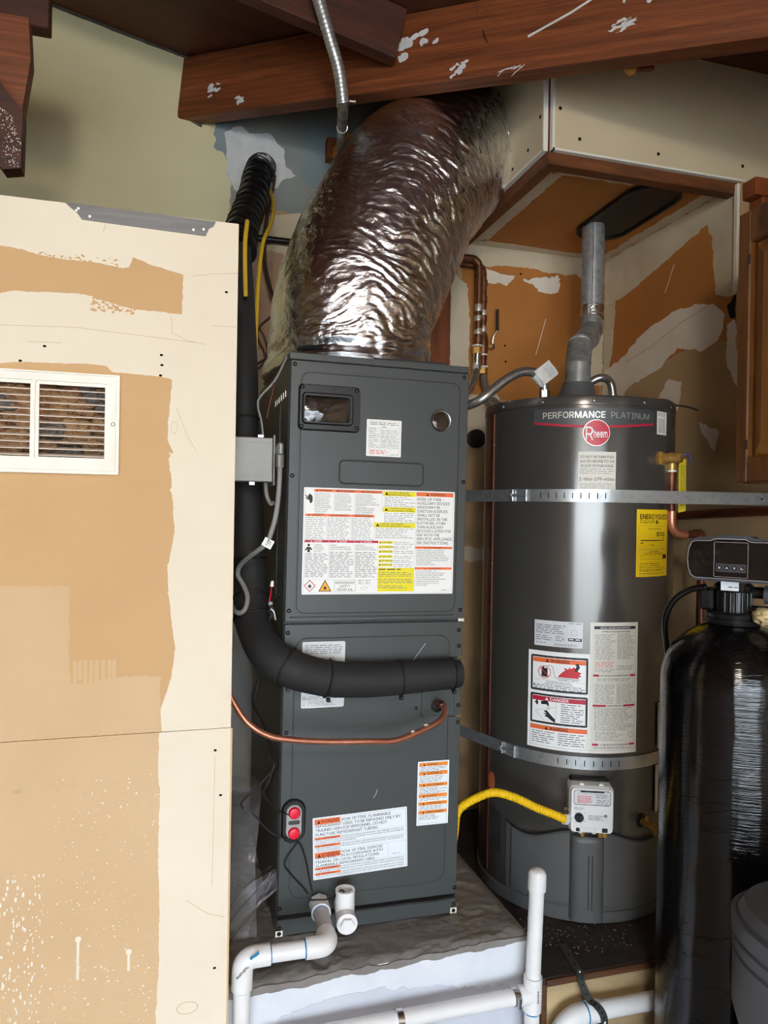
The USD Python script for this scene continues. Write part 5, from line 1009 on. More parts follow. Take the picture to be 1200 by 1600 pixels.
# lower apron with waved top edge and the central column
tt = np.linspace(-159, -42, 235)
topz = np.interp(tt, [-159, -157, -150, -142, -132, -124, -121, -104, -100, -93, -86, -79, -70, -60, -50, -42], [0.735, 0.727, 0.7175, 0.7165, 0.733, 0.748, 0.750, 0.750, 0.748, 0.735, 0.7225, 0.717, 0.719, 0.73, 0.742, 0.75])
topz = np.convolve(np.pad(topz, 6, 'edge'), np.ones(13) / 13, 'valid')
def col_r(t):
    r = TR + 0.008; r -= 0.0045 * (np.clip((-154.5 - t) / 1.5, 0, 1)); d = np.abs(t + 112.0); r += 0.017 * np.clip(1 - (d / 8.6) ** 4, 0, 1) ** 0.5 * (d < 8.6)
    return r
zs = np.concatenate([[0.0], np.linspace(0.012, 0.97, 26), [1.0]])
ro = np.array([col_r(t) for t in tt])
V = []; Vi = []
for k, t in enumerate(tt):
    a = math.radians(t); z0 = 0.512; zt = topz[k] - (0.010 if abs(t + 112) < 8.6 else 0)
    for s in zs:
        bulge = ro[k] - (0.006 if s in (0.0, 1.0) else 0.0); z = z0 + s * (zt - z0)
        if z < 0.548 and abs(t + 112) >= 8.6: bulge -= 0.003 * np.clip((0.548 - z) / 0.006, 0, 1)
        V.append((TC[0] + bulge * math.cos(a), TC[1] + bulge * math.sin(a), z)); Vi.append((TC[0] + (TR - 0.002) * math.cos(a), TC[1] + (TR - 0.002) * math.sin(a), z))
V = np.array(V).reshape(len(tt), len(zs), 3); Vi = np.array(Vi).reshape(len(tt), len(zs), 3)
ap = part(wh, 'apron', grid_solid(V, Vi), 'tank_base', smooth=35)
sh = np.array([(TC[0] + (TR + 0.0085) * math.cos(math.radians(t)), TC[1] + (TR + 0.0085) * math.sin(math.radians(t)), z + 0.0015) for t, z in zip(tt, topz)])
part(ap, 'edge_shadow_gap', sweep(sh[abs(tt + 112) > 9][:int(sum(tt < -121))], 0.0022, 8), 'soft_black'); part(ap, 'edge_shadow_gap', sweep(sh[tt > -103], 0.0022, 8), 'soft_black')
def rib_on(t, z0, z1, r, rad=0.0016): return sweep(np.array([pol(t, z, r) for z in np.linspace(z0, z1, 12)]), rad, 8)
part(ap, 'column_rib', [rib_on(-111.6, 0.548, 0.692, TR + 0.0248, 0.0016), rib_on(-109.8, 0.548, 0.692, TR + 0.0248, 0.0016)], 'slate_edge', kind='stuff')
arc = np.array([pol(t, 0.546 + 0 * t, TR + 0.0065) for t in np.linspace(-153, -122, 40)]); part(ap, 'lower_rib', sweep(arc, 0.0012, 6), 'slate_edge')
arc = np.array([pol(t, 0.536, TR + 0.0065) for t in np.linspace(-102, -60, 40)]); part(ap, 'lower_rib', sweep(arc, 0.0012, 6), 'slate_edge')
part(ap, 'rivet', lathe([(0, 0), (0.003, 0), (0.002, 0.0012), (0, 0.0015)], pol(-128, 0.521, TR + 0.004), nrm_(-128), 12), 'bright_steel')
# gas control valve (a box that faces out at -112 degrees)
gv_n = nrm_(-112); gv_t = np.array([-gv_n[1], gv_n[0], 0.0])
def VM(center):
    M = np.eye(4); M[:3, 0] = gv_t; M[:3, 1] = [0, 0, 1]; M[:3, 2] = gv_n; M[:3, 3] = center; return M
VC = VM(pol(-111.8, 0.830, TR))
def gv(m): m = tm(m).copy(); m.apply_transform(VC); return m
bp_ = rrect(-0.0575, 0.0575, -0.062, 0.060, 0.014)
body = trimesh.util.concatenate([extr(bp_, 0.052)]); cap_ = plate(bp_, 0.014, 0.005); cap_.apply_translation([0, 0, 0.052])
vb = part(wh, 'gas_valve', gv(body), 'valve_white', label='white gas control valve box with black dial')
part(vb, 'valve_cover', gv(cap_), 'valve_white', smooth=30)
part(vb, 'dark_surround', gv(bx(-0.05, 0.05, -0.075, 0.068, -0.004, 0.02, 0.004)), 'soft_black')
def gvp(pg, col, lift, d=0.0004):
    m = extr(pg, d); m.apply_translation([0, 0, 0.066 + lift]); part(vb, 'print', gv(m), col)
lb = rrect(-0.047, 0.047, 0.014, 0.052, 0.006); gvp(lb, 'label_silver', 0.0); gvp(lb.difference(lb.buffer(-0.0013)), 'ink', 0.0004); gvp(sbox(-0.03, 0.047, 0.03, 0.052), 'ink', 0.0006)
S = Sheet(0.094, 0.038)
S.text(0.2, 0.11, 'STATUS LIGHT CODE', 0.085, 'white_ink', True, w=0.52); S.words(0.10, 0.62, 0.20, 0.30, 0.09, 'ink_grey'); S.words(0.10, 0.50, 0.36, 0.88, 0.075, 'ink_red', 0.6, 0.2, 151); S.words(0.60, 0.95, 0.22, 0.50, 0.075, 'ink_grey', 0.5, 0.2, 152); S.words(0.62, 0.95, 0.60, 0.90, 0.12, 'ink_grey', 0.4, 0.2, 153)
for col, ms in S.t.items():
    m = tm(ms); m.apply_translation([-0.047, 0.014, 0.0662]); part(vb, 'print', gv(m), col, kind='stuff')
S = Sheet(0.115, 0.12); S.words(0.42, 0.78, 0.60, 0.72, 0.028, 'ink_grey', 0.45, 0.2, 154); S.words(0.10, 0.34, 0.44, 0.50, 0.03, 'ink_grey'); S.shape(Point(S.U(0.80), S.V(0.60)).buffer(0.0042), 'ink_grey')
for k in range(7):
    a = math.radians(-40 - 46 * k); S.shape(LineString([(0.028 + 0.0145 * math.cos(a), 0.042 + 0.0145 * math.sin(a)), (0.028 + 0.018 * math.cos(a), 0.042 + 0.018 * math.sin(a))]).buffer(0.0004), 'ink_grey')
for col, ms in S.t.items():
    m = tm(ms); m.apply_translation([-0.0575, -0.060, 0.0662]); part(vb, 'print', gv(m), col, kind='stuff')
kn = lathe([(0, 0), (0.0115, 0), (0.0112, 0.008), (0.009, 0.010), (0, 0.010)], (-0.0330, -0.018, 0.0655), (0, 0, 1), 32); part(vb, 'dial', gv(kn), 'black_plastic', smooth=40)
part(vb, 'dial_grip', gv(bx(-0.0345, -0.0315, -0.027, -0.009, 0.0755, 0.0785, 0.0008)), 'black_plastic')
part(vb, 'igniter_button', gv(bx(-0.040, -0.031, -0.054, -0.046, 0.0655, 0.070, 0.001)), 'black_plastic'); part(vb, 'status_window', gv(bx(0.026, 0.040, -0.055, -0.044, 0.0655, 0.068, 0.001)), 'black_plastic')
part(vb, 'wire_door', gv(bx(-0.026, 0.010, -0.056, -0.044, 0.0655, 0.0672, 0.0006)), 'valve_white')
part(vb, 'foot_clip', [gv(bx(x, x + 0.010, -0.070, -0.060, 0.02, 0.045, 0.001)) for x in (-0.03, 0.005)], 'valve_white', kind='stuff')
part(vb, 'burner_fitting', [gv(cyl((x, -0.060, 0.03), (x, -0.082, 0.03), 0.006, 12)) for x in (-0.018, 0.028, 0.04)], 'brass', kind='stuff')
part(vb, 'top_clip', [gv(bx(x, x + 0.012, 0.058, 0.064, 0.03, 0.05, 0.001)) for x in (-0.03, 0.02)], 'valve_white', kind='stuff')
part(vb, 'inlet_boss', gv(bx(-0.066, -0.056, -0.038, -0.012, 0.02, 0.044, 0.002)), 'valve_white')
# drain cock
dk = part(wh, 'drain_valve', cyl(pol(-79, 0.768, TR - 0.004), pol(-79, 0.766, TR + 0.035), 0.010, 20), 'brass', smooth=30)
part(dk, 'drain_outlet', cyl(pol(-79, 0.766, TR + 0.035), pol(-79, 0.755, TR + 0.06), 0.012, 20), 'brass', smooth=30); part(dk, 'drain_stem', cyl(pol(-79, 0.768, TR + 0.02), pol(-79, 0.788, TR + 0.02), 0.005, 12), 'brass'); part(dk, 'drain_collar', lathe([(0, 0), (0.02, 0), (0.018, 0.004), (0, 0.005)], pol(-79, 0.768, TR), nrm_(-79), 24), 'soft_black')
# relief valve with its discharge pipe
tp = part(wh, 'relief_valve', cyl(pol(-68.6, 1.757, TR - 0.005), pol(-66, 1.757, TR + 0.058), 0.0135, 24), 'brass', smooth=40)
part(tp, 'hex_flange', lathe([(0, 0), (0.021, 0), (0.021, 0.010), (0.016, 0.012), (0, 0.012)], pol(-68.6, 1.757, TR - 0.001), nrm_(-68.6), 6), 'brass')
TPX = np.array([1.343, 1.752])   # the discharge pipe's x, y
part(tp, 'valve_body', lathe([(0, -0.03), (0.015, -0.03), (0.018, -0.012), (0.018, 0.012), (0.012, 0.02), (0, 0.02)], (TPX[0], TPX[1], 1.757), sides=28), 'brass', smooth=40)
part(tp, 'lever', [bx(TPX[0] + 0.004, TPX[0] + 0.03, TPX[1] - 0.012, TPX[1] + 0.003, 1.772, 1.776, 0.001)], 'bright_steel')
dc = part(wh, 'discharge_pipe', tube([(TPX[0], TPX[1], 1.728), (TPX[0] + .001, TPX[1], 1.60), (TPX[0] + .002, TPX[1], 1.585)], 0.0115, 20, 4), 'copper_dark', smooth=40, label='copper discharge pipe down from the relief valve')
part(dc, 'white_collar', cyl((TPX[0], TPX[1], 1.722), (TPX[0], TPX[1], 1.731), 0.0145, 24), 'pvc_white'); part(dc, 'coupling', cyl((TPX[0], TPX[1], 1.69), (TPX[0], TPX[1], 1.722), 0.0138, 24), 'copper_old', smooth=40)
el = smooth_path([(TPX[0] + .002, TPX[1], 1.612), (TPX[0] + .003, TPX[1], 1.575), (TPX[0] + .012, TPX[1], 1.556), (TPX[0] + .032, TPX[1], 1.548), (TPX[0] + .05, TPX[1], 1.547)], 8)
part(dc, 'elbow', sweep(el, 0.0145, 20), 'copper_new', smooth=40); part(dc, 'run', tube([(TPX[0] + .045, TPX[1], 1.547), (TPX[0] + .10, TPX[1] + .005, 1.547)], 0.0115, 20, 4), 'copper_dark', smooth=40)
el = smooth_path([(TPX[0] + .085, TPX[1] + .004, 1.547), (TPX[0] + .105, TPX[1] + .006, 1.546), (TPX[0] + .116, TPX[1] + .012, 1.532), (TPX[0] + .118, TPX[1] + .016, 1.51)], 8); part(dc, 'elbow', sweep(el, 0.0143, 20), 'copper_dark', smooth=40)
part(dc, 'drop', cyl((TPX[0] + .118, TPX[1] + .016, 1.515), (TPX[0] + .118, TPX[1] + .016, 0.5), 0.0113, 18), 'copper_dark', smooth=40)
# hanging tag
tg = thing('valve_tag', 'yellow plastic tag hanging from the brass relief valve', 'tag', loc=(1.362, 1.728, 1.62))
ctr = [(1.349 + 0.026 * u + (0.004 if v < 0.5 else 0), 0, 0) for u in (0, 1) for v in (0, 1)]
tgp = Polygon([(-0.010, 0.0), (0.010, 0.0), (0.011, -0.145), (-0.013, -0.15), (-0.014, -0.02)])
m = extr(tgp, 0.0012); m.apply_transform(trimesh.transformations.rotation_matrix(math.radians(-14), [0, 1, 0])) if False else None
m = to_y(m, 0); m.apply_translation([1.361, 1.727, 1.758]); tgo = part(tg, 'tag_sheet', m, 'tag_yellow')
S = Sheet(0.02, 0.12); S.words(0.08, 0.92, 0.02, 0.98, 0.030, 'ink', 0.4, 0.1, 161)
for col, ms in S.t.items():
    m = to_y(tm(ms), 0); m.apply_translation([1.351, 1.7262, 1.622]); part(tgo, 'print', m, col, kind='stuff')
part(tg, 'tie', tube([(1.362, 1.735, 1.757), (1.366, 1.725, 1.772), (1.378, 1.722, 1.768), (1.385, 1.722, 1.748)], 0.0035, 8, 8), 'purple_tie', smooth=True)
# paper pouch on the far flank
pc = thing('paper_pouch', 'white paper pouch taped to the right flank of the water heater', 'paper', loc=(1.31, 1.74, 0.79))
S = Sheet(14 * ARC, 0.34); f = on_tank(-69, 0.782, TR + 0.004)
part(pc, 'pouch', f(S._strip(0, S.w, 0, 0.13, 0.002, 8)), 'paper_tag'); part(pc, 'pouch', f(S._strip(0.008, S.w, 0.175, 0.30, 0.002, 8)), 'paper_tag')

# ---- flue
fh = thing('flue_pipe', 'galvanised flue pipe with jointed elbows from the heater up into the soffit', 'flue', loc=(TC[0], TC[1], 1.92))
part(fh, 'draft_hood', lathe([(0.066, 1.917), (0.067, 1.935), (0.054, 1.968), (0.050, 1.985), (0.046, 1.995), (0.046, 2.00), (0.030, 2.00), (0.030, 1.93), (0.066, 1.917)], C3, sides=56), 'tank_base', smooth=30)
flp = [np.array([TC[0], TC[1], 1.995]), np.array([TC[0] + 0.002, TC[1] + .004, 2.062]), np.array([TC[0] + 0.032, TC[1] + 0.045, 2.128]), np.array([1.300, 2.128, 2.182]), np.array([1.345, 2.185, 2.222]), np.array([1.352, 2.19, 2.275]), np.array([1.352, 2.19, 2.60])]
for k in range(5):
    a, b = flp[k], flp[k + 1]; d = (b - a) / np.linalg.norm(b - a)
    part(fh, 'elbow_gore', sweep(np.array([a - d * 0.010, a, b, b + d * 0.004]), [0.0375, 0.0385, 0.0375, 0.037], 40), 'vent_elbow', smooth=40)
    part(fh, 'elbow_bead', sweep(np.array([b - d * 0.004, b, b + d * 0.004]), [0.037, 0.0398, 0.037], 40), 'vent_elbow', smooth=40)
part(fh, 'straight_pipe', sweep(np.array([(1.352, 2.19, 2.262), (1.352, 2.19, 2.62)]), 0.0375, 44), 'vent_pipe', smooth=40)
part(fh, 'pipe_seam', cyl((1.332, 2.1575, 2.30), (1.332, 2.1575, 2.60), 0.002, 8), 'vent_elbow')
tapem = lathe([(0.0378, 0.0), (0.0385, 0.002), (0.0385, 0.05), (0.0378, 0.053)], (1.352, 2.19, 2.255), sides=44); part(fh, 'foil_tape', tapem, 'foil_tape', smooth=40)

# ---- water connections
def braided(name, label, pts, r, ends=(), n=16):
    t = thing(name, label, 'water hose', loc=pts[0], group='braided hoses on the water heater')
    p = smooth_path(pts, n); part(t, 'braid', sweep(p, r, 20), 'braided', smooth=True)
    for q, d, rr in ends: q = np.array(q, float); d = np.array(d, float); part(t, 'end_nut', sweep(np.array([q, q + d]), rr, 6), 'bright_steel')
    return t
hA = braided('water_hose', 'long braided hose arching in front, from behind the air handler to the near heater nipple', [(1.0445, 2.452, 2.150), (1.040, 2.448, 2.105), (0.995, 2.41, 2.035), (0.90, 2.32, 1.96), (0.815, 2.17, 1.91), (0.80, 2.03, 1.905), (0.845, 1.96, 1.925), (0.905, 1.95, 1.975), (0.965, 1.95, 2.012), (1.015, 1.95, 2.015), (1.043, 1.95, 1.992), (1.049, 1.95, 1.960)], 0.0135, [((1.049, 1.95, 1.965), (0, 0, -0.025), 0.0155), ((1.0445, 2.452, 2.118), (0.0005, 0, 0.026), 0.0155)])
part(hA, 'nipple', cyl((1.049, 1.95, 1.918), (1.049, 1.95, 1.945), 0.011, 20), 'bright_steel', smooth=40)
m = bx(-0.034, 0.030, -0.002, 0.002, -0.030, 0.024); 
hB = braided('water_hose', 'braided hose looping low behind the heater top and up to the far nipple', [(1.079, 2.466, 2.085), (1.082, 2.445, 2.045), (1.08, 2.40, 2.005), (1.12, 2.34, 1.965), (1.20, 2.30, 1.96), (1.27, 2.24, 1.99), (1.315, 2.17, 2.03), (1.355, 2.14, 2.055), (1.392, 2.14, 2.045), (1.405, 2.14, 2.005), (1.405, 2.14, 1.965)], 0.0135, [((1.405, 2.14, 1.975), (0, 0, -0.025), 0.0155), ((1.079, 2.462, 2.070), (0, 0.008, 0.030), 0.0155)])
part(hB, 'nipple', cyl((1.405, 2.14, 1.918), (1.405, 2.14, 1.955), 0.011, 20), 'bright_steel', smooth=40)
def flag(name, label, ctr, ang, w, h, bend, wrapc, wrapr, wraph):
    t = thing(name, label, 'paper tag', loc=ctr, group='paper tags on the braided hoses')
    a = math.radians(ang); nU, nV = 14, 8
    U, Vv = np.meshgrid(np.linspace(0, 1, nU), np.linspace(0, 1, nV), indexing='ij')
    X = (U - 0.15) * w; Y = (Vv - 0.5) * h; Zd = bend * np.sin(U * 3) + 0.003 * np.sin(Vv * 5)
    G = np.stack([ctr[0] + X * math.cos(a) - Y * math.sin(a), ctr[1] - 0.018 - Zd, ctr[2] + X * math.sin(a) + Y * math.cos(a)], -1); G2 = G.copy(); G2[..., 1] += 0.0008
    s = part(t, 'tag_sheet', grid_solid(G, G2), 'paper_tag', smooth=40)
    S = Sheet(w * 0.55, h * 0.8); S.words(0.05, 0.95, 0.05, 0.95, 0.09, 'ink_light', 0.4, 0.2, 171)
    for col, ms in S.t.items():
        m = tm(ms); p = m.vertices; x = p[:, 0] + w * 0.27; y = p[:, 1] - h * 0.4; u = x / w + 0.15
        m.vertices = np.stack([ctr[0] + x * math.cos(a) - y * math.sin(a), ctr[1] - 0.0188 - bend * np.sin(u * 3) - 0.003 * np.sin((y / h + .5) * 5), ctr[2] + x * math.sin(a) + y * math.cos(a)], 1); part(s, 'print', m, col, kind='stuff')
    part(t, 'wrap', sweep(np.array([np.array(ctr) + wrapc, np.array(ctr) + wrapc + wraph]), wrapr, 20), 'paper_tag', smooth=40)
flag('hose_tag', 'white paper tag wrapped round the front hose near the flue', (1.028, 1.95, 2.002), 38, 0.060, 0.050, 0.004, np.array([-0.012, 0, 0.008]), 0.0155, np.array([0.030, 0, -0.026]))
flag('hose_tag', 'small white paper tag on the rear hose below the copper pipes', (1.078, 2.41, 2.02), -55, 0.05, 0.036, 0.003, np.array([0, 0, 0.02]), 0.0155, np.array([0.006, -0.012, -0.03]))

# ---- copper pipes on the back wall
cpn = [(0.80, 2.452, 2.512), (1.00, 2.452, 2.5175), (1.034, 2.452, 2.512), (1.047, 2.452, 2.492), (1.048, 2.452, 2.44), (1.046, 2.452, 2.25), (1.044, 2.452, 2.19)]
p1 = thing('copper_pipe', 'old copper pipe bending down the back wall, left one of the pair', 'pipe', loc=(1.046, 2.452, 2.19), group='pair of copper pipes on the back wall')
part(p1, 'tube', sweep(smooth_path(cpn, 10), 0.0135, 20), 'copper_old', smooth=40)
for z, r, h in ((2.46, 0.0150, 0.02), (2.415, 0.015, 0.02), (2.27, 0.0150, 0.03), (2.21, 0.016, 0.035)): part(p1, 'coupling', cyl((1.0475, 2.452, z), (1.0475, 2.452, z + h), r, 22), 'copper_old', smooth=40)
for z in (2.34, 2.30, 2.253): part(p1, 'solder_patch', lathe([(0.0135, -0.012), (0.0152, -0.005), (0.0148, 0.004), (0.0135, 0.014)], (1.047, 2.452, z), sides=22), 'solder', smooth=40)
part(p1, 'brass_nut', lathe([(0, 0), (0.018, 0), (0.018, 0.022), (0.016, 0.026), (0, 0.026)], (0.9425 if False else 1.045, 2.452, 2.175), sides=6), 'brass'); part(p1, 'white_ring', cyl((1.045, 2.452, 2.201), (1.045, 2.452, 2.206), 0.0195, 24), 'pvc_white'); part(p1, 'steel_sleeve', cyl((1.045, 2.452, 2.14), (1.045, 2.452, 2.176), 0.014, 22), 'bright_steel', smooth=40)
p2 = thing('copper_pipe', 'old copper pipe with a ball valve, right one of the pair', 'pipe', loc=(1.078, 2.475, 2.1), group='pair of copper pipes on the back wall')
part(p2, 'tube', sweep(smooth_path([(0.84, 2.4835, 2.497), (1.04, 2.4835, 2.505), (1.066, 2.483, 2.503), (1.076, 2.481, 2.487), (1.0765, 2.478, 2.44), (1.077, 2.475, 2.225)], 10), 0.0118, 20), 'copper_old', smooth=40)
for z in (2.43, 2.37, 2.30): part(p2, 'coupling', cyl((1.0768, 2.475, z), (1.0768, 2.475, z + 0.022), 0.0133, 22), 'copper_old', smooth=40)
for z in (2.33, 2.272): part(p2, 'solder_patch', lathe([(0.0118, -0.010), (0.0136, -0.003), (0.0132, 0.004), (0.0118, 0.012)], (1.0768, 2.475, z), sides=22), 'solder', smooth=40)
part(p2, 'valve_body', lathe([(0, -0.042), (0.015, -0.042), (0.0165, -0.030), (0.019, -0.015), (0.020, 0.0), (0.019, 0.015), (0.0165, 0.030), (0.015, 0.04), (0, 0.04)], (1.0775, 2.475, 2.215), sides=28), 'copper_old', smooth=40)
part(p2, 'valve_stem', cyl((1.09, 2.475, 2.212), (1.118, 2.475, 2.212), 0.008, 16), 'brass', smooth=40); part(p2, 'stem_nut', cyl((1.112, 2.475, 2.212), (1.120, 2.475, 2.212), 0.0115, 6), 'bright_steel')
part(p2, 'lever', sweep(smooth_path([(1.117, 2.475, 2.208), (1.117, 2.472, 2.245), (1.131, 2.468, 2.272)], 6), 0.0035, 8), 'bright_steel', smooth=40); part(p2, 'lever_grip', tube([(1.131, 2.468, 2.27), (1.1305, 2.468, 2.30), (1.130, 2.468, 2.348)], 0.0052, 10, 4), 'soft_black', smooth=40)
part(p2, 'lower_pipe', cyl((1.0785, 2.475, 2.115), (1.0778, 2.475, 2.18), 0.0135, 20), 'copper_dark', smooth=40); part(p2, 'white_ring', cyl((1.078, 2.475, 2.175), (1.078, 2.475, 2.18), 0.0185, 24), 'pvc_white'); part(p2, 'brass_nut', lathe([(0, 0), (0.018, 0), (0.018, 0.022), (0, 0.024)], (1.079, 2.475, 2.108), sides=6), 'brass'); part(p2, 'white_ring', cyl((1.079, 2.475, 2.131), (1.079, 2.475, 2.136), 0.0185, 24), 'pvc_white')
solo('copper_pipe', tube([(1.552, 2.20, 1.592), (1.556, 2.0, 1.600), (1.575, 1.7, 1.614), (1.61, 1.3, 1.632)], 0.0135, 18, 4), 'copper_dark', 'long copper pipe along the right wall below the metal strap', 'pipe', smooth=40)
ow = thing('wall_box', 'dark round wall box behind the heater left edge', 'electrical box', loc=(1.061, 2.49, 1.87))
part(ow, 'box', lathe([(0, 0), (0.034, 0), (0.034, 0.022), (0.028, 0.026), (0, 0.022)], (1.061, 2.498, 1.871), (0, -1, 0), 28), 'black_sheet', smooth=40)
part(ow, 'screw_post', cyl((1.05, 2.478, 1.862), (1.05, 2.466, 1.862), 0.006, 10), 'copper_dark'); part(ow, 'wire', tube([(1.03, 2.49, 1.866), (1.0, 2.485, 1.868), (0.97, 2.487, 1.87)], 0.002, 6, 4), 'wire_black')
solo('thermostat_wire', tube([(1.30, 1.93, 1.935), (1.36, 1.90, 1.946), (1.40, 1.86, 1.944), (1.425, 1.84, 1.926)], 0.0032, 8, 8), 'wire_brown', 'thin brown wire curling over the heater top near the flue', 'wire', smooth=True)
solo('thermostat_wire', tube([(1.44, 1.97, 1.925), (1.475, 1.93, 1.94), (1.51, 1.90, 1.935), (1.535, 1.88, 1.922)], 0.0028, 8, 8), 'wire_black', 'thin black wire poking out beyond the heater top right edge', 'wire', smooth=True)

# ---- straps
def strap(name, label, z, w, thA, thB, anchA, anchB, slots, buckle):
    t = thing(name, label, 'strap', loc=(TC[0], TC[1], z - w / 2), group='steel straps round the water heater')
    pts = [np.array(anchA)] if anchA is not None else []
    for a in np.linspace(thA, thB, 60): pts.append(pol(a, z, TR + 0.0028)[:2])
    if anchB is not None: pts.append(np.array(anchB))
    p = np.array(pts); d = np.gradient(p, axis=0); n = np.stack([d[:, 1], -d[:, 0]], 1); n /= np.linalg.norm(n, axis=1, keepdims=True)
    if n[len(n) // 2] @ (p[len(n) // 2] - TC) < 0: n = -n
    th = 0.0012; V = np.array([[(*q, z - w / 2), (*q, z + w / 2)] for q in p + n * th]); Vb = np.array([[(*q, z - w / 2), (*q, z + w / 2)] for q in p])
    b = part(t, 'band', grid_solid(V, Vb), 'galvanised', smooth=40)
    for a in slots:
        s = []
        q0 = pol(a, z, TR + 0.0040); tt_ = np.array([-math.sin(math.radians(a)), math.cos(math.radians(a)), 0]); nn = nrm_(a)
        M = np.eye(4); M[:3, 0] = tt_; M[:3, 1] = [0, 0, 1]; M[:3, 2] = nn; M[:3, 3] = q0
        m = extr(LineString([(0, -w * 0.2), (0, w * 0.2)]).buffer(0.0012), 0.0004); m.apply_transform(M); part(t, 'slot', m, 'perforation')
    q0 = pol(buckle, z, TR + 0.0042); M = np.eye(4); M[:3, 0] = [-math.sin(math.radians(buckle)), math.cos(math.radians(buckle)), 0]; M[:3, 1] = [0, 0, 1]; M[:3, 2] = nrm_(buckle); M[:3, 3] = q0
    def bk(m): m = tm(m).copy(); m.apply_transform(M); return m
    part(t, 'buckle', bk([bx(-0.024, -0.020, -w * .48, w * .48, 0, 0.007, 0.001), bx(0.022, 0.026, -w * .48, w * .48, 0, 0.007, 0.001)]), 'galvanised', kind='stuff')
    part(t, 'bolt', bk(cyl((-0.022, 0, 0.006), (0.026, 0, 0.006), 0.0042, 12)), 'galvanised', smooth=40); part(t, 'bolt_nut', bk(cyl((-0.030, 0, 0.006), (-0.022, 0, 0.006), 0.0075, 6)), 'galvanised')
    return t
sA = strap('strap', 'perforated steel strap round the top of the heater running to the right wall', 1.6495, 0.0345, -161, -96.3, (0.712, 2.492), (1.692, 1.648), list(np.linspace(-140, -105, 9)), -153)
br = part(sA, 'wall_bracket', bx(1.664, 1.698, 1.555, 1.655, 1.630, 1.672, 0.002), 'galvanised')
part(br, 'bracket_ring', lathe([(0, 0), (0.013, 0), (0.013, 0.003), (0.009, 0.004), (0, 0.003)], (1.664, 1.625, 1.651), (-1, 0, 0), 28), 'galvanised', smooth=40)
for y in (1.70, 1.66): part(sA, 'slot', to_x(extr(Point(y, 1.650).buffer(0.003), 0.0004), 1.50) if False else cyl((1.53 - (1.70 - y) * -1.0, y, 1.650), (1.528 - (1.70 - y) * -1.0, y - 0.002, 1.650), 0.003, 8), 'perforation')
sB = strap('strap', 'perforated steel strap round the lower heater above the gas valve', 0.931, 0.034, -161, -68.2, (0.712, 2.492), (1.596, 1.85), list(np.linspace(-128, -95, 8)), -158)

# ------------------------------------------------------------------ water softener, right
SC = np.array([1.211, 1.358]); SR = 0.152
ws = thing('softener_tank', 'glossy black fibre-wound softener tank with a plastic covered control head', 'water softener', loc=(SC[0], SC[1], 0))
prof = [(0, 0.0), (0.12, 0.0), (SR - 0.01, 0.02), (SR, 0.06)] + [(SR, z) for z in np.linspace(0.10, 1.225, 40)]
prof += [(SR * math.cos(a) if a < 1.2 else SR * math.cos(a), 1.225 + 0.143 * math.sin(a)) for a in np.linspace(0.06, 1.245, 26)] + [(0.048, 1.366), (0, 1.366)]
tk = lathe(prof, (SC[0], SC[1], 0), sides=220)
# threads wound round the shell: slight waviness of the wall
v = tk.vertices.copy(); rad = np.hypot(v[:, 0] - SC[0], v[:, 1] - SC[1]); ok = rad > 0.05; ang = np.arctan2(v[:, 1] - SC[1], v[:, 0] - SC[0])
wv = 0.0022 * (meshkit.fbm(np.stack([np.cos(ang) * 6, np.sin(ang) * 6, v[:, 2] * 3], 1), 3, 90) - 0.5)
v[ok, 0] += (wv * np.cos(ang))[ok]; v[ok, 1] += (wv * np.sin(ang))[ok]; tk.vertices = v
part(ws, 'shell', tk, 'wound_resin', smooth=50)
fib = []
gW = np.random.default_rng(44)
for k in range(70):   # loose strands of the winding that stand proud on dome and sides
    a0 = math.radians(gW.uniform(175, 300)); z0 = 1.225 * gW.random() ** 0.7 if k < 45 else None; pts = []
    if z0 is not None:
        z0 = max(0.15, z0); l = gW.uniform(0.15, 0.5)
        for s in np.linspace(0, 1, 9): a = a0 + l * s; pts.append((SC[0] + (SR + 0.0013) * math.cos(a), SC[1] + (SR + 0.0013) * math.sin(a), z0 + 0.016 * s + 0.002 * gW.normal()))
    else:
        l = gW.uniform(0.3, 1.1) * gW.choice([-1, 1]); e0 = gW.uniform(0.1, 0.6); e1 = e0 + gW.uniform(0.2, 0.6)
        for s in np.linspace(0, 1, 9): a = a0 + l * s; e = min(1.2, e0 + (e1 - e0) * s); r = SR * math.cos(e) + 0.0013; pts.append((SC[0] + r * math.cos(a), SC[1] + r * math.sin(a), 1.226 + 0.143 * math.sin(e)))
    fib.append(sweep(np.array(pts), 0.00035, 4))
part(ws, 'loose_strands', fib, 'resin_black', kind='stuff')
part(ws, 'neck_flange', lathe([(0.03, 1.360), (0.056, 1.360), (0.059, 1.366), (0.056, 1.372), (0.052, 1.373), (0.054, 1.378), (0.056, 1.383), (0.050, 1.388), (0.03, 1.388)], (SC[0], SC[1], 0), sides=56), 'black_plastic', smooth=35)
vb2 = part(ws, 'valve_body', lathe([(0, 1.384), (0.038, 1.384), (0.038, 1.432), (0.041, 1.436), (0.041, 1.446), (0.034, 1.452), (0.034, 1.475), (0, 1.475)], (SC[0], SC[1], 0), sides=36), 'black_plastic', smooth=35)
hn = np.array([-0.80, -0.60, 0.0]); ht = np.array([0.60, -0.80, 0.0])
HC = np.array([1.139, 1.304, 1.505])
HM = np.eye(4); HM[:3, 0] = ht; HM[:3, 1] = [0, 0, 1]; HM[:3, 2] = hn; HM[:3, 3] = HC
def hd(m): m = tm(m).copy(); m.apply_transform(HM); return m
for k in range(7):
    a = math.radians(200 + 18 * k); c = np.array([SC[0] + 0.0385 * math.cos(a), SC[1] + 0.0385 * math.sin(a), 1.386]); part(ws, 'body_rib', cyl(c, c + [0, 0, 0.045], 0.0028, 8), 'black_plastic')
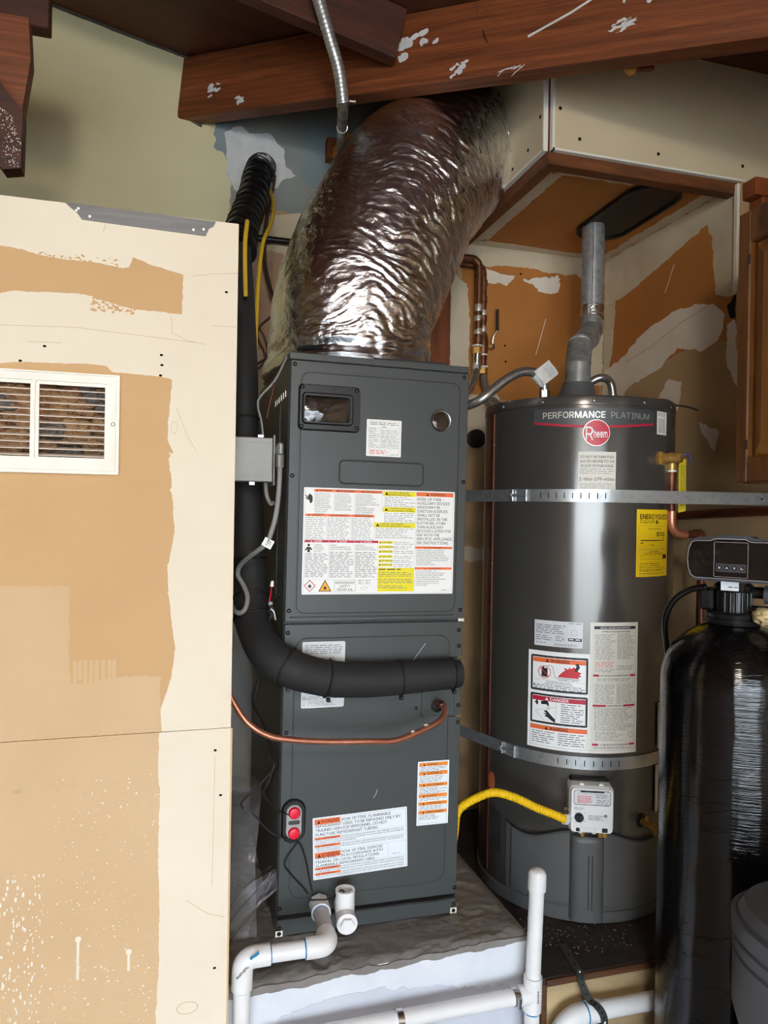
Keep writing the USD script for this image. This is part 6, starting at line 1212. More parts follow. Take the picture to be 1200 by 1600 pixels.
part(ws, 'bypass_port', [hd(cyl((0.03, -0.085 + dz, -0.09), (0.16, -0.085 + dz, -0.09), r, 24)) for dz, r in ((0.012, 0.013),)], 'black_plastic', smooth=40)
part(ws, 'bypass_port', hd(cyl((0.03, -0.112, -0.085), (0.17, -0.112, -0.085), 0.011, 24)), 'black_plastic', smooth=40)
part(ws, 'bypass_collar', hd(cyl((0.065, -0.075, -0.08), (0.085, -0.075, -0.08), 0.02, 20)), 'bin_grey', smooth=40)
part(ws, 'side_block', hd(bx(-0.068, -0.038, -0.118, -0.068, -0.115, -0.065, 0.006)), 'black_plastic')
outl = [(-0.080, 0.0), (-0.078, 0.022), (-0.071, 0.040), (-0.060, 0.0445), (-0.030, 0.0455), (-0.018, 0.050), (0.040, 0.050), (0.052, 0.0445), (0.150, 0.0445), (0.160, 0.03), (0.162, 0.0), (0.158, -0.035), (0.150, -0.043), (-0.062, -0.043), (-0.072, -0.036), (-0.078, -0.02)]
hp = Polygon(outl)
m = extr(hp, 0.085); m.apply_translation([0, 0, -0.115]); hbk = part(ws, 'head_housing', hd(m), 'black_plastic', label='black control head housing with rounded left end')
m = extr(hp.buffer(0.004), 0.010); m.apply_translation([0, 0, -0.030]); part(hbk, 'rear_lip', hd(m), 'bin_grey')
m = extr(hp.buffer(-0.003), 0.022); m.apply_translation([0, 0, -0.020]); part(hbk, 'face', hd(m), 'black_gloss')
rimp = hp.buffer(-0.0025).difference(hp.buffer(-0.0045)); m = extr(rimp, 0.0012); m.apply_translation([0, 0, 0.002]); part(hbk, 'face_rim', hd(m), 'collar_grey')
scr = rrect(-0.022, 0.046, -0.036, 0.040, 0.003); m = extr(scr, 0.0016); m.apply_translation([0, 0, 0.002]); sc_ = part(hbk, 'screen', hd(m), 'black_gloss')
m = extr(scr.difference(scr.buffer(-0.0012)), 0.0008); m.apply_translation([0, 0, 0.0036]); part(hbk, 'screen_frame', hd(m), 'collar_grey')
m = extr(rrect(-0.018, 0.042, -0.0245, -0.0065, 0.0015), 0.0009); m.apply_translation([0, 0, 0.0036]); part(hbk, 'button_strip', hd(m), 'bin_grey')
for k in range(4):
    c = (-0.0105 + 0.0150 * k, -0.0155); m = extr(Point(c).buffer(0.0052), 0.0012); m.apply_translation([0, 0, 0.0045]); part(hbk, 'button', hd(m), 'black_plastic')
    g = (sbox(c[0] - .002, c[1] - .0022, c[0] + .0022, c[1] + .0022) if k == 0 else Polygon([(c[0] - .0028, c[1] - .0018), (c[0] + .0028, c[1] - .0018), (c[0], c[1] + .003)]) if k == 1 else Polygon([(c[0] - .0028, c[1] + .0018), (c[0] + .0028, c[1] + .0018), (c[0], c[1] - .003)]) if k == 2 else Point(c).buffer(0.003).difference(Point(c[0] + .001, c[1] + .001).buffer(0.0022)))
    m = extr(g, 0.0003); m.apply_translation([0, 0, 0.0057]); part(hbk, 'print', hd(m), 'label_white')
# protective film, wrinkled, over the face
uu, vv_ = np.meshgrid(np.linspace(-0.079, 0.155, 70), np.linspace(-0.043, 0.0445, 36), indexing='ij')
fold = np.abs(meshkit.fbm(np.stack([uu * 26 + vv_ * 10, vv_ * 22, 0 * uu], -1), 3, 55) - 0.5); wgt = np.exp(-((uu + 0.03) / 0.03) ** 2) + 0.25
zz = 0.0065 + 0.016 * wgt * (0.25 - fold).clip(0) + 0.001 * meshkit.noise(np.stack([uu * 60, vv_ * 60, 0 * uu], -1), 5)
G = np.stack([uu, vv_, zz], -1); G2 = G.copy(); G2[..., 2] -= 0.0004
part(hbk, 'plastic_film', hd(grid_solid(G, G2)), 'head_film', smooth=True)
nt_ = part(ws, 'serial_tag', hd(bx(-0.014, 0.022, -0.067, -0.046, -0.030, -0.028)), 'label_blue_white'); S = Sheet(0.022, 0.010); S.words(0.05, 0.95, 0.2, 0.7, 0.35, 'ink', 0.6, 0, 191)
for col, ms in S.t.items():
    m = tm(ms); m.apply_translation([0.0, -0.066, -0.0285]); part(nt_, 'print', hd(m), col, kind='stuff')
part(ws, 'under_housing', hd(bx(-0.016, 0.03, -0.07, -0.043, -0.10, -0.031, 0.003)), 'black_plastic')
solo('drain_hose', tube([(1.165, 1.390, 1.44), (1.140, 1.42, 1.428), (1.117, 1.445, 1.398), (1.115, 1.468, 1.345), (1.155, 1.507, 1.25), (1.185, 1.522, 1.10), (1.20, 1.525, 0.80), (1.20, 1.525, 0.50), (1.20, 1.525, 0.05)], 0.0075, 14, 10), 'black_gloss', 'thin black hose curving down from behind the softener control head', 'hose', smooth=True)
solo('foam_plug', trimesh.Trimesh(*(lambda q: (q.vertices * (1 + 0.5 * (meshkit.fbm(q.vertices * 2.2, 3, 6) - 0.5))[:, None] * [0.028, 0.034, 0.02], q.faces))(trimesh.creation.icosphere(4, 1.0)), process=False).apply_translation([1.226, 1.276, 1.384]), 'cream_foam', 'cream coloured crumpled wad on the shoulder of the black softener tank', 'packing', smooth=True)
# brine bin in front, cut by the frame
bn = thing('brine_bin', 'dark grey stepped plastic brine bin in the bottom right corner', 'bin', loc=(1.137, 0.978, 0))
def rsq(r): return Point(0, 0).buffer(r)
def loft(levels, c, p=3.2, n=96):
    """stacked superellipse rings (half width, height)"""
    t = np.arange(n) * 2 * PI / n; rows = []
    for r, z in levels: rows.append(np.stack([c[0] + r * np.sign(np.cos(t)) * np.abs(np.cos(t)) ** (2 / p), c[1] + r * np.sign(np.sin(t)) * np.abs(np.sin(t)) ** (2 / p), np.full(n, z)], 1))
    V = np.vstack(rows + [[(c[0], c[1], levels[0][1])], [(c[0], c[1], levels[-1][1])]]); F = []
    for i in range(len(levels) - 1):
        k = np.arange(n); k2 = (k + 1) % n; F += [np.stack([i * n + k, i * n + k2, (i + 1) * n + k2], 1), np.stack([i * n + k, (i + 1) * n + k2, (i + 1) * n + k], 1)]
    k = np.arange(n); k2 = (k + 1) % n; e = (len(levels) - 1) * n; m_ = len(levels) * n
    F += [np.stack([k2, k, np.full(n, m_)], 1), np.stack([e + k, e + k2, np.full(n, m_ + 1)], 1)]
    return trimesh.Trimesh(V, np.vstack(F), process=False)
bc = (1.137, 0.978)
part(bn, 'tub', loft([(0.155, 0.0), (0.158, 0.62), (0.160, 0.66), (0.172, 0.705), (0.176, 0.72), (0.176, 0.815), (0.172, 0.817), (0.172, 0.823), (0.177, 0.825), (0.177, 0.842), (0.173, 0.844), (0.173, 0.850), (0.178, 0.852), (0.179, 0.882), (0.170, 0.882)], bc, 2.6), 'bin_grey', smooth=30)
part(bn, 'lid', loft([(0.169, 0.880), (0.169, 0.888), (0.158, 0.903), (0.12, 0.910), (0.05, 0.912)], bc, 2.6), 'bin_grey', smooth=30)
part(bn, 'lid_grip', tube([(0.996, 1.000, 0.905), (1.002, 0.99, 0.917), (1.022, 0.975, 0.924), (1.05, 0.965, 0.924)], 0.006, 10, 8), 'collar_grey', smooth=True)

# ------------------------------------------------------------------ cabinet on the right wall
cb = thing('wall_cabinet', 'brown wooden wall cabinet with a raised panel door at the right edge', 'cabinet', loc=(1.45, 1.1, 1.68))
part(cb, 'carcass', bx(1.320, 1.697, 0.56, 1.462, 1.680, 2.330, 0.002), 'cabinet_wood')
dx = 1.300
part(cb, 'door_stile', bx(dx, dx + 0.019, 1.424, 1.461, 1.682, 2.328, 0.003), 'cabinet_wood'); part(cb, 'door_stile', bx(dx, dx + 0.019, 0.80, 0.86, 1.682, 2.328, 0.003), 'cabinet_wood')
part(cb, 'door_rail', bx(dx, dx + 0.019, 0.86, 1.424, 2.252, 2.328, 0.003), 'cabinet_wood'); part(cb, 'door_rail', bx(dx, dx + 0.019, 0.86, 1.424, 1.682, 1.742, 0.003), 'cabinet_wood')
fpz = sbox(0.862, 1.744, 1.422, 2.250)
a = np.array(fpz.exterior.coords); b = np.array(fpz.buffer(-0.034, join_style=2).exterior.coords)
part(cb, 'door_panel', to_x(hull(np.vstack([np.c_[a, np.full(len(a), 0.0)], np.c_[b, np.full(len(b), 0.013)]])), dx + 0.019), 'cabinet_panel_wood')
for z in (2.20, 1.76): part(cb, 'hinge', bx(dx - 0.002, dx + 0.001, 1.420, 1.430, z, z + 0.022, 0.0008), 'wire_brown')

# ------------------------------------------------------------------ PVC drains
def fitting(t, a, b, r, name='elbow', look='pvc_white'): part(t, name, cyl(a, b, r, 28), look, smooth=40)
pd = thing('condensate_drain', 'white plastic drain pipe bending left from the air handler and down over the plinth', 'pipe', loc=(0.14, 1.43, 0.6))
PR, FR = 0.0167, 0.0205
x0, zc = 0.320, 0.7265
part(pd, 'grey_pipe', cyl((x0, 1.588, zc), (0.311, 1.452, zc + 0.001), PR, 28), 'pvc_grey', smooth=40)
ad = part(pd, 'adapter', cyl((x0, 1.590, zc), (x0 - 0.001, 1.570, zc), 0.0225, 8), 'pvc_white'); part(ad, 'adapter_collar', cyl((x0 - 0.001, 1.572, zc), (x0 - 0.003, 1.548, zc), 0.0215, 28), 'pvc_white', smooth=40); part(ad, 'blue_cement', cyl((x0 - 0.003, 1.549, zc), (x0 - 0.0033, 1.545, zc), 0.0178, 28), 'pvc_cement')
def elbow(t, a, c, b, r, look='pvc_white', cement=True):
    a, b, c = map(lambda q: np.array(q, float), (a, b, c)); da = (a - c) / np.linalg.norm(a - c); db = (b - c) / np.linalg.norm(b - c)
    p = [a]; rr = 0.024
    for k in np.linspace(0, 1, 9): p.append((1 - k) ** 2 * (c + da * rr) + 2 * k * (1 - k) * c + k * k * (c + db * rr))
    p.append(b); e = part(t, 'elbow', sweep(np.array(p), r, 28), look, smooth=40)
    for q, d in ((a, da), (b, db)):
        if cement: part(e, 'blue_cement', cyl(q - d * 0.001, q + d * 0.0025, PR + 0.0008, 28), 'pvc_cement')
    return e
E1 = np.array([0.3105, 1.430, zc + 0.001]); E2 = np.array([0.1395, 1.430, zc + 0.0005])
elbow(pd, (0.3105, 1.470, zc + .001), E1, (0.262, 1.430, zc + .001), FR); part(pd, 'pipe_run', cyl((0.267, 1.430, zc + .001), (0.185, 1.430, zc + .001), PR, 28), 'pvc_white', smooth=40)
e2 = elbow(pd, (0.192, 1.430, zc + .001), E2, (0.1385, 1.430, 0.668), FR); part(pd, 'drop_pipe', cyl((0.1385, 1.430, 0.672), (0.138, 1.430, 0.0), PR, 28), 'pvc_white', smooth=40)
part(e2, 'blue_cement_smear', to_y(extr(affinity.rotate(rough_poly(sbox(0.150, 0.738, 0.170, 0.744).exterior.coords, 0.002, 0.002, 3, 200), 25), 0.0006), 1.4096), 'pvc_cement')
S = Sheet(0.03, 0.006); S.words(0, 1, 0.1, 0.9, 0.45, 'ink', 0.6, 0.0, 201)
for col, ms in S.t.items():
    m = tm(ms); m.apply_transform(trimesh.transformations.rotation_matrix(math.radians(42), [0, 0, 1])); m = to_y(m, 1.4085); m.apply_translation([0.128, 0, 0.700]); part(e2, 'print', m, col, kind='stuff')
cl = thing('cleanout_tee', 'short white plastic tee with a hexagonal plug beside the drain pipe', 'pipe fitting', loc=(0.37, 1.55, 0.7))
part(cl, 'tee_body', cyl((0.3735, 1.588, 0.722), (0.3655, 1.515, 0.7215), FR, 28), 'pvc_white', smooth=40)
brn = cut(cyl((0.3685, 1.543, 0.722), (0.3685, 1.543, 0.775), 0.0212, 32), cyl((0.3685, 1.543, 0.73), (0.3685, 1.543, 0.80), 0.0150, 32)); part(cl, 'tee_branch', brn, 'pvc_white', smooth=40)
part(cl, 'branch_stub', cyl((0.3685, 1.543, 0.735), (0.3685, 1.543, 0.755), 0.0150, 24), 'pvc_grey')
pg = part(cl, 'plug', cyl((0.3655, 1.517, 0.7215), (0.3642, 1.502, 0.7214), 0.0222, 32), 'pvc_white', smooth=40); part(pg, 'plug_hex', cyl((0.3642, 1.503, 0.7214), (0.3634, 1.494, 0.7213), 0.0152, 6), 'pvc_white')
hz = thing('waste_pipe', 'white plastic waste pipe along the plinth front with a capped riser', 'pipe', loc=(0.77, 1.44, 0.5))
yP = 1.443
part(hz, 'pipe_run', cyl((0.185, yP - 0.018, 0.5539), (0.745, yP, 0.5445), PR, 28), 'pvc_white', smooth=40)
te = part(hz, 'tee', cyl((0.7705, yP, 0.5085), (0.7715, yP, 0.583), FR, 28), 'pvc_white', smooth=40); part(te, 'tee_branch', cyl((0.770, yP, 0.544), (0.737, yP, 0.5445), FR, 28), 'pvc_white', smooth=40); part(te, 'blue_cement', cyl((0.738, yP, 0.5445), (0.733, yP, 0.5446), PR + 0.001, 28), 'pvc_cement'); part(te, 'blue_cement', cyl((0.7705, yP, 0.5095), (0.7705, yP, 0.504), PR + 0.001, 28), 'pvc_cement')
S = Sheet(0.028, 0.005); S.words(0, 1, 0.1, 0.9, 0.45, 'ink', 0.6, 0.0, 203)
for col, ms in S.t.items():
    m = tm(ms); m.apply_transform(trimesh.transformations.rotation_matrix(PI / 2, [0, 0, 1])); m = to_y(m, yP - 0.0212); m.apply_translation([0.776, 0, 0.535]); part(te, 'print', m, col, kind='stuff')
part(hz, 'riser', cyl((0.7715, yP, 0.58), (0.7775, yP, 0.785), PR, 28), 'pvc_white', smooth=40); part(hz, 'drop_pipe', cyl((0.7705, yP, 0.51), (0.7695, yP, 0.0), PR, 28), 'pvc_white', smooth=40)
part(hz, 'riser_cap', lathe([(0, 0), (0.0200, 0), (0.0200, 0.034), (0.0175, 0.041), (0.011, 0.045), (0, 0.0465)], (0.7772, yP, 0.772), (0.028, 0, 1), 32), 'pvc_white', smooth=40)
for x in (0.455, 0.722): 
    ck = part(hz, 'hose_clamp', cyl((x, yP - 0.0006 if x > .6 else yP - 0.009, 0.5555 - (x - 0.118) * 0.0167 if x < 0.6 else 0.5449), (x + 0.014, yP - 0.0002 if x > .6 else yP - 0.0088, 0.5553 - (x - 0.118) * 0.0167 if x < 0.6 else 0.5447), PR + 0.0016, 28), 'bright_steel', smooth=40)
    part(ck, 'clamp_screw', cyl((x + 0.007, yP - 0.022, 0.5445 + 0.010), (x + 0.007, yP - 0.022, 0.5445 - 0.012), 0.0042, 8), 'bright_steel')
for x, w in ((0.30, 0.012), (0.60, 0.004)): part(hz, 'pencil_mark', to_y(extr(LineString([(x, 0.553), (x + w, 0.551), (x + w, 0.545)]).buffer(0.0005), 0.0002), yP - 0.0175), 'ink_grey')
rp = thing('waste_pipe', 'white plastic waste pipe with a bend in front of the plywood stand', 'pipe', loc=(0.95, 1.5, 0.4))
pp = smooth_path([(0.868, 1.511, 0.20), (0.870, 1.511, 0.355), (0.876, 1.511, 0.385), (0.892, 1.511, 0.408), (0.918, 1.511, 0.4225), (0.945, 1.511, 0.426)], 8); part(rp, 'bend', sweep(pp, 0.0235, 30), 'pvc_white', smooth=40)
part(rp, 'drop_pipe', cyl((0.868, 1.511, 0.0), (0.868, 1.511, 0.21), 0.0205, 28), 'pvc_white', smooth=40)
part(rp, 'coupling', cyl((0.945, 1.511, 0.4262), (0.985, 1.511, 0.4258), 0.0245, 30), 'pvc_white', smooth=40); part(rp, 'blue_cement', cyl((0.9435, 1.511, 0.4262), (0.9460, 1.511, 0.4262), 0.0250, 30), 'pvc_cement'); part(rp, 'pipe_run', cyl((0.985, 1.511, 0.4258), (1.138, 1.512, 0.4233), 0.0205, 28), 'pvc_white', smooth=40)
# black perforated hanger strap
ph = thing('hanger_strap', 'black perforated plastic strap from the stand top down round the waste pipe', 'strap', loc=(0.95, 1.5, 0.42))
hp_ = smooth_path([(0.965, 1.650, 0.5045), (0.952, 1.58, 0.5045), (0.945, 1.533, 0.502), (0.944, 1.522, 0.485), (0.957, 1.511, 0.4555), (0.966, 1.496, 0.450), (0.975, 1.4865, 0.438), (0.980, 1.4830, 0.42), (0.982, 1.489, 0.40), (0.984, 1.508, 0.398)], 10)
tg_, _, _ = frames(hp_); side_ = np.array([1.0, 0.10, 0.05]); side_ = side_ - tg_ * (tg_ @ side_)[:, None]; side_ /= np.linalg.norm(side_, axis=1, keepdims=True); nn_ = np.cross(tg_, side_)
nn_ *= np.sign((nn_ @ np.array([0.0, -0.6, 0.8])).sum())
Ga = np.stack([hp_ - side_ * 0.009 + nn_ * 0.0008, hp_ + side_ * 0.009 + nn_ * 0.0008], 1); Gb = np.stack([hp_ - side_ * 0.009 - nn_ * 0.0008, hp_ + side_ * 0.009 - nn_ * 0.0008], 1)
part(ph, 'band', grid_solid(Ga, Gb), 'slate_edge', smooth=40)
for k in range(6, len(hp_) - 4, 6): part(ph, 'hole', cyl(hp_[k] + nn_[k] * 0.0007, hp_[k] + nn_[k] * 0.0013, 0.003, 10), 'perforation' if k < 70 else 'label_white')
part(ph, 'screw_head', lathe([(0, 0), (0.005, 0), (0.004, 0.002), (0, 0.003)], (0.946, 1.540, 0.506), (0, 0, 1), 12), 'bright_steel')

# ------------------------------------------------------------------ gas hose
gh = thing('gas_hose', 'yellow corrugated gas hose from behind the air handler to the white valve', 'hose', loc=(0.7, 1.72, 0.7))
gp = smooth_path([(0.700, 1.80, 0.660), (0.699, 1.765, 0.70), (0.698, 1.735, 0.78), (0.698, 1.722, 0.832), (0.712, 1.72, 0.852), (0.745, 1.72, 0.868), (0.796, 1.715, 0.882), (0.848, 1.705, 0.869), (0.900, 1.690, 0.845), (0.950, 1.672, 0.826), (0.974, 1.665, 0.8155)], 60)
dd = np.r_[0, np.cumsum(np.linalg.norm(np.diff(gp, axis=0), axis=1))]
s_ = np.linspace(0, dd[-1], 900); gp = np.stack([np.interp(s_, dd, gp[:, k]) for k in range(3)], 1)
part(gh, 'corrugated_hose', sweep(gp, 0.0105 + 0.0008 * np.sin(s_ * 2 * PI / 0.0064), 22), 'hose_yellow', smooth=True)
e_ = np.array([0.974, 1.665, 0.8155]); gend = gv_n * 0.032 + gv_t * (-0.0575) + np.array([*pol(-111.8, 0.830, TR)]) + np.array([0, 0, -0.025]); d_ = gend - e_
part(gh, 'steel_nut', sweep(np.array([e_, e_ + d_ * 0.45]), 0.0145, 6), 'bright_steel'); part(gh, 'brass_fitting', sweep(np.array([e_ + d_ * 0.45, e_ + d_ * 0.95]), 0.012, 16), 'brass', smooth=40)

# ------------------------------------------------------------------ refrigerant lines and wiring, left
ls = thing('line_set', 'thick black foam insulated refrigerant pipe bending in front of the air handler', 'insulated pipe', loc=(0.3, 1.6, 1.23))
lp = smooth_path([(0.148, 1.90, 2.26), (0.149, 1.82, 2.12), (0.151, 1.755, 1.95), (0.153, 1.735, 1.80), (0.160, 1.722, 1.65), (0.167, 1.712, 1.50), (0.170, 1.700, 1.42), (0.173, 1.655, 1.345), (0.196, 1.588, 1.290), (0.238, 1.552, 1.262), (0.290, 1.550, 1.243), (0.350, 1.551, 1.231), (0.430, 1.5535, 1.226), (0.520, 1.556, 1.2275), (0.600, 1.560, 1.229), (0.6335, 1.561, 1.2285)], 14)
n_ = len(lp); rr = np.interp(np.arange(n_) / n_, [0, 0.25, 0.45, 0.6, 0.8, 0.93, 1.0], [0.030, 0.034, 0.040, 0.041, 0.0375, 0.0345, 0.031]); rr = rr + 0.0012 * (meshkit.fbm(np.stack([np.arange(n_) * 0.12, 0 * rr, 0 * rr], 1), 3, 3) - 0.5)
part(ls, 'foam_sleeve', sweep(lp, rr, 36), 'foam_rubber', smooth=40)
part(ls, 'sleeve_end', lathe([(0.012, 0), (0.0300, 0), (0.0295, 0.001), (0.012, 0.001)], lp[-1] - [0.0005, 0, 0], (1, 0, 0), 32), 'soft_black')
tF, aF, bF = frames(lp)
for fr_ in (0.195, 0.255, 0.345, 0.42, 0.455, 0.595, 0.705, 0.84, 0.955):
    k = int(fr_ * n_); c = lp[k]; R_ = rr[k] + 0.0008; p = np.array([c + R_ * (math.cos(t) * aF[k] + math.sin(t) * bF[k]) for t in np.linspace(0, 2 * PI, 41)])
    z = part(ls, 'zip_tie', sweep(p, 0.0026, 6), 'soft_black')
    if fr_ > 0.5: part(z, 'tie_head', bx(c[0] - 0.004, c[0] + 0.004, c[1] - 0.022, c[1] - 0.010, c[2] - R_ - 0.007, c[2] - R_ + 0.001, 0.001), 'soft_black')
ub = thing('taped_bundle', 'black tape wrapped line bundle leaving through the plastered wall hole', 'insulated pipe', loc=(0.2, 2.3, 2.5))
up_ = smooth_path([(0.268, 2.499, 2.742), (0.262, 2.455, 2.738), (0.245, 2.40, 2.700), (0.225, 2.30, 2.610), (0.195, 2.15, 2.475), (0.165, 2.02, 2.37), (0.148, 1.91, 2.265)], 40)
n_ = len(up_); ph_ = np.arange(n_) / n_; rw = 0.041 + 0.005 * ((ph_ * 21) % 1.0) + 0.003 * (meshkit.fbm(np.stack([ph_ * 40, 0 * ph_, 0 * ph_], 1), 3, 5) - 0.5); rw[:12] *= np.linspace(0.55, 1, 12)
bmesh = sweep(up_, rw, 36); v = bmesh.vertices.copy(); v += 0.006 * (np.stack([meshkit.fbm(v * 30 + o, 3, 6) for o in (0, 17, 31)], 1) - 0.5); bmesh.vertices = v
part(ub, 'tape_wrap', bmesh, 'tape_black', smooth=60)
def wire(pts, r, look, label, name='wire', n=10): return solo(name, tube(pts, r, 8, n), look, label, 'wire' if name == 'wire' else 'cable', smooth=True)
wire([(0.285, 2.43, 2.66), (0.276, 2.25, 2.54), (0.252, 2.10, 2.42), (0.219, 2.0, 2.325), (0.204, 1.95, 2.22), (0.194, 1.90, 2.10), (0.188, 1.86, 1.98)], 0.0058, 'cable_yellow', 'yellow cable running down beside the black bundle, nearer the back wall', 'cable')
wire([(0.158, 1.80, 2.30), (0.150, 1.76, 2.22), (0.152, 1.745, 2.1)], 0.0055, 'cable_yellow', 'short yellow cable showing just past the top corner of the patched wall', 'cable')
wire([(0.268, 2.465, 2.71), (0.277, 2.47, 2.64), (0.282, 2.47, 2.60), (0.276, 2.47, 2.55), (0.269, 2.465, 2.49), (0.272, 2.46, 2.42), (0.285, 2.44, 2.35), (0.30, 2.40, 2.29)], 0.0042, 'wire_brown', 'dark thin control wire down the back wall, inner of two')
wire([(0.306, 2.462, 2.72), (0.298, 2.462, 2.665), (0.289, 2.462, 2.615), (0.282, 2.462, 2.56), (0.277, 2.462, 2.49), (0.280, 2.462, 2.42), (0.294, 2.455, 2.35), (0.308, 2.41, 2.28)], 0.0042, 'wire_brown', 'dark thin control wire down the back wall, outer of two')
for z in (2.597, 2.49): solo('wire_tie', sweep(np.array([(0.278 + 0.016 * math.cos(t), 2.463 + 0.008 * math.sin(t), z + 0.002 * math.cos(t)) for t in np.linspace(0, 2 * PI, 20)]), 0.0022, 6), 'copper_dark', 'brown tie round the two control wires, %s one' % ('upper' if z > 2.55 else 'lower'), 'cable tie')
solo('black_pipe', tube([(0.10, 2.487, 2.513), (0.35, 2.487, 2.513), (0.75, 2.487, 2.506)], 0.0115, 16, 4), 'black_plastic', 'horizontal black pipe along the back wall behind the foil duct', 'pipe', smooth=40)
wire([(0.165, 2.10, 2.145), (0.205, 2.10, 2.128), (0.232, 2.10, 2.10), (0.246, 2.10, 2.058), (0.236, 2.10, 2.018), (0.21, 2.10, 1.992), (0.185, 2.10, 1.995)], 0.0035, 'wire_brown', 'brown wire looping between bundle and duct, outermost loop')
wire([(0.25, 2.06, 2.14), (0.222, 2.08, 2.115), (0.216, 2.09, 2.095), (0.224, 2.09, 2.07), (0.236, 2.08, 2.04), (0.238, 2.08, 2.0)], 0.0035, 'wire_brown', 'brown wire crossing the loop beside the foil duct base')
wire([(0.175, 2.08, 1.985), (0.205, 2.06, 1.998), (0.235, 2.0, 2.01), (0.262, 1.90, 1.99)], 0.0035, 'wire_brown', 'brown wire running from the bundle to the air handler top corner')
wire([(0.262, 1.72, 1.97), (0.236, 1.64, 1.940), (0.208, 1.62, 1.885), (0.176, 1.62, 1.846), (0.172, 1.62, 1.825), (0.180, 1.625, 1.795), (0.186, 1.63, 1.757)], 0.0026, 'wire_grey', 'pale grey lead from the air handler top down to the grey box')
wire([(0.262, 1.74, 1.97), (0.228, 1.645, 1.93), (0.210, 1.63, 1.88), (0.198, 1.63, 1.83), (0.192, 1.63, 1.80)], 0.002, 'copper_dark', 'reddish lead hanging down beside the pale grey one')
wire([(0.185, 1.70, 1.30), (0.198, 1.70, 1.245), (0.184, 1.70, 1.195), (0.178, 1.70, 1.155), (0.20, 1.66, 1.11), (0.208, 1.62, 1.08), (0.206, 1.60, 1.055), (0.217, 1.588, 1.04), (0.196, 1.585, 1.015), (0.172, 1.585, 0.992), (0.147, 1.585, 0.969), (0.15, 1.585, 0.955)], 0.0019, 'wire_black', 'thin black wire wandering down past the red capped ports to the plastic film')
wire([(0.188, 1.70, 1.30), (0.203, 1.70, 1.25), (0.190, 1.70, 1.20), (0.182, 1.69, 1.15)], 0.0018, 'wire_black', 'short thin black wire doubling the other under the foam bend')
wire([(0.216, 1.588, 1.045), (0.204, 1.58, 1.01), (0.193, 1.58, 0.986), (0.222, 1.585, 0.946), (0.245, 1.591, 0.932), (0.262, 1.5895, 0.924)], 0.0018, 'wire_black', 'thin black wire ending at the upper red cap')
wire([(0.172, 1.60, 0.937), (0.206, 1.592, 0.899), (0.234, 1.590, 0.882), (0.272, 1.5905, 0.866), (0.289, 1.594, 0.827), (0.300, 1.594, 0.775), (0.306, 1.592, 0.752)], 0.0018, 'wire_black', 'thin black wire from the film past the lower red cap to the drain adapter')
wire([(0.272, 1.5935, 0.866), (0.252, 1.594, 0.84), (0.243, 1.594, 0.818), (0.262, 1.594, 0.79), (0.285, 1.594, 0.763), (0.294, 1.592, 0.75)], 0.0018, 'wire_black', 'thin black wire curving left below the red capped ports')
wire([(0.296, 1.562, 0.751), (0.312, 1.556, 0.7525), (0.33, 1.555, 0.7515), (0.345, 1.545, 0.762), (0.358, 1.535, 0.7785), (0.366, 1.541, 0.770)], 0.0018, 'wire_black', 'thin black wire draped from the drain adapter into the open tee')
bxg = thing('junction_box', 'small grey metal junction box clipped to the black insulated pipe', 'electrical box', loc=(0.165, 1.64, 1.657))
part(bxg, 'body', bx(0.085, 0.2055, 1.612, 1.668, 1.659, 1.757, 0.002), 'box_grey'); part(bxg, 'cover_plate', bx(0.2055, 0.2095, 1.606, 1.674, 1.652, 1.763, 0.001), 'box_grey')
part(bxg, 'front_rib', [bx(0.088, 0.203, 1.6105, 1.613, z, z + 0.0025) for z in (1.671,)], 'box_grey'); part(bxg, 'front_rib', bx(0.088, 0.203, 1.6105, 1.613, 1.745, 1.7475), 'box_grey')
part(bxg, 'clip', [bx(0.155, 0.168, 1.62, 1.63, 1.6515, 1.660, 0.001)], 'bright_steel'); part(bxg, 'clip', bx(0.172, 0.186, 1.62, 1.63, 1.756, 1.764, 0.001), 'bright_steel')
cn = part(bxg, 'connector', bx(0.2095, 0.232, 1.592, 1.614, 1.722, 1.744, 0.004), 'box_grey') if False else part(bxg, 'connector', bx(0.2095, 0.2225, 1.566, 1.59, 1.716, 1.744, 0.004), 'box_grey'); part(cn, 'connector_arm', bx(0.2085, 0.2165, 1.58, 1.63, 1.72, 1.738, 0.002), 'box_grey'); part(cn, 'connector_nut', cyl((0.2165, 1.578, 1.718), (0.216, 1.576, 1.690), 0.0085, 12), 'box_grey')
gcab = thing('grey_cable', 'grey flexible cable with a white tag looping down from the junction box', 'cable', loc=(0.2, 1.57, 1.4))
part(gcab, 'cord', tube([(0.216, 1.576, 1.692), (0.215, 1.572, 1.66), (0.210, 1.568, 1.60), (0.200, 1.566, 1.555), (0.187, 1.566, 1.525), (0.160, 1.60, 1.498), (0.141, 1.640, 1.474), (0.137, 1.652, 1.452), (0.148, 1.640, 1.43), (0.156, 1.622, 1.405), (0.149, 1.614, 1.378), (0.134, 1.622, 1.372), (0.122, 1.65, 1.39), (0.112, 1.66, 1.44)], 0.0055, 12, 10), 'wire_grey', smooth=True)
m = bx(-0.011, 0.011, -0.0005, 0.0005, -0.0095, 0.0095); m.apply_transform(trimesh.transformations.rotation_matrix(math.radians(28), [0, 1, 0])); m.apply_translation([0.191, 1.559, 1.527]); tg2 = part(gcab, 'cable_tag', m, 'label_white')
S = Sheet(0.012, 0.014); S.words(0.05, 0.95, 0.1, 0.95, 0.3, 'ink_grey', 0.5, 0.0, 211)
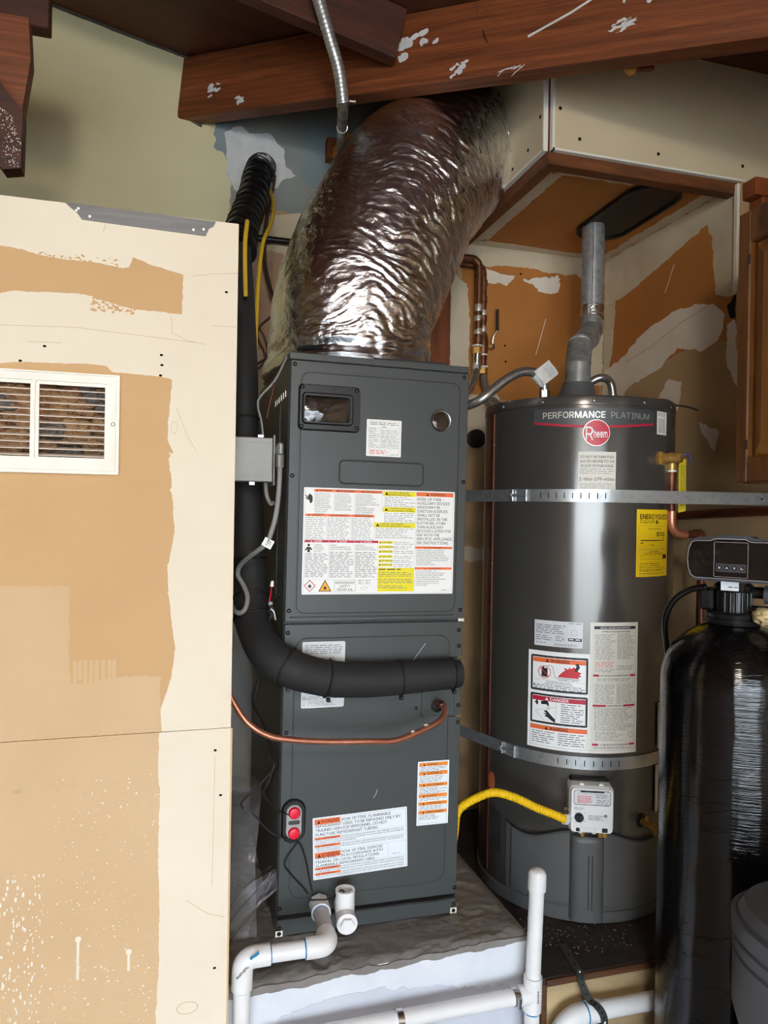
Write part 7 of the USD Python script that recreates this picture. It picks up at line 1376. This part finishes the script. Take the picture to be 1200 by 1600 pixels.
for col, ms in S.t.items():
    m = to_y(tm(ms), 0); m.apply_translation([-0.005, 0, -0.007]); m.apply_transform(trimesh.transformations.rotation_matrix(math.radians(28), [0, 1, 0])); m.apply_translation([0.191, 1.5584, 1.527]); part(tg2, 'print', m, col, kind='stuff')
wire([(0.195, 1.655, 1.66), (0.198, 1.650, 1.63), (0.206, 1.645, 1.612), (0.213, 1.64, 1.614)], 0.005, 'wire_grey', 'short grey cable stub curling under the junction box', 'cable')
pgt = thing('wire_nuts', 'wire connectors with white caps hanging left of the air handler seam', 'wire connector', loc=(0.208, 1.62, 1.38))
part(pgt, 'white_cap', lathe([(0, 0), (0.0045, 0), (0.0035, 0.012), (0, 0.014)], (0.2085, 1.62, 1.428), (0.1, 0, 1), 12), 'pvc_white', smooth=40); part(pgt, 'red_wire', tube([(0.2085, 1.62, 1.43), (0.206, 1.62, 1.41), (0.203, 1.62, 1.395)], 0.0013, 6, 5), 'red_cap'); part(pgt, 'black_wire', tube([(0.212, 1.62, 1.435), (0.226, 1.62, 1.440), (0.229, 1.62, 1.415), (0.215, 1.62, 1.402), (0.208, 1.62, 1.392)], 0.0013, 6, 6), 'wire_black')
part(pgt, 'white_cap', lathe([(0, 0), (0.0055, 0), (0.005, 0.006), (0, 0.009)], (0.207, 1.62, 1.388), (-0.2, 0, 1), 12), 'collar_grey', smooth=40); part(pgt, 'wire_knot', [tube([(0.205 + 0.003 * math.sin(k * 2.1), 1.618, 1.386), (0.208 + 0.006 * math.sin(k * 1.3), 1.614, 1.374), (0.209 + 0.008 * math.cos(k * 1.7), 1.616, 1.362 - 0.002 * k)], 0.0015, 6, 6) for k in range(6)], 'wire_black', kind='stuff'); part(pgt, 'white_wire', tube([(0.206, 1.612, 1.380), (0.213, 1.61, 1.373), (0.217, 1.612, 1.355)], 0.0016, 6, 6), 'pvc_white')
cpl = thing('copper_line', 'bare copper refrigerant line sweeping from the patched wall to the air handler port', 'pipe', loc=(0.3, 1.45, 1.12))
part(cpl, 'tube', tube([(0.085, 1.52, 1.30), (0.098, 1.51, 1.255), (0.116, 1.495, 1.215), (0.145, 1.48, 1.172), (0.187, 1.475, 1.143), (0.240, 1.475, 1.130), (0.318, 1.478, 1.120), (0.398, 1.48, 1.1145), (0.456, 1.485, 1.110), (0.513, 1.495, 1.121), (0.565, 1.51, 1.136), (0.585, 1.525, 1.150), (0.590, 1.545, 1.160), (0.590, 1.575, 1.160), (0.5905, 1.5935, 1.152)], 0.0063, 16, 12), 'copper_new', smooth=True)
part(cpl, 'brazed_end', tube([(0.589, 1.542, 1.1595), (0.590, 1.560, 1.161), (0.590, 1.580, 1.158)], 0.0085, 14, 5), 'copper_dark', smooth=True)
for k, q in enumerate(((0.500, 1.493, 1.123), (0.533, 1.503, 1.132))): part(cpl, 'solder_patch', trimesh.creation.icosphere(2, 1).apply_scale([0.006, 0.003, 0.003]).apply_translation([q[0], q[1] - 0.004, q[2] + 0.003]), 'solder', smooth=True)

# crumpled clear film stuffed between the patched wall and the air handler
cf = thing('plastic_film', 'crumpled clear plastic film stuffed between the patched wall and the air handler', 'plastic sheet', loc=(0.17, 1.7, 0.66))
def film(f, nu, nv):
    u, v = np.meshgrid(np.linspace(0, 1, nu), np.linspace(0, 1, nv), indexing='ij'); G = f(u, v); a, b = np.meshgrid(np.arange(nu - 1), np.arange(nv - 1), indexing='ij'); a = a.ravel(); b = b.ravel(); q = np.stack([a * nv + b, (a + 1) * nv + b, (a + 1) * nv + b + 1, a * nv + b + 1], 1)
    return trimesh.Trimesh(G.reshape(-1, 3), np.vstack([q[:, [0, 1, 2]], q[:, [0, 2, 3]]]), process=False)
def f1(u, v):
    q = np.stack([u * 1.3 + v * 0.8, v * 4.5, 0 * u], -1); r = np.abs(meshkit.fbm(q, 2, 61) - 0.5); r2 = meshkit.fbm(q * 1.6, 2, 62) - 0.5
    return np.stack([0.118 + 0.100 * u * (0.85 + 0.15 * np.sin(v * 5)) + 0.006 * r2, 1.93 - 0.31 * v + 0.05 * (0.22 - r) * (1 - 0.5 * v) + 0.01 * r2, 0.90 - 0.15 * v + 0.05 * u * v + 0.05 * np.sin(PI * v) - 0.15 * (v ** 6) + 0.03 * (r - 0.1)], -1)
part(cf, 'sheet', film(f1, 70, 120), 'clear_film', smooth=50)
def f2_(u, v):
    q = np.stack([u * 2.2 + v * 0.8, v * 2, 0 * u], -1); r = np.abs(meshkit.fbm(q, 2, 71) - 0.5)
    c = np.stack([0.116 + 0.106 * u, 1.64 - 0.05 * u + 0.0 * v, 0.715 + 0.105 * u ** 0.8], -1)
    return c + np.stack([0.004 * r, -0.045 * v + 0.03 * r, (-0.045 * v * (1 - 0.4 * u) - 0.03 * r)], -1)
part(cf, 'sheet_hem', film(f2_, 80, 30), 'clear_film', smooth=50)
for dv in (0.0, 0.025, 0.055):
    p = smooth_path([(0.116, 1.615 - dv * 0.6, 0.715 - dv * 1.0), (0.145, 1.61 - dv * .6, 0.757 - dv * 1.0), (0.180, 1.605 - dv * .6, 0.792 - dv * 0.9), (0.215, 1.598 - dv * .2, 0.818 - dv * 0.5)], 8); part(cf, 'film_edge', sweep(p, 0.0016, 6), 'head_film', smooth=True)

# ------------------------------------------------------------------ conduit at the top
cd = thing('conduit', 'flexible steel conduit hanging in front of the roof beam into a foam sealed block', 'conduit', loc=(0.44, 2.05, 2.75))
fp_ = smooth_path([(0.312, 1.825, 2.945), (0.332, 1.838, 2.898), (0.368, 1.868, 2.826), (0.400, 1.90, 2.768), (0.420, 1.93, 2.700)], 80)
dd = np.r_[0, np.cumsum(np.linalg.norm(np.diff(fp_, axis=0), axis=1))]; s_ = np.linspace(0, dd[-1], 420); fp_ = np.stack([np.interp(s_, dd, fp_[:, k]) for k in range(3)], 1)
part(cd, 'flexible_conduit', sweep(fp_, 0.0148 + 0.0022 * ((s_ / 0.0105) % 1.0) ** 0.7, 22), 'galvanised', smooth=55)
cA = np.array([0.420, 1.93, 2.700]); cB = np.array([0.530, 2.455, 2.838]); d_ = (cB - cA)
part(cd, 'connector', sweep(np.array([cA - [0.004, 0.005, -0.014], cA + d_ * 0.04]), 0.0178, 24), 'bright_steel', smooth=40); part(cd, 'set_screw', cyl(cA + [0.016, 0, 0.008], cA + [0.034, 0.0, 0.010], 0.0045, 8), 'bright_steel')
part(cd, 'rigid_conduit', sweep(np.array([cA + d_ * 0.04, cA + d_ * 0.55, cB]), [0.0148, 0.0152, 0.0158], 22), 'vent_elbow', smooth=40); part(cd, 'conduit_band', sweep(np.array([cA + d_ * 0.46, cA + d_ * 0.60]), 0.0165, 22), 'bright_steel', smooth=40)
bl = thing('wall_block', 'square wood block with brown spray foam round the conduit end', 'wood block', loc=(0.53, 2.48, 2.83))
part(bl, 'block', bx(0.482, 0.56, 2.458, 2.497, 2.805, 2.878, 0.002), 'stud_wood')
fm = trimesh.creation.icosphere(4, 1.0); fm.vertices *= (1 + 0.8 * (meshkit.fbm(fm.vertices * 2.4, 4, 9) - 0.5))[:, None]; fm.apply_scale([0.050, 0.030, 0.056]); fm.apply_translation([0.552, 2.462, 2.838]); part(bl, 'foam', fm, 'spray_foam', smooth=True)
bw = thing('foam_nub', 'ragged foam and broken wood stub hanging under the roof beam above the soffit', 'wood scrap', loc=(1.07, 1.75, 2.72))
m = bx(-0.03, 0.03, -0.008, 0.008, -0.007, 0.007, 0.003); m.apply_transform(trimesh.transformations.rotation_matrix(math.radians(-12), [0, 1, 0])); m.apply_translation([1.090, 1.555, 2.700]); part(bw, 'stub', m, 'beam_wood')
fm = trimesh.creation.icosphere(3, 1.0); fm.vertices *= (1 + 0.9 * (meshkit.fbm(fm.vertices * 2.6, 4, 19) - 0.5))[:, None]; fm.apply_scale([0.016, 0.014, 0.018]); fm.apply_translation([1.055, 1.555, 2.695]); part(bw, 'foam', fm, 'spray_foam', smooth=True)
